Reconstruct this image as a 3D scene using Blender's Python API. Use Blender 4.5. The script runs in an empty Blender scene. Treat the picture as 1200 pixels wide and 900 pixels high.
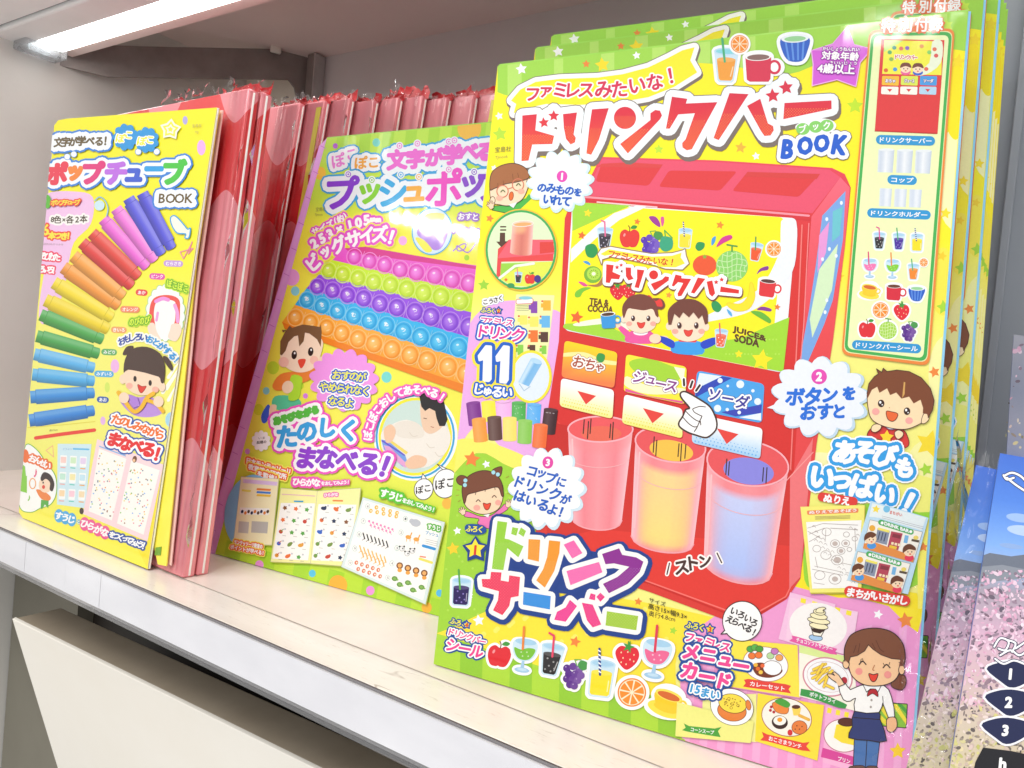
import bpy, bmesh, math, random
import numpy as np
from mathutils import Vector, Matrix, noise
from mathutils.geometry import delaunay_2d_cdt, tessellate_polygon
from collections import Counter
random.seed(7)
SC = bpy.context.scene
COL = SC.collection
# ------------------------------------------------------------------ camera
S = 0.16
R = np.array([[0.82657803, -0.09252739, 0.55516435], [0.55532255, -0.02641181, -0.83121554], [0.0915731, 0.99535978, 0.02955113]])
CAM = np.array([0.0, 0.0, S])
cam = bpy.data.cameras.new('camera'); cam.lens = 27.0; cam.sensor_width = 36.0; cam.clip_start = 0.01; cam.clip_end = 50
camo = bpy.data.objects.new('camera', cam); COL.objects.link(camo)
camo.matrix_world = Matrix([[*R[0], CAM[0]], [*R[1], CAM[1]], [*R[2], CAM[2]], [0, 0, 0, 1]])
SC.camera = camo
# ------------------------------------------------------------------ world, lamps, exposure (shop light)
W = bpy.data.worlds.new('World'); SC.world = W; W.use_nodes = True
W.node_tree.nodes['Background'].inputs[0].default_value = (1.0, 0.985, 0.97, 1)
W.node_tree.nodes['Background'].inputs[1].default_value = 0.76
SC.view_settings.view_transform = 'Standard'; SC.view_settings.look = 'None'; SC.view_settings.exposure = 0.02; SC.view_settings.gamma = 1.0
SC.view_settings.use_curve_mapping = False
try:
    SC.cycles.use_denoising = True; SC.cycles.max_bounces = 8; SC.cycles.transparent_max_bounces = 24
    SC.cycles.caustics_reflective = False; SC.cycles.caustics_refractive = False
except Exception: pass

def area_lamp(name, loc, target, sx, sy, power, col=(1, 1, 1)):
    l = bpy.data.lights.new(name, 'AREA'); l.shape = 'RECTANGLE'; l.size = sx; l.size_y = sy; l.energy = power; l.color = col
    o = bpy.data.objects.new(name, l); COL.objects.link(o); o.location = loc
    o.rotation_euler = (Vector(target) - Vector(loc)).to_track_quat('-Z', 'Y').to_euler()
    return o

area_lamp('shop_ceiling_light', (-0.3, -1.2, 2.2), (-0.3, 0.35, 0.1), 1.6, 1.0, 43, (1, 0.985, 0.96))
area_lamp('left_aisle_light', (-1.6, -0.7, 1.0), (-0.5, 0.3, 0.05), 0.6, 0.6, 5, (1, 0.99, 0.97))
def mirror_lamp(name, px, A, n, dist, sx, sy, power):
    """a shop lamp hung where the glossy cover mirrors it"""
    d = R @ np.array([px[0] - 600.0, 450.0 - px[1], -900.0]); q = CAM + d * (n @ (A - CAM) / (n @ d)); d = d / np.linalg.norm(d)
    r = d - 2 * (d @ n) * n; area_lamp(name, tuple(q + r * dist), tuple(q), sx, sy, power, (1, 1, 1))
# ------------------------------------------------------------------ picking rays (a pixel of the photograph onto a real plane)
def ray(p): return R @ np.array([p[0] - 600.0, 450.0 - p[1], -900.0])
def atz(p, z): d = ray(p); return CAM + d * ((z - CAM[2]) / d[2])
def aty(p, y): d = ray(p); return CAM + d * (y / d[1])
def hitplane(p, q, n): d = ray(p); return CAM + d * (n @ (q - CAM) / (n @ d))

def lin(c):
    if isinstance(c, str):
        c = c.lstrip('#')
        if len(c) == 3: c = ''.join(x * 2 for x in c)
        c = tuple(int(c[i:i + 2], 16) / 255 for i in (0, 2, 4))
    return tuple((x / 12.92 if x <= 0.04045 else ((x + 0.055) / 1.055) ** 2.4) for x in c)
def hx(c):
    c = c.lstrip('#')
    if len(c) == 3: c = ''.join(x * 2 for x in c)
    return np.array([int(c[i:i + 2], 16) / 255 for i in (0, 2, 4)])
def _c(c): return hx(c) if isinstance(c, str) else np.array(c, float)
def mixc(a, b, t): return tuple(_c(a) * (1 - t) + _c(b) * t)
def grad(stops, t):
    t = min(max(t, 0), 1)
    for (t0, c0), (t1, c1) in zip(stops, stops[1:]):
        if t <= t1: return mixc(c0, c1, (t - t0) / max(t1 - t0, 1e-6))
    return tuple(_c(stops[-1][1]))

# ------------------------------------------------------------------ object helpers
def link(name, me, parent=None, mat=None):
    o = bpy.data.objects.new(name, me); COL.objects.link(o)
    if parent is not None: o.parent = parent
    if mat is not None: me.materials.append(mat)
    return o
def tag(o, label=None, cat=None, group=None, kind=None):
    if label: o['label'] = label
    if cat: o['category'] = cat
    if group: o['group'] = group
    if kind: o['kind'] = kind
    return o
def empty(name, loc=(0, 0, 0), M=None):
    o = bpy.data.objects.new(name, None); COL.objects.link(o); o.empty_display_size = 0.02
    if M is not None: o.matrix_world = M
    else: o.location = loc
    return o
def mesh_of(name, V, F, mat=None, parent=None, smooth=False):
    me = bpy.data.meshes.new(name); me.from_pydata([tuple(map(float, v)) for v in V], [], F); me.update()
    if smooth: me.polygons.foreach_set('use_smooth', [True] * len(me.polygons))
    return link(name, me, parent, mat)
def hull8(name, P, mat, parent=None, bevel=0.0, seg=2):
    """box from 8 points: 4 of one face (around), 4 of the opposite face (same order)"""
    bm = bmesh.new(); v = [bm.verts.new(tuple(map(float, p))) for p in P]
    for f in ((0, 1, 2, 3), (7, 6, 5, 4), (0, 4, 5, 1), (1, 5, 6, 2), (2, 6, 7, 3), (3, 7, 4, 0)): bm.faces.new([v[i] for i in f])
    bmesh.ops.recalc_face_normals(bm, faces=bm.faces)
    if bevel: bmesh.ops.bevel(bm, geom=list(bm.edges), offset=bevel, segments=seg, profile=0.5, affect='EDGES')
    me = bpy.data.meshes.new(name); bm.to_mesh(me); bm.free()
    o = link(name, me, parent, mat)
    if bevel: me.polygons.foreach_set('use_smooth', [len(p.vertices) < 5 and p.area < 4e-4 for p in me.polygons])
    return o
def box(name, x0, x1, y0, y1, z0, z1, mat, parent=None, bevel=0.0):
    return hull8(name, [(x0, y0, z0), (x1, y0, z0), (x1, y0, z1), (x0, y0, z1), (x0, y1, z0), (x1, y1, z0), (x1, y1, z1), (x0, y1, z1)], mat, parent, bevel)

# ------------------------------------------------------------------ materials
def newmat(name):
    m = bpy.data.materials.new(name); m.use_nodes = True
    return m, m.node_tree, m.node_tree.nodes['Principled BSDF']
def ramp(nt, fac, stops):
    r = nt.nodes.new('ShaderNodeValToRGB'); nt.links.new(fac, r.inputs[0])
    e = r.color_ramp.elements
    while len(e) < len(stops): e.new(0.5)
    for el, (p, c) in zip(e, stops): el.position = p; el.color = (*c, 1)
    return r.outputs[0]
def noise_tex(nt, scale, detail=4, rough=0.5, vec=None, sx=(1, 1, 1)):
    n = nt.nodes.new('ShaderNodeTexNoise'); n.inputs['Scale'].default_value = scale; n.inputs['Detail'].default_value = detail; n.inputs['Roughness'].default_value = rough
    c = nt.nodes.new('ShaderNodeTexCoord'); mp = nt.nodes.new('ShaderNodeMapping'); mp.inputs['Scale'].default_value = sx
    nt.links.new(c.outputs['Object'], mp.inputs[0]); nt.links.new(mp.outputs[0], n.inputs['Vector'])
    return n.outputs['Fac']
def bump(nt, b, h, strength, dist=0.001, slot='Normal'):
    n = nt.nodes.new('ShaderNodeBump'); n.inputs['Strength'].default_value = strength; n.inputs['Distance'].default_value = dist
    nt.links.new(h, n.inputs['Height']); nt.links.new(n.outputs[0], b.inputs[slot])
def mat_paint(name, c1, c2, scale=8, rough=0.5, bumps=0.15, bscale=300, spec=0.5, metallic=0, detail=5, sx=(1, 1, 1)):
    m, nt, b = newmat(name)
    f = noise_tex(nt, scale, detail, 0.6, sx=sx)
    nt.links.new(ramp(nt, f, [(0.3, lin(c1)), (0.7, lin(c2))]), b.inputs['Base Color'])
    b.inputs['Roughness'].default_value = rough; b.inputs['Metallic'].default_value = metallic; b.inputs['Specular IOR Level'].default_value = spec
    if bumps: bump(nt, b, noise_tex(nt, bscale, 3), bumps, 0.0004)
    return m
def mat_print(name, coat=0.6, rough=0.06, wav=0.35):
    m, nt, b = newmat(name)
    a = nt.nodes.new('ShaderNodeAttribute'); a.attribute_name = 'ink'
    g = noise_tex(nt, 900, 2)
    mx = nt.nodes.new('ShaderNodeMix'); mx.data_type = 'RGBA'; mx.blend_type = 'MULTIPLY'; mx.inputs['Factor'].default_value = 1.0
    nt.links.new(a.outputs['Color'], mx.inputs[6]); nt.links.new(ramp(nt, g, [(0.3, (0.965, 0.965, 0.965)), (0.7, (1, 1, 1))]), mx.inputs[7])
    nt.links.new(mx.outputs[2], b.inputs['Base Color'])
    b.inputs['Roughness'].default_value = 0.45; b.inputs['Specular IOR Level'].default_value = 0.2
    b.inputs['Coat Weight'].default_value = coat; b.inputs['Coat Roughness'].default_value = rough
    bump(nt, b, noise_tex(nt, 22, 3, 0.45, sx=(1, 1, 0.45)), wav, 0.004, 'Coat Normal')
    return m
def mat_clear(name, tint=(1, 1, 1), gloss=0.12, rough=0.08, bscale=60, bstr=0.6, white=0.0):
    m = bpy.data.materials.new(name); m.use_nodes = True; nt = m.node_tree; nt.nodes.clear()
    out = nt.nodes.new('ShaderNodeOutputMaterial'); tr = nt.nodes.new('ShaderNodeBsdfTransparent'); tr.inputs[0].default_value = (*tint, 1)
    gl = nt.nodes.new('ShaderNodeBsdfGlossy'); gl.inputs['Roughness'].default_value = rough
    lw = nt.nodes.new('ShaderNodeLayerWeight'); lw.inputs['Blend'].default_value = gloss
    bp = nt.nodes.new('ShaderNodeBump'); bp.inputs['Strength'].default_value = bstr; bp.inputs['Distance'].default_value = 0.003
    nt.links.new(noise_tex(nt, bscale, 4, 0.6), bp.inputs['Height']); nt.links.new(bp.outputs[0], gl.inputs['Normal']); nt.links.new(bp.outputs[0], lw.inputs['Normal'])
    mx = nt.nodes.new('ShaderNodeMixShader'); nt.links.new(lw.outputs['Fresnel'], mx.inputs[0]); nt.links.new(tr.outputs[0], mx.inputs[1]); nt.links.new(gl.outputs[0], mx.inputs[2])
    last = mx.outputs[0]
    if white:
        df = nt.nodes.new('ShaderNodeBsdfDiffuse'); df.inputs[0].default_value = (0.9, 0.9, 0.92, 1)
        m2 = nt.nodes.new('ShaderNodeMixShader'); m2.inputs[0].default_value = white
        nt.links.new(last, m2.inputs[1]); nt.links.new(df.outputs[0], m2.inputs[2]); last = m2.outputs[0]
    nt.links.new(last, out.inputs[0])
    return m
PRINT = mat_print('printed_gloss_paper')
FILM = mat_clear('clear_bag_film', gloss=0.2, rough=0.07, bscale=16, bstr=0.5)

# ------------------------------------------------------------------ glyph outlines from the built-in font
_G = {}
def glyphs(s, res=3):
    k = (s, res)
    if k in _G: return _G[k]
    c = bpy.data.curves.new('t', 'FONT'); c.body = s; c.resolution_u = res; c.size = 1
    o = bpy.data.objects.new('t', c); COL.objects.link(o)
    bpy.context.view_layer.update()
    m = o.to_mesh(); m.calc_loop_triangles()
    V = np.array([(v.co.x, v.co.y) for v in m.vertices]).reshape(-1, 2); T = [tuple(t.vertices) for t in m.loop_triangles]
    o.to_mesh_clear(); bpy.data.objects.remove(o); bpy.data.curves.remove(c)
    E = Counter()
    for a, b, d in T:
        for e in ((a, b), (b, d), (d, a)): E[tuple(sorted(e))] += 1
    B = [e for e, n in E.items() if n == 1]
    _G[k] = (V, T, B)
    return _G[k]
def fat(V, B, w, n=8):
    """union of round strokes of half width w along the edges B"""
    vs = []; fs = []; used = set()
    if len(B) > 24 and w > .5:
        nb = {}
        for a, b in B: nb.setdefault(a, []).append(b); nb.setdefault(b, []).append(a)
        seen = set(); NB_ = []; lim = min(.38 * w, 1.6)
        for st in list(nb):
            if st in seen or len(nb[st]) != 2: continue
            loop = [st]; seen.add(st); cur = nb[st][0]; ok = True
            while cur != st:
                if cur in seen or len(nb[cur]) != 2: ok = False; break
                seen.add(cur); loop.append(cur); nx = nb[cur][0] if nb[cur][0] != loop[-2] else nb[cur][1]; cur = nx
            if not ok or len(loop) < 4: NB_ += [(loop[i], loop[i + 1]) for i in range(len(loop) - 1)] + ([(loop[-1], cur)] if len(loop) > 1 else []); continue
            keep = [loop[0]]
            for q in loop[1:]:
                if math.hypot(V[q][0] - V[keep[-1]][0], V[q][1] - V[keep[-1]][1]) > lim: keep.append(q)
            if len(keep) > 2: NB_ += list(zip(keep, keep[1:] + keep[:1]))
            else: NB_ += list(zip(loop, loop[1:] + loop[:1]))
        if NB_: B = NB_
    for a, b in B:
        p = Vector(V[a]); q = Vector(V[b]); d = q - p
        if d.length < 1e-6: continue
        nn = Vector((-d.y, d.x)).normalized() * w
        i = len(vs); vs += [p + nn, p - nn, q - nn, q + nn]; fs.append([i, i + 1, i + 2, i + 3]); used |= {a, b}
    kept = []
    for a in used:
        p = Vector(V[a])
        if any((p - k).length < 0.12 * w for k in kept): continue
        kept.append(p)
        i = len(vs); vs += [p + Vector((math.cos(k * math.tau / n + .1), math.sin(k * math.tau / n + .1))) * w for k in range(n)]; fs.append(list(range(i, i + n)))
    r = delaunay_2d_cdt(vs, [], fs, 1, 1e-5, True)
    F = [tuple(f) for f, o in zip(r[2], r[5]) if o]
    # second pass: keep only the outline of the union, with fewer vertices
    E = Counter()
    for f in F:
        p = f[-1]
        for q in f: E[(p, q) if p < q else (q, p)] += 1; p = q
    bd = [e for e, c in E.items() if c == 1]
    idx = {}; nv = []
    for e in bd:
        for q in e:
            if q not in idx: idx[q] = len(nv); nv.append(r[0][q])
    r2 = delaunay_2d_cdt(nv, [(idx[a], idx[b]) for a, b in bd], [], 1, 1e-6, True)
    P = np.array([tuple(v) for v in r2[0]])
    tri = [tuple(f) for f in r2[2]]
    # parity test against the boundary
    seg = np.array([[tuple(r[0][a]), tuple(r[0][b])] for a, b in bd])
    c = np.array([P[list(f)].mean(0) for f in tri])
    x0, y0, x1, y1 = seg[:, 0, 0], seg[:, 0, 1], seg[:, 1, 0], seg[:, 1, 1]
    cnt = np.zeros(len(c), int)
    for i in range(len(seg)):
        if y0[i] == y1[i]: continue
        m = ((y0[i] > c[:, 1]) != (y1[i] > c[:, 1]))
        xi = x0[i] + (c[:, 1] - y0[i]) * (x1[i] - x0[i]) / (y1[i] - y0[i])
        cnt += (m & (c[:, 0] < xi))
    return P, [f for f, k in zip(tri, cnt) if k % 2]

def crom(pts, n=6, closed=True):
    P = [np.array(p, float) for p in pts]; out = []; L = len(P)
    for i in range(L if closed else L - 1):
        if closed: a, b, c, d = P[i - 1], P[i], P[(i + 1) % L], P[(i + 2) % L]
        else: a, b, c, d = P[max(i - 1, 0)], P[i], P[i + 1], P[min(i + 2, L - 1)]
        for k in range(n):
            t = k / n
            out.append(0.5 * ((2 * b) + (-a + c) * t + (2 * a - 5 * b + 4 * c - d) * t * t + (-a + 3 * b - 3 * c + d) * t ** 3))
    if not closed: out.append(P[-1])
    return out

KB, KO = 0.62, 0.68
class Page:
    """a printed sheet standing on the shelf: photo pixels are read onto its real plane"""
    DZ = 1.6e-5
    def __init__(s, root, A, yaw, lean):
        s.A = np.array(A, float); s.u = np.array([math.cos(yaw), math.sin(yaw), 0])
        back = np.array([-s.u[1], s.u[0], 0]); s.v = math.cos(lean) * np.array([0, 0, 1]) + math.sin(lean) * back
        s.n = np.cross(s.u, s.v)
        s.M = Matrix([[s.u[0], -s.n[0], s.v[0], s.A[0]], [s.u[1], -s.n[1], s.v[1], s.A[1]], [s.u[2], -s.n[2], s.v[2], s.A[2]], [0, 0, 0, 1]])
        root.matrix_world = s.M; s.root = root; s.lv = []; s.parts = {}; s.cur = None; s.base = 0
    def uv(s, p):
        q = hitplane(p, s.A, s.n) - s.A
        return (float(q @ s.u), float(q @ s.v))
    def begin(s, name, parent=None, label=None):
        s.cur = dict(name=name, V=[], F=[], C=[], parent=parent, label=label); s.parts.setdefault('list', []).append(s.cur)
        return s.cur
    def raw(s, V, F, col):
        if len(F) == 0: return
        V = np.asarray(V, float)
        pts = V[:, :2]
        d = np.stack([pts[:, 0] - 600.0, 450.0 - pts[:, 1], np.full(len(pts), -900.0)], 1) @ R.T
        t = (s.n @ (s.A - CAM)) / (d @ s.n)
        q = CAM + d * t[:, None] - s.A
        U = q @ s.u; Y = q @ s.v
        bb = (U.min(), U.max(), Y.min(), Y.max()); lv = s.base
        if s.lv:
            L = np.array(s.lv); m = (L[:, 0] < bb[1]) & (L[:, 1] > bb[0]) & (L[:, 2] < bb[3]) & (L[:, 3] > bb[2])
            if m.any(): lv = L[m, 4].max() + 1
        s.lv.append((*bb, lv))
        off = len(s.cur['V']); y = -(lv + 1) * s.DZ
        s.cur['V'] += [(float(a), float(y), float(b)) for a, b in zip(U, Y)]
        for f in F:
            f = list(f); a, b, c = f[0], f[1], f[2]
            ar = (U[b] - U[a]) * (Y[c] - Y[a]) - (U[c] - U[a]) * (Y[b] - Y[a])
            if len(f) > 3:
                ar = sum(U[f[i]] * Y[f[(i + 1) % len(f)]] - U[f[(i + 1) % len(f)]] * Y[f[i]] for i in range(len(f)))
            if abs(ar) < 1e-14: continue
            s.cur['F'].append([i + off for i in (f if ar > 0 else f[::-1])])
        if callable(col): s.cur['C'] += [lin(col(p[0], p[1])) for p in pts]
        elif isinstance(col, list): s.cur['C'] += [lin(c) for c in col]
        else: s.cur['C'] += [lin(col)] * len(pts)
    clip = None
    def poly(s, pts, col):
        if s.clip is not None:
            q = [np.array(p[:2], float) for p in pts]; Cn = [np.array(p, float) for p in s.clip]
            for a, b in zip(Cn, Cn[1:] + Cn[:1]):
                d = b - a; side = lambda p: d[0] * (p[1] - a[1]) - d[1] * (p[0] - a[0]); o = []
                for i in range(len(q)):
                    p0, p1 = q[i - 1], q[i]; s0, s1 = side(p0), side(p1)
                    if (s0 >= 0) != (s1 >= 0): o.append(p0 + (p1 - p0) * s0 / (s0 - s1))
                    if s1 >= 0: o.append(p1)
                q = o
                if len(q) < 3: return
            pts = q
        P = [Vector((p[0], p[1], 0)) for p in pts]
        s.raw([(p.x, p.y) for p in P], tessellate_polygon([P]), col)
    def blob(s, pts, col, n=6, line=None, lw=1.0):
        P = crom(pts, n); s.poly(P, col)
        if line: s.line(P, lw, line, True)
    def dome(s, cx, cy, rx, ry, cc, ce, rot=0, n=20, hx_=0.0, hy=-0.25):
        """a disc shaded from a centre colour to a rim colour"""
        P = [(cx + hx_ * rx, cy + hy * ry)]; C = [cc]
        for k, c in ((.55, mixc(cc, ce, .35)), (1.0, ce)):
            for x, y in s.ellp(cx, cy, rx * k, ry * k, rot, n): P.append((x + hx_ * rx * (1 - k), y + hy * ry * (1 - k))); C.append(c)
        F = [(0, 1 + i, 1 + (i + 1) % n) for i in range(n)] + [(1 + i, 1 + n + i, 1 + n + (i + 1) % n, 1 + (i + 1) % n) for i in range(n)]
        s.raw(P, F, C)
    def line(s, pts, w, col, closed=False, n=8):
        V = [tuple(p[:2]) for p in pts]; B = [(i, i + 1) for i in range(len(V) - 1)]
        if closed: B.append((len(V) - 1, 0))
        P, F = fat(V, B, w / 2, n)
        s.raw(P, F, col)
    def curve(s, pts, w, col, n=5): s.line(crom(pts, n, False), w, col)
    def ellp(s, cx, cy, rx, ry, rot=0, n=28, a0=0, a1=360):
        r = math.radians(rot); out = []
        full = abs(a1 - a0) >= 360
        for k in range(n if full else n + 1):
            a = math.radians(a0 + (a1 - a0) * k / n); x, y = rx * math.cos(a), ry * math.sin(a)
            out.append((cx + x * math.cos(r) - y * math.sin(r), cy + x * math.sin(r) + y * math.cos(r)))
        return out
    def ell(s, cx, cy, rx, ry, col, rot=0, n=None, line=None, lw=1.0):
        if n is None: n = 10 if max(rx, ry) < 3 else 20 if max(rx, ry) < 14 else 40
        P = s.ellp(cx, cy, rx, ry, rot, n); s.poly(P, col)
        if line: s.line(P, lw, line, True)
    def star(s, cx, cy, r, col, rot=0, inner=0.5, k=5, line=None, lw=1.0, sq=1.0):
        P = []
        for i in range(2 * k):
            a = math.radians(rot - 90 + i * 180 / k); q = r if i % 2 == 0 else r * inner
            P.append((cx + q * math.cos(a) * sq, cy + q * math.sin(a)))
        s.poly(P, col)
        if line: s.line(P, lw, line, True)
    def rr(s, q, r):
        """rounded quadrilateral outline"""
        Q = [np.array(p, float) for p in q]; out = []
        for i in range(len(Q)):
            a, b, c = Q[i - 1], Q[i], Q[(i + 1) % len(Q)]
            p = b + (a - b) / np.linalg.norm(a - b) * r; e = b + (c - b) / np.linalg.norm(c - b) * r
            for t in (0, .2, .4, .6, .8, 1): out.append((1 - t) ** 2 * p + 2 * t * (1 - t) * b + t * t * e)
        return out
    def rrect(s, q, r, col, line=None, lw=1.0):
        P = s.rr(q, r); s.poly(P, col)
        if line: s.line(P, lw, line, True)
    def cloud(s, cx, cy, rx, ry, n, col, bump_=0.16, rot=0, a0=0, line=None, lw=1.0):
        P = []
        for k in range(n):
            for j in range(6):
                t = (k + j / 6) / n; h = 1 - bump_ + bump_ * math.sin(math.pi * j / 6) * 1.25
                a = math.radians(a0) + t * math.tau; x, y = rx * h * math.cos(a), ry * h * math.sin(a)
                r = math.radians(rot); P.append((cx + x * math.cos(r) - y * math.sin(r), cy + x * math.sin(r) + y * math.cos(r)))
        s.poly(P, col)
        if line: s.line(P, lw, line, True)
    def grid(s, q, nx, ny, fn, wob=None):
        """quad (tl, tr, br, bl) with a colour function of (u right, v down)"""
        tl, tr, br, bl = [np.array(p, float) for p in q]; V = []; C = []; F = []
        for j in range(ny + 1):
            for i in range(nx + 1):
                a, b = i / nx, j / ny; p = (tl * (1 - a) + tr * a) * (1 - b) + (bl * (1 - a) + br * a) * b
                if wob is not None: p = p + np.array(wob(a, b))
                V.append(p); C.append(fn(a, b))
        for j in range(ny):
            for i in range(nx):
                k = j * (nx + 1) + i; F.append((k, k + 1, k + nx + 2, k + nx + 1))
        s.raw(V, F, C)
    def text(s, t, A, B, h, col, outs=(), bold=0.0, up=None, h2=None, cols=None, res=2, cjk=True):
        bold *= KB; outs = [(w * KO, c) for w, c in outs]
        A = np.array(A, float); B = np.array(B, float); up = np.array(up if up is not None else (0.09, -1.0), float)
        if cols:
            sets = []; x = 0
            for i, ch in enumerate(t):
                V, T, E = glyphs(ch, res); sets.append((V + [i * 0.985, 0], T, E))
        else: sets = [glyphs(t, res)]
        allv = np.vstack([g[0] for g in sets]); mn = allv.min(0); mx = allv.max(0); sz = np.maximum(mx - mn, 1e-6)
        if h2 is None: h2 = h
        sets = [(g[0], g[1], g[2]) for g in sets]
        res_ = []
        for V, T, E in sets:
            N = (V - mn) / sz; hh = h + (h2 - h) * N[:, :1]
            res_.append((A + (B - A) * N[:, :1] + up * (N[:, 1:] * hh), T, E))
        V = np.vstack([r[0] for r in res_]); off = 0; E = []
        for r in res_: E += [(a + off, b + off) for a, b in r[2]]; off += len(r[0])
        for w, c in outs:
            P, F = fat(V, E, w + bold, 8 if w > 2 else 6); s.raw(P, F, c)
        for i, r in enumerate(res_):
            c = cols[i % len(cols)] if cols else col
            if bold > 0:
                P, F = fat(r[0], r[2], bold, 6); s.raw(P, F, c)
            s.raw(r[0], r[1], c)
    def arc(s, t, cx, cy, rx, ry, a0, a1, size, col, outs=(), bold=0.0, rot=0):
        """characters along an ellipse arc, degrees clockwise from straight up"""
        bold *= KB; outs = [(w * KO, c) for w, c in outs]
        n = len(t); allV = []; E = []; T = []; off = 0
        for i, ch in enumerate(t):
            V, TT, EE = glyphs(ch, 2)
            if len(V) == 0: continue
            a = math.radians(a0 + (a1 - a0) * (i / max(n - 1, 1)) ); cxy = np.array([cx + rx * math.sin(a), cy - ry * math.cos(a)])
            tx, ty = rx * math.cos(a), ry * math.sin(a); l = math.hypot(tx, ty); r = np.array([tx / l, ty / l]); up = np.array([r[1], -r[0]])
            c0 = (V.max(0) + V.min(0)) / 2; c0[1] = 0.38
            Q = cxy + (V[:, :1] - c0[0]) * r * size + (V[:, 1:] - c0[1]) * up * size
            allV.append(Q); T += [(x + off, y + off, z + off) for x, y, z in TT]; E += [(x + off, y + off) for x, y in EE]; off += len(V)
        V = np.vstack(allV)
        for w, c in outs:
            P, F = fat(V, E, w + bold, 8); s.raw(P, F, c)
        if bold:
            P, F = fat(V, E, bold, 6); s.raw(P, F, col)
        s.raw(V, T, col)
    def finish(s, mat=None):
        objs = {}
        for p in s.parts.get('list', []):
            if not p['V']: continue
            me = bpy.data.meshes.new(p['name']); me.from_pydata(p['V'], [], p['F']); me.update()
            a = me.color_attributes.new('ink', 'FLOAT_COLOR', 'POINT')
            arr = np.ones((len(p['V']), 4), np.float32); arr[:, :3] = np.array(p['C']) * 0.89; a.data.foreach_set('color', arr.ravel())
            par = objs.get(p['parent'], s.root) if p['parent'] else s.root
            o = link(p['name'], me, par, mat or PRINT)
            if p['label']: o['label'] = p['label']
            p['obj'] = o; objs.setdefault(p['name'], o)
        return objs
# ------------------------------------------------------------------ a local drawing frame and the small printed pictures
def Zf(x0, y0, k): return lambda *p: [(x0 + a / k, y0 + b / k) for a, b in p]
_raw0 = Page.raw
def _rawT(s, V, F, col):
    lim = getattr(s, 'lim', None)
    t = getattr(s, 'T', None)
    if t is not None and len(V):
        V = np.asarray(V, float)[:, :2]; cx, cy, k, c, n, ky = t
        L = V; V = np.stack([cx + k * (L[:, 0] * c - L[:, 1] * ky * n), cy + k * (L[:, 0] * n + L[:, 1] * ky * c)], 1)
        if callable(col): col = [col(a, b) for a, b in L]
    if lim is not None and len(V):
        V = np.array(V, float)[:, :2]
        if callable(col): col = [col(a, b) for a, b in V]
        V[:, 0] = np.clip(V[:, 0], lim[0](V[:, 1]), lim[1](V[:, 1]))
    _raw0(s, V, F, col)
Page.raw = _rawT
def at(pg, cx, cy, k, rot=0, ky=1.0):
    r = math.radians(rot); pg.T = (cx, cy, k, math.cos(r), math.sin(r), ky)
def off(pg): pg.T = None
def chars(pg, t, cen, size, col, outs=(), bold=0.0, rots=None, sx=1.0, cols=None, res=2):
    """single characters, each centred on its own spot"""
    bold *= KB; outs = [(w * KO, c) for w, c in outs]; cjk = ord(t[0]) > 255; kk = 1.13 if cjk else 1.0
    allV = []; T = []; E = []; o = 0; each = []
    for i, ch in enumerate(t):
        V, TT, EE = glyphs(ch, res)
        r = math.radians(rots[i] if isinstance(rots, (list, tuple)) else (rots or 0)); sz = (size[i] if isinstance(size, (list, tuple)) else size) * kk
        c0 = (V.max(0) + V.min(0)) / 2; L = (V - c0) * sz; L[:, 1] *= -1; L[:, 0] *= sx; L[:, 0] -= L[:, 1] * 0.09
        Q = np.stack([cen[i][0] + L[:, 0] * math.cos(r) - L[:, 1] * math.sin(r), cen[i][1] + L[:, 0] * math.sin(r) + L[:, 1] * math.cos(r)], 1)
        each.append((Q, TT, EE)); allV.append(Q); T += [(a + o, b + o, c + o) for a, b, c in TT]; E += [(a + o, b + o) for a, b in EE]; o += len(V)
    V = np.vstack(allV)
    for w, c in outs:
        P, F = fat(V, E, w + bold, 8 if w > 2 else 6); pg.raw(P, F, c)
    if cols:
        for i, (Q, TT, EE) in enumerate(each):
            c = cols[i % len(cols)]
            if bold: P, F = fat(Q, EE, bold, 6); pg.raw(P, F, c)
            pg.raw(Q, TT, c)
    else:
        if bold: P, F = fat(V, E, bold, 6); pg.raw(P, F, col)
        pg.raw(V, T, col)
def shapes(pg, polys, col, outs=(), shift=None):
    """several flat shapes sharing united outlines; col may be a list"""
    V = []; E = []
    for P in polys:
        o = len(V); V += [tuple(p) for p in P]; E += [(o + i, o + (i + 1) % len(P)) for i in range(len(P))]
    for w, c, *sh in outs:
        dx, dy = sh[0] if sh else (0, 0)
        P, F = fat([(x + dx, y + dy) for x, y in V], E, w, 10); pg.raw(P, F, c)
    for i, P in enumerate(polys): pg.poly(P, col[i % len(col)] if isinstance(col, list) else col)
def circ(cx, cy, r, n=16, ry=None): return [(cx + r * math.cos(math.tau * k / n), cy + (ry or r) * math.sin(math.tau * k / n)) for k in range(n)]
def starp(cx, cy, r, rot=0, inner=.48, k=5): return [(cx + (r if i % 2 == 0 else r * inner) * math.cos(math.radians(rot - 90 + i * 180 / k)), cy + (r if i % 2 == 0 else r * inner) * math.sin(math.radians(rot - 90 + i * 180 / k))) for i in range(2 * k)]

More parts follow.
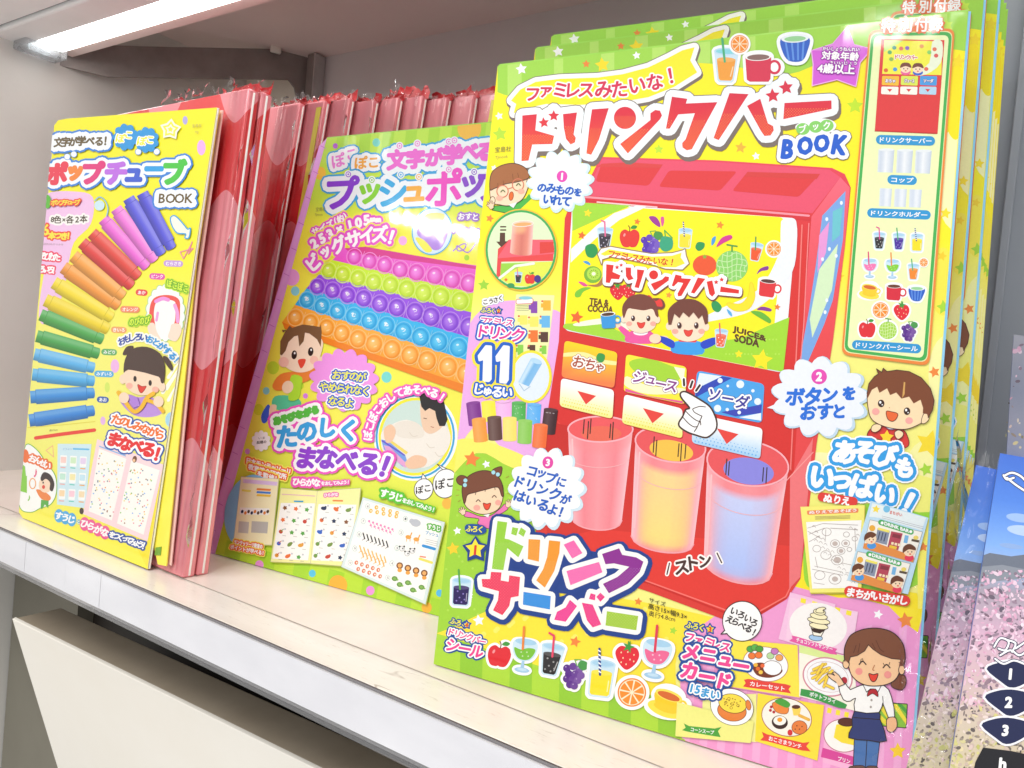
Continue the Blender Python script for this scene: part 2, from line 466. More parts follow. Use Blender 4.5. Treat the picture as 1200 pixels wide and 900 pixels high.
# local units: about 100 tall, origin in the middle
def ic_glass(pg, drink, straw='#1d3a8a', dots=None, halo=True, shape='tall', ice='#a9d3ee', bent=False):
    w0, w1 = (34, 30) if shape == 'tall' else (36, 24)
    body = [(-w0, -38), (w0, -38), (w1, 46), (w1 - 6, 52), (-w1 + 6, 52), (-w1, 46)]
    if halo: shapes(pg, [body, circ(0, -38, w0, 14, 12)], '#eaf6fd', [(8, '#fafdff')])
    pg.poly(body, '#cfe8f6'); pg.ell(0, -38, w0, 11, '#bfe0f4'); pg.ell(0, -38, w0 - 5, 7, ice)
    k = (w0 - w1) / 84
    top = -14; wt = w0 - k * 24 - 5; wb = w1 - 4
    pg.poly([(-wt, top), (wt, top), (wb, 42), (wb - 5, 47), (-wb + 5, 47), (-wb, 42)], drink); pg.ell(0, top, wt, 7, mixc(drink, '#ffffff', .18))
    if dots:
        for a, b in ((-12, 0), (8, 8), (-4, 22), (14, 28), (-14, 34), (4, 38)): pg.ell(a, b, 3, 3, dots, n=8)
    pg.line([(wt - 7, 6), (wb - 6, 34)], 3.2, mixc(drink, '#ffffff', .6))
    if bent: pg.line([(-20, -78), (-4, -72), (2, -8)], 6.5, straw)
    else: pg.line([(-14, -76), (-4, -8)], 6.5, straw)
    if straw == '#1d3a8a':
        for i in range(6): pg.line([(-14 + 10 * (i * 11 + 4) / 68 - 2.5, -76 + i * 11 + 4), (-14 + 10 * (i * 11 + 4) / 68 + 2.5, -76 + i * 11 + 7)], 3.6, '#ffffff', n=6)
def ic_goblet(pg, drink, straw, bub='#ffffff', halo=True):
    bowl = crom([(-36, -30), (-38, 0), (-24, 24), (0, 32), (24, 24), (38, 0), (36, -30), (0, -36)], 4)
    if halo: shapes(pg, [bowl, circ(0, 60, 24, 14, 9)], '#eef8fd', [(8, '#fafdff')])
    pg.poly(bowl, '#cfe8f6'); pg.ell(0, -30, 34, 10, '#a9d3ee')
    pg.blob([(-34, -8), (-22, 20), (0, 28), (22, 20), (34, -8), (12, -12), (-12, -4)], drink, 4)
    for a, b in ((-10, 4), (8, 2), (14, 14), (-4, 16)): pg.ell(a, b, 2.6, 2.6, mixc(drink, bub, .6), n=8)
    pg.poly([(-4, 30), (4, 30), (6, 54), (-6, 54)], '#a5cdec'); pg.ell(0, 60, 24, 8, '#a5cdec'); pg.ell(0, 58, 15, 4, '#c4e1f5')
    pg.line([(-12, -76), (-6, -6)], 7, straw)
def ic_mug(pg, col='#d8263c', inside='#6a3a2a', halo=True):
    body = [(-38, -30), (34, -26), (30, 34), (24, 42), (-28, 40), (-36, 34)]
    if halo: shapes(pg, [body, circ(-2, -28, 36, 14, 11), circ(46, 2, 17, 14)], '#fff', [(8, '#fafdff')])
    pg.line(circ(42, 2, 15, 16, 17), 7, col, True)
    pg.poly(body, col); pg.ell(-2, -28, 36, 11, '#fbfbfb'); pg.ell(-2, -27, 31, 8, inside)
def ic_teacup(pg, halo=True):
    if halo: shapes(pg, [circ(-4, 26, 56, 20, 24), circ(-2, -10, 44, 20, 30), circ(48, 4, 14, 12)], '#fff', [(8, '#fafdff')])
    pg.ell(-4, 28, 54, 22, '#ffe24a', rot=8); pg.ell(-4, 24, 36, 12, '#f6cf2b', rot=8)
    pg.line(circ(42, 6, 12, 14), 6, '#ffd736', True)
    pg.blob([(-42, -18), (-38, 10), (-20, 30), (14, 32), (32, 16), (38, -8), (0, -26)], '#fccf2c', 4)
    pg.ell(-2, -14, 41, 15, '#ffe45c', rot=8); pg.ell(-2, -12, 34, 10.5, '#d76a2c', rot=8)
def ic_bowl(pg, halo=True):
    P = crom([(-36, -26), (-34, 6), (-18, 32), (16, 34), (32, 8), (38, -24), (0, -34)], 4)
    if halo: shapes(pg, [P], '#fff', [(9, '#fafdff')])
    pg.poly(P, '#2c62c8')
    for x in (-24, -8, 8, 23): pg.line([(x, -18), (x * .75, 30)], 5, '#5f93e6', n=6)
    pg.ell(1, -25, 36, 11, '#eef6fa'); pg.ell(1, -24, 28, 7, '#9ad49a')
def ic_apple(pg, col='#e02a35', halo=True):
    P = crom([(0, -22), (18, -30), (36, -18), (38, 8), (26, 36), (8, 40), (0, 37), (-8, 40), (-27, 35), (-38, 8), (-35, -18), (-18, -30)], 4)
    if halo: shapes(pg, [P, circ(16, -38, 12, 10, 7)], '#fff', [(8, '#ffffff')])
    pg.poly(P, col); pg.curve([(0, -22), (1, -34), (-4, -44)], 3.5, '#7a4a22'); pg.blob([(4, -34), (14, -46), (30, -42), (22, -32)], '#3f9a3c', 4)
    pg.ell(-20, -8, 4, 7, mixc(col, '#ffffff', .5), rot=20)
def ic_orange(pg, halo=True, r=40):
    if halo: pg.ell(0, 0, r + 9, r + 9, '#ffffff')
    pg.ell(0, 0, r, r, '#f2862a'); pg.ell(0, 0, r * .9, r * .9, '#fff0d0'); 
    for i in range(8):
        a = i * 45 + 4
        P = [(r * .1 * math.cos(math.radians(a + 20)), r * .1 * math.sin(math.radians(a + 20)))] + [(r * .84 * math.cos(math.radians(a + q)), r * .84 * math.sin(math.radians(a + q))) for q in (0, 10, 20, 30, 37)]
        pg.poly(P, '#f6902f')
def ic_strawberry(pg, halo=True):
    P = crom([(0, -28), (24, -30), (36, -10), (30, 16), (10, 38), (-6, 38), (-28, 16), (-38, -10), (-24, -30)], 4)
    if halo: shapes(pg, [P], '#fff', [(9, '#ffffff')])
    pg.poly(P, '#e32636')
    for a, b in ((-20, -10), (0, -14), (20, -8), (-12, 6), (10, 8), (22, 12), (0, 24), (-16, 20)): pg.ell(a, b, 2.2, 3, '#ffd9b0', n=8)
    pg.poly(starp(0, -30, 20, 10, .4), '#3f9a3c'); pg.line([(0, -30), (-2, -46)], 4, '#3f9a3c')
def ic_grapes(pg, col='#5a2a8c', halo=True):
    C = [(-26, -10), (-8, -18), (12, -12), (-18, 6), (2, 4), (20, 6), (-22, 22), (-4, 22), (12, 22), (-10, 38), (4, 40)]
    if halo: shapes(pg, [circ(a, b, 13, 12) for a, b in C] + [circ(22, -26, 18, 12, 12)], '#fff', [(7, '#ffffff')])
    for i, (a, b) in enumerate(C): pg.ell(a, b, 12, 12, mixc(col, '#ffffff', .10 * (i % 3)), n=14)
    for a, b in C[::2]: pg.ell(a - 4, b - 4, 2.4, 2.4, mixc(col, '#ffffff', .5), n=8)
    pg.blob([(6, -24), (14, -40), (34, -36), (38, -20), (22, -10)], '#4a9a4c', 4); pg.line([(4, -22), (-6, -40), (14, -42)], 3, '#6db850')
def ic_melon(pg, halo=True, col='#a6d94a', net='#e2f5b4'):
    if halo: pg.ell(0, 0, 46, 46, '#ffffff')
    pg.ell(0, 0, 39, 38, col)
    for i in range(-3, 4):
        x = i * 11; h = math.sqrt(max(36 ** 2 - x * x, 0))
        pg.curve([(x * 1.0, -h), (x * 1.12, -h * .3), (x * .9, h * .3), (x, h)], 2, net, 3)
    for i in range(-2, 3):
        y = i * 14; h = math.sqrt(max(36 ** 2 - y * y, 0)); pg.curve([(-h, y), (-h * .3, y + 4), (h * .3, y - 4), (h, y)], 2, net, 3)
    pg.line([(0, -36), (0, -50)], 4, '#58a04a'); pg.line([(-12, -52), (12, -48)], 4, '#58a04a')
def leaf(pg, pts, col, vein=None):
    pg.blob(pts, col, 4)
    if vein: pg.line([pts[0], pts[2]], 1.2, vein, n=6)
def smile_eye(pg, x, y, w, col='#3a221c', lw=1.0): pg.curve([(x - w, y + w * .35), (x, y - w * .6), (x + w, y + w * .35)], lw, col, 4)
def mouth(pg, x, y, w, h, col='#e0372c', line='#5a2418', lw=.8):
    P = [(x - w, y), (x, y + h * .12), (x + w, y), (x + w * .62, y + h * .75), (x, y + h), (x - w * .62, y + h * .75)]
    pg.blob(P, col, 3, line, lw)
def hand(pg, cx, cy, s, rot=0, skin='#fbd9b5', line='#5c3326'):
    sT = getattr(pg, 'T', None)
    if sT is None:
        at(pg, cx, cy, s, rot)
        P = [(-5, 8), (-7, 0), (-11, -5), (-9, -8), (-5, -5), (-7, -13), (-4, -14), (-1.5, -6), (0, -15), (3, -15), (3, -6), (6, -13), (9, -11), (6.5, -4), (11, -6), (12, -3), (7, 3), (5, 8)]
        pg.blob(P, skin, 2, line, 1.1); off(pg)

def proj(P):
    c = R.T @ (np.asarray(P, float) - CAM); return np.array((600 + 900 * c[0] / -c[2], 450 - 900 * c[1] / -c[2]))
def fit_shift(pg, pairs, w0=(0.005, 0.02, 0.01)):
    """how far a further copy stands (right, back, up) so its corners land where the photograph shows them"""
    bk = -pg.n; x = np.array(w0, float)
    P = [pg.A + pg.u * pg.uv(a)[0] + pg.v * pg.uv(a)[1] for a, _ in pairs]; T = np.array([b for _, b in pairs], float)
    f = lambda x: np.concatenate([proj(p + pg.u * x[0] + bk * x[1] + pg.v * x[2]) - t for p, t in zip(P, T)])
    for _ in range(12):
        r = f(x); J = np.stack([(f(x + np.eye(3)[i] * 1e-5) - r) / 1e-5 for i in range(3)], 1); x = x - np.linalg.lstsq(J, r, rcond=None)[0]
    print('copy shift', np.round(x, 4), 'residual px', np.round(f(x), 1)); return x
def film_sheet(name, P00, P10, P11, P01, nx, ny, amp, seed, parent, mat=None, fx=4, fy=7):
    V = []; F = []
    P00, P10, P11, P01 = map(np.array, (P00, P10, P11, P01)); nrm = np.cross(P10 - P00, P01 - P00); nrm = nrm / np.linalg.norm(nrm)
    for j in range(ny + 1):
        for i in range(nx + 1):
            a, b = i / nx, j / ny; p = (P00 * (1 - a) + P10 * a) * (1 - b) + (P01 * (1 - a) + P11 * a) * b
            w = noise.noise(Vector((a * fx + seed, b * fy, seed))) + .5 * noise.noise(Vector((a * fx * 2.7, b * fy * 2.3 + seed, 2))) ; V.append(p + nrm * amp * w)
    for j in range(ny):
        for i in range(nx): k = j * (nx + 1) + i; F.append((k, k + 1, k + nx + 2, k + nx + 1))
    return mesh_of(name, V, F, mat or FILM, parent, True)
# ================================================================== THE SETTING
XW = -0.86           # side wall
YB = 0.62            # back wall
m_back = mat_paint('back_panel_paint', '#c6c1c1', '#d0cbcb', 5, 0.6, 0.25, 260)
m_side = mat_paint('side_panel_paint', '#dad8d3', '#e4e2dd', 4, 0.6, 0.25, 260)
m_under = mat_paint('upper_shelf_underside_paint', '#e4d0cc', '#ecdad6', 4, 0.45, 0.3, 220)
m_shelf, nt, b = newmat('shelf_laminate')
f1 = noise_tex(nt, 14, 6, 0.65, sx=(0.5, 2.2, 1)); f2 = noise_tex(nt, 90, 5, 0.8, sx=(1, 5, 1))
c1 = ramp(nt, f1, [(0.25, lin('#ddd5cb')), (0.75, lin('#ece6de'))]); c2 = ramp(nt, f2, [(0.30, (0.72, 0.68, 0.64)), (0.42, (1, 1, 1))])
mx = nt.nodes.new('ShaderNodeMix'); mx.data_type = 'RGBA'; mx.blend_type = 'MULTIPLY'; mx.inputs['Factor'].default_value = 0.8
nt.links.new(c1, mx.inputs[6]); nt.links.new(c2, mx.inputs[7]); f3 = noise_tex(nt, 9, 2, 0.4, sx=(1, 3, 1)); f4 = noise_tex(nt, 26, 3, 0.6)
c3 = ramp(nt, f3, [(0.497, (1, 1, 1)), (0.5, (0.55, 0.5, 0.46)), (0.503, (1, 1, 1))]); c4 = ramp(nt, f4, [(0.56, (0, 0, 0)), (0.62, (1, 1, 1))])
m3 = nt.nodes.new('ShaderNodeMix'); m3.data_type = 'RGBA'; m3.blend_type = 'MULTIPLY'; nt.links.new(c4, m3.inputs['Factor']); nt.links.new(mx.outputs[2], m3.inputs[6]); nt.links.new(c3, m3.inputs[7])
nt.links.new(m3.outputs[2], b.inputs['Base Color'])
b.inputs['Roughness'].default_value = 0.22; bump(nt, b, f1, 0.12, 0.002)
YF = 0.271
tag(box('shelf_board', XW, 0.6, YF, YB, -0.024, 0.0, m_shelf, bevel=0.0008), kind='structure')
# thin sheet: shadow and reflection at the books' foot put into its colour
m_shelf_shade = mat_paint('shelf_shade_tone', '#dfd2c8', '#eae0d7', 18, 0.28, 0.2, 200)
tag(mesh_of('shelf_shade_sheet', [(XW, 0.298, 0.0006), (0.6, 0.3, 0.0006), (0.6, YB, 0.0006), (XW, YB, 0.0006)], [(0, 1, 2, 3)], m_shelf_shade), kind='structure')
bw = box('back_wall', XW - 0.02, 1.0, YB, YB + 0.012, -0.4, 1.0, m_back); tag(bw, kind='structure')
sw = box('side_wall', XW - 0.012, XW, -0.15, YB + 0.01, -0.6, 1.0, m_side); tag(sw, kind='structure')
tag(box('upper_shelf', -1.6, 1.0, 0.40, YB, 0.4965, 0.53, m_under), kind='structure')
# near-black backing sheets below the shelf; the gap's shade is put into the colour
m_dark = mat_paint('recess_shade_dark', '#17130f', '#261f19', 10, 0.5, 0.3, 200)
xr = aty((108, 742), 0.40)[0]
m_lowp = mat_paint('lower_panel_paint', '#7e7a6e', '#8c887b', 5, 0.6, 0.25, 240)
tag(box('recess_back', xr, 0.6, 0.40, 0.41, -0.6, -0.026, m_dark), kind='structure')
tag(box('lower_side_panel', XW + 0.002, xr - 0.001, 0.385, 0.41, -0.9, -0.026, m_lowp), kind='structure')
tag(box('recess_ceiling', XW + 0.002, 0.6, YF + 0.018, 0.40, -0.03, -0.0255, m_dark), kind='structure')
# the lower slanted board
m_cream = mat_paint('cream_board_paint', '#f8f2e6', '#fdf9f0', 5, 0.5, 0.15, 300)
m_edge = mat_paint('board_edge_paint', '#b3a48f', '#c2b4a0', 22, 0.55, 0.2, 260, detail=8)
zt = -0.085
a0 = atz((14, 725), zt); a1 = atz((367, 900), zt); dirx = (a1 - a0) / np.linalg.norm(a1 - a0)
b0 = atz((42, 711), zt + 0.001); wid = np.array([-dirx[1], dirx[0], 0]) * 0.036
a1 = a0 + dirx * 0.9
# left edge of its face runs down and towards the camera
dn = np.cross(dirx, ray((14, 725)) / 900.0)
pl_n = np.cross(ray((14, 725)), ray((68, 900))); down = np.cross(pl_n, dirx)
dvec = None
best = 1e9
for k in range(-60, 61):
    t = math.radians(k); v = np.array([-dirx[1] * math.sin(t), dirx[0] * math.sin(t), -math.cos(t)]) + dirx * 0.0
    q = abs(pl_n @ v) / np.linalg.norm(pl_n)
    if q < best: best = q; dvec = v
print('board slope', best, dvec)
d = dvec * 0.5
face_n = np.cross(dirx, dvec); face_n = face_n / np.linalg.norm(face_n)
if face_n[1] > 0: face_n = -face_n
bo = empty('slanted_lower_board', tuple(a0)); tag(bo, 'cream board slanting outwards below the shelf, its worn grey-brown top edge showing', 'board')
Q = [a0, a1, a1 + d, a0 + d]; th = -face_n * 0.003
o = hull8('face_panel', [p - a0 for p in Q] + [p - a0 + th for p in Q], m_cream, bo, 0.0006)
Q2 = [a0 + th, a1 + th, a1 + d + th, a0 + d + th]; th2 = np.array([0, 0, 0]) + wid
hull8('core', [p - a0 + np.array([0, 0, -0.0008]) for p in Q2] + [p - a0 + th2 + np.array([0, 0, -0.0008]) for p in Q2], m_edge, bo, 0.0012)

# clear price rail along the shelf edge
m_rail = mat_clear('clear_price_rail', (1, 1, 1), 0.05, 0.12, 12, 0.10, white=0.10)
m_insert = mat_paint('rail_paper_insert', '#dcdce2', '#f0f0f4', 9, 0.3, 0.1, 200, sx=(1, 1, 3))
rail = empty('price_rail', (XW, YF, -0.026)); tag(rail, 'clear plastic price rail clipped along the front edge of the white shelf', 'price rail')
def xbox(name, x0, x1, y0, y1, z0, z1, m, bev=0.0003): return box(name, x0 - XW, x1 - XW, y0 - YF, y1 - YF, z0 + 0.026, z1 + 0.026, m, rail, bev)
xbox('front_strip', XW + 0.001, 0.5, YF - 0.0042, YF - 0.003, -0.0245, 0.0012, m_rail)
xbox('bottom_lip', XW + 0.001, 0.5, YF - 0.0046, YF + 0.003, -0.0268, -0.0248, m_rail)
m_line = mat_paint('rail_seam_dark', '#3a3134', '#4a4044', 20, 0.5, 0)
xbox('top_seam', XW + 0.001, 0.5, YF - 0.0020, YF - 0.0013, -0.001, 0.0006, m_line, 0)
xs = [XW + 0.002, -0.63, -0.585, -0.528, -0.483, 0.3]
xbox('backing_strip', XW + 0.001, 0.5, YF - 0.0010, YF - 0.0002, -0.0238, -0.0014, m_insert, 0)
for i, (xa, xb) in enumerate(zip(xs, xs[1:])):
    xbox('paper_insert', xa + 0.0002, xb - 0.0002, YF - 0.0028 - 0.00015 * (i % 2), YF - 0.0012, -0.0235, -0.0016, m_insert, 0)

# LED fixture under the front edge of the upper shelf
m_fix = mat_paint('fixture_white_metal', '#eeefef', '#f6f7f7', 12, 0.3, 0.1, 200)
m_fixd = mat_paint('fixture_grey_seam', '#7c8082', '#8b8f90', 12, 0.4, 0)
me_, nt, b = newmat('led_diffuser_glow'); b.inputs['Base Color'].default_value = (1, 1, 1, 1); b.inputs['Emission Color'].default_value = (1, 0.99, 0.95, 1); b.inputs['Emission Strength'].default_value = 5.0
m_cap = mat_clear('clear_end_cap', (0.93, 0.97, 1), 0.4, 0.1, 40, 0.3, white=0.18)
zl = 0.428
ya = atz((30, 55), zl)[1]; yb = atz((88, 58), zl)[1]; xe = atz((60, 57), zl)[0]
led = empty('led_shelf_light', (xe, ya, zl)); tag(led, 'glowing white tube light with a clear end cap under the upper shelf front', 'shelf light')
def lb(name, x0, x1, y0, y1, z0, z1, m, bev=0.0): return box(name, x0 - xe, x1 - xe, y0 - ya, y1 - ya, z0 - zl, z1 - zl, m, led, bev)
print('led', xe, ya, yb)
lb('diffuser', xe, 0.9, ya, yb, zl, zl + 0.014, me_, 0.002)
lb('end_cap', xe - 0.022, xe + 0.004, ya - 0.012, yb + 0.003, zl - 0.007, zl + 0.006, m_cap, 0.0015)
lb('end_cap_clip', xe - 0.012, xe - 0.009, ya - 0.004, yb + 0.001, zl - 0.006, zl + 0.012, m_cap, 0.0008)
lb('housing', xe - 0.06, 0.9, ya - 0.030, ya - 0.0006, zl + 0.001, zl + 0.05, m_fix, 0.002)
lb('outer_profile', xe - 0.12, 0.9, ya - 0.062, ya - 0.032, zl + 0.004, zl + 0.06, m_fix, 0.002)
lb('seam_strip', xe - 0.12, 0.9, ya - 0.0325, ya - 0.0302, zl + 0.006, zl + 0.05, m_fixd)
lb('front_fascia', xe - 0.12, 0.9, ya - 0.110, ya - 0.0635, zl + 0.010, zl + 0.08, m_fix, 0.002)
lb('fascia_seam', xe - 0.12, 0.9, ya - 0.0636, ya - 0.0622, zl + 0.012, zl + 0.06, m_fixd)
lb('mounting_bar', XW + 0.01, 0.9, yb + 0.002, yb + 0.016, zl + 0.004, 0.4955, m_under)

# steel bracket and slotted post carrying the upper shelf
m_brk = mat_paint('bracket_steel', '#7e7572', '#948b87', 26, 0.42, 0.3, 200, metallic=0.3, detail=8)
Pp = aty((365, 60), YB - 0.004); Pq = np.array([-0.84, 0.43, 0.42])
bd = Pp - Pq; bd[2] = 0; bd /= np.linalg.norm(bd); bn = np.array([-bd[1], bd[0], 0])
if bn @ ray((200, 80)) > 0: bn = -bn
BP = [hitplane(p, Pp, bn) for p in ((56, 73), (127, 90), (338, 93), (345, 102), (349, 122), (370, 122), (362, 58), (200, 55), (88, 52))]
nb = len(BP); br = empty('shelf_bracket', tuple(BP[0])); tag(br, 'dark grey steel bracket under the upper shelf behind the tube light', 'bracket')
bm_ = [p - BP[0] for p in BP] + [p - BP[0] - bn * 0.004 for p in BP]
mesh_of('bracket_plate', bm_, [tuple(range(nb))[::-1], tuple(range(nb, 2 * nb))] + [(i, (i + 1) % nb, nb + (i + 1) % nb, nb + i) for i in range(nb)], m_brk, br)
sc = hitplane((322, 60), Pp, bn) + bn * 0.003 - BP[0]
hull8('fixing_screw', [sc + bd * a + np.array([0, 0, c]) + bn * e for e in (0, 0.006) for a, c in ((-.006, -.004), (.006, -.004), (.006, .004), (-.006, .004))], mat_paint('screw_white', '#d8d2c8', '#e8e4da', 20, 0.4), br, 0.0015)
xp = aty((366, 85), YB - 0.012)[0]
post = empty('slotted_post', (xp, YB - 0.012, 0)); tag(post, 'dark steel upright standing against the back wall left of centre', 'post')
box('channel', -0.006, 0.006, -0.004, 0.0115, -0.02, 0.4955, m_brk, post, 0.001)
box('bright_edge', 0.0062, 0.0085, -0.005, 0.0115, -0.02, 0.4955, mat_paint('post_bright_edge', '#b8b4b2', '#d0cccb', 30, 0.25, metallic=0.6), post, 0.0005)
m_wl = mat_paint('light_wall_panel_paint', '#e4dccc', '#ece5d8', 4, 0.6, 0.2, 260)
tag(box('light_wall_panel', XW + 0.001, xp - 0.012, YB - 0.004, YB - 0.0005, 0.001, 0.4955, m_wl), kind='structure')
# dark upright panel at the far right
m_dp = mat_paint('dark_grey_panel_paint', '#8e949c', '#989ea6', 6, 0.5, 0.25, 260)
tag(box('right_upright_panel', -0.045, 1.0, 0.46, 0.475, 0.0008, 0.4955, m_dp), kind='structure')
xg = aty((1170, 300), 0.458)[0]
tag(box('right_panel_rib', xg, xg + 0.004, 0.4555, 0.4598, 0.0008, 0.4955, m_dp, bevel=0.0006), kind='structure')
# ================================================================== THE BOOKS
m_bluecover = mat_paint('cover_edge_blue', '#7fc4ea', '#9ad4f2', 30, 0.35, 0)
m_pages = mat_paint('page_block', '#f2efe6', '#ffffff', 200, 0.6, 0.2, 900, sx=(1, 60, 1))
def plane_solve(BL, BR, lean):
    A = atz(BL, 0.0012); B = atz(BR, 0.0012); yaw = math.atan2(B[1] - A[1], B[0] - A[0])
    return A, yaw, math.radians(lean)
def slab(pg, px, t, mat, name='cover', y0=0.0, parent=None, bev=0.0006):
    """solid body whose front outline is traced, thickness t behind"""
    P = [pg.uv(p) for p in px]; n = len(P)
    V = [(a, y0 + 0.0, b) for a, b in P] + [(a, y0 + t, b) for a, b in P]
    bm = bmesh.new(); v = [bm.verts.new(q) for q in V]
    bm.faces.new(v[:n]); bm.faces.new(v[n:][::-1])
    for i in range(n): bm.faces.new((v[i], v[i + n], v[(i + 1) % n + n], v[(i + 1) % n]))
    bmesh.ops.recalc_face_normals(bm, faces=bm.faces)
    if bev: bmesh.ops.bevel(bm, geom=list(bm.edges), offset=bev, segments=2, profile=0.5, affect='EDGES')
    me = bpy.data.meshes.new(name); bm.to_mesh(me); bm.free()
    return link(name, me, parent or pg.root, mat)
# ------------------------------------------------------------------ the big drinks-bar book
root3 = empty('toy_book')
A, yaw, lean = plane_solve((508, 778), (1063, 948), 4.0)
pg = Page(root3, A, yaw, lean); pg3 = pg
pg.lim = (lambda y: 583.2 - (y - 77) * .107, lambda y: 1134.8 - (y - 13) * .077)
mirror_lamp('spot_over_right_cover', (1040, 22), pg.A, pg.n, 1.5, .16, .05, 1.0)
C3 = [(583, 77), (1135, 13), (1063, 948), (508, 778)]
tl3, tr3, br3, bl3 = [np.array(p, float) for p in C3]
def b3(a, b): return tuple((tl3 * (1 - a) + tr3 * a) * (1 - b) + (bl3 * (1 - a) + br3 * a) * b)
za, zb, zc, zd, ze, zf = Zf(560, 20, 5), Zf(780, 30, 5), Zf(560, 180, 5), Zf(760, 200, 5), Zf(640, 380, 5), Zf(780, 400, 5)
zg, zh, zi, zj, zk, zq, zm = Zf(640, 500, 3.75), Zf(520, 520, 5), Zf(540, 330, 5), Zf(980, 400, 5.625), Zf(920, 560, 5.625), Zf(780, 690, 5.625), Zf(920, 700, 4.5)
zn, zp = Zf(990, 150, 3.214), Zf(660, 720, 6)
BR = '#7d6f68'; INK = '#4a2a22'
edge_strip = []   # parts whose copies also show on the books behind
pg.begin('cover_ground'); edge_strip.append('cover_ground'); pg.clip = C3
pg.grid(C3, 1, 14, lambda a, b: grad([(0, '#fff21c'), (.3, '#ffef1e'), (.42, '#f8f382'), (1, '#f9f48c')], b))
# pale and strong yellow clouds on the right margin
for cx, cy, rx, ry, c in ((1120, 210, 24, 60, '#fdf8b8'), (1105, 330, 16, 40, '#fbe94a'), (1108, 440, 20, 46, '#fbf6a8'), (960, 560, 60, 30, '#fbf7b4'), (1085, 560, 26, 44, '#faf6a6'), (1120, 120, 14, 44, '#ffe800')): 
    P = [(min(x, 1134 - (y - 13) * 0.077), y) for x, y in pg.ellp(cx, cy, rx, ry, 0, 24)]; pg.poly(P, c)
# lime band with stripes at the top
def tb(x): return 77 - .116 * (x - 583)
lowc = [(583, 108), (600, 112), (625, 100), (660, 88), (720, 84), (780, 74), (850, 76), (920, 88), (985, 64), (1040, 62), (1080, 66), (1110, 58), (1132, 60)]
lc = crom(lowc, 4, False)
pg.poly([(583, 77), (1135, 13)] + lc[::-1], '#a4dc4c')
for i in range(0, 20, 2):
    xa, xb = 583 + i * 27.6 + 8, 583 + i * 27.6 + 34
    q = [p for p in lc if xa <= p[0] <= xb]
    if len(q) > 1: pg.poly([(q[0][0], tb(q[0][0]) + .3), (q[-1][0], tb(q[-1][0]) + .3)] + q[::-1], '#bce86c')
# lime hill lower left, stripes along the foot, pink floor at the right
hill = crom([(527, 560), (536, 540), (560, 531), (590, 538), (612, 560), (640, 640), (680, 700), (700, 735)], 5, False)
pg.poly([(529, 560)] + hill + [(690, 832), (509, 776)], '#a3d63a')
for i in range(90):
    x, y = 522 + (i * 37 % 120), 548 + (i * 53 % 190)
    if x > 527 - (y - 548) * .09 and x < 600 + (y - 560) * .4: pg.ell(x, y, 1.5, 1.5, '#b4e04e', n=8)
yel = crom([(512, 742), (530, 735), (580, 712), (640, 690), (720, 700), (800, 715), (862, 735), (800, 760), (792, 800), (800, 860)], 4, False)
pg.poly(yel + [(800, 866), (640, 817), (514, 778)], '#ffe63a')
for i in range(60):
    x, y = 560 + (i * 41 % 230), 700 + (i * 29 % 90)
    if y > 712 and y < 735 + (x - 540) * .3: pg.ell(x, y, 3, 3, '#fff06a', n=8)
foot = [(508, 778), (511, 742), (560, 757), (640, 783), (720, 806), (800, 822), (803, 868)]
pg.poly(foot, '#aedb3c')
for i in range(5):
    x0, x1 = 540 + i * 58, 566 + i * 58
    ya_, yb_ = (lambda x: 744 + (x - 511) * .275), (lambda x: 777.5 + (x - 508) * .305)
    pg.poly([(x0, ya_(x0)), (x1, ya_(x1)), (x1 - 1, yb_(x1)), (x0 - 1, yb_(x0))], '#94cc34')
pink = [(803, 868), (797, 800), (805, 745), (862, 705), (950, 640), (1000, 680), (1088, 715), (1063, 948)]
pg.poly(pink, '#f29ed2')
for i in range(13):
    x0 = 808 + i * 20.5; ytop = 790 - max(0, (x0 - 800)) * .3 if x0 < 1000 else 735
    pg.poly([(x0, max(ytop, 716)), (x0 + 9, max(ytop - 3, 716)), (x0 + 9 - 9, 869 + (x0 + 0 - 806) * .305), (x0 - 9, 866 + (x0 - 9 - 803) * .305)], '#f6b0dc')
pg.poly(zk((0, 690), (160, 380), (230, 700), (420, 760), (500, 700), (870, 760), (900, 900), (700, 850), (480, 790), (350, 790), (0, 700)), '#ffe81e')
pg.blob(zk((120, 560), (160, 200), (420, 60), (950, 150), (940, 420), (880, 700), (500, 760), (180, 740)), '#9ddb3a', 4)
pg.blob([(945, 560), (965, 545), (1090, 560), (1089, 600), (1020, 590), (940, 602)], '#f4f27c', 4)
pg.poly([(1075, 640), (1092, 600), (1088, 700), (1076, 740)], '#fdf26a')
pg.poly(zm((540, 40), (700, 60), (725, 60), (700, 185), (640, 140)), '#ffe92a')
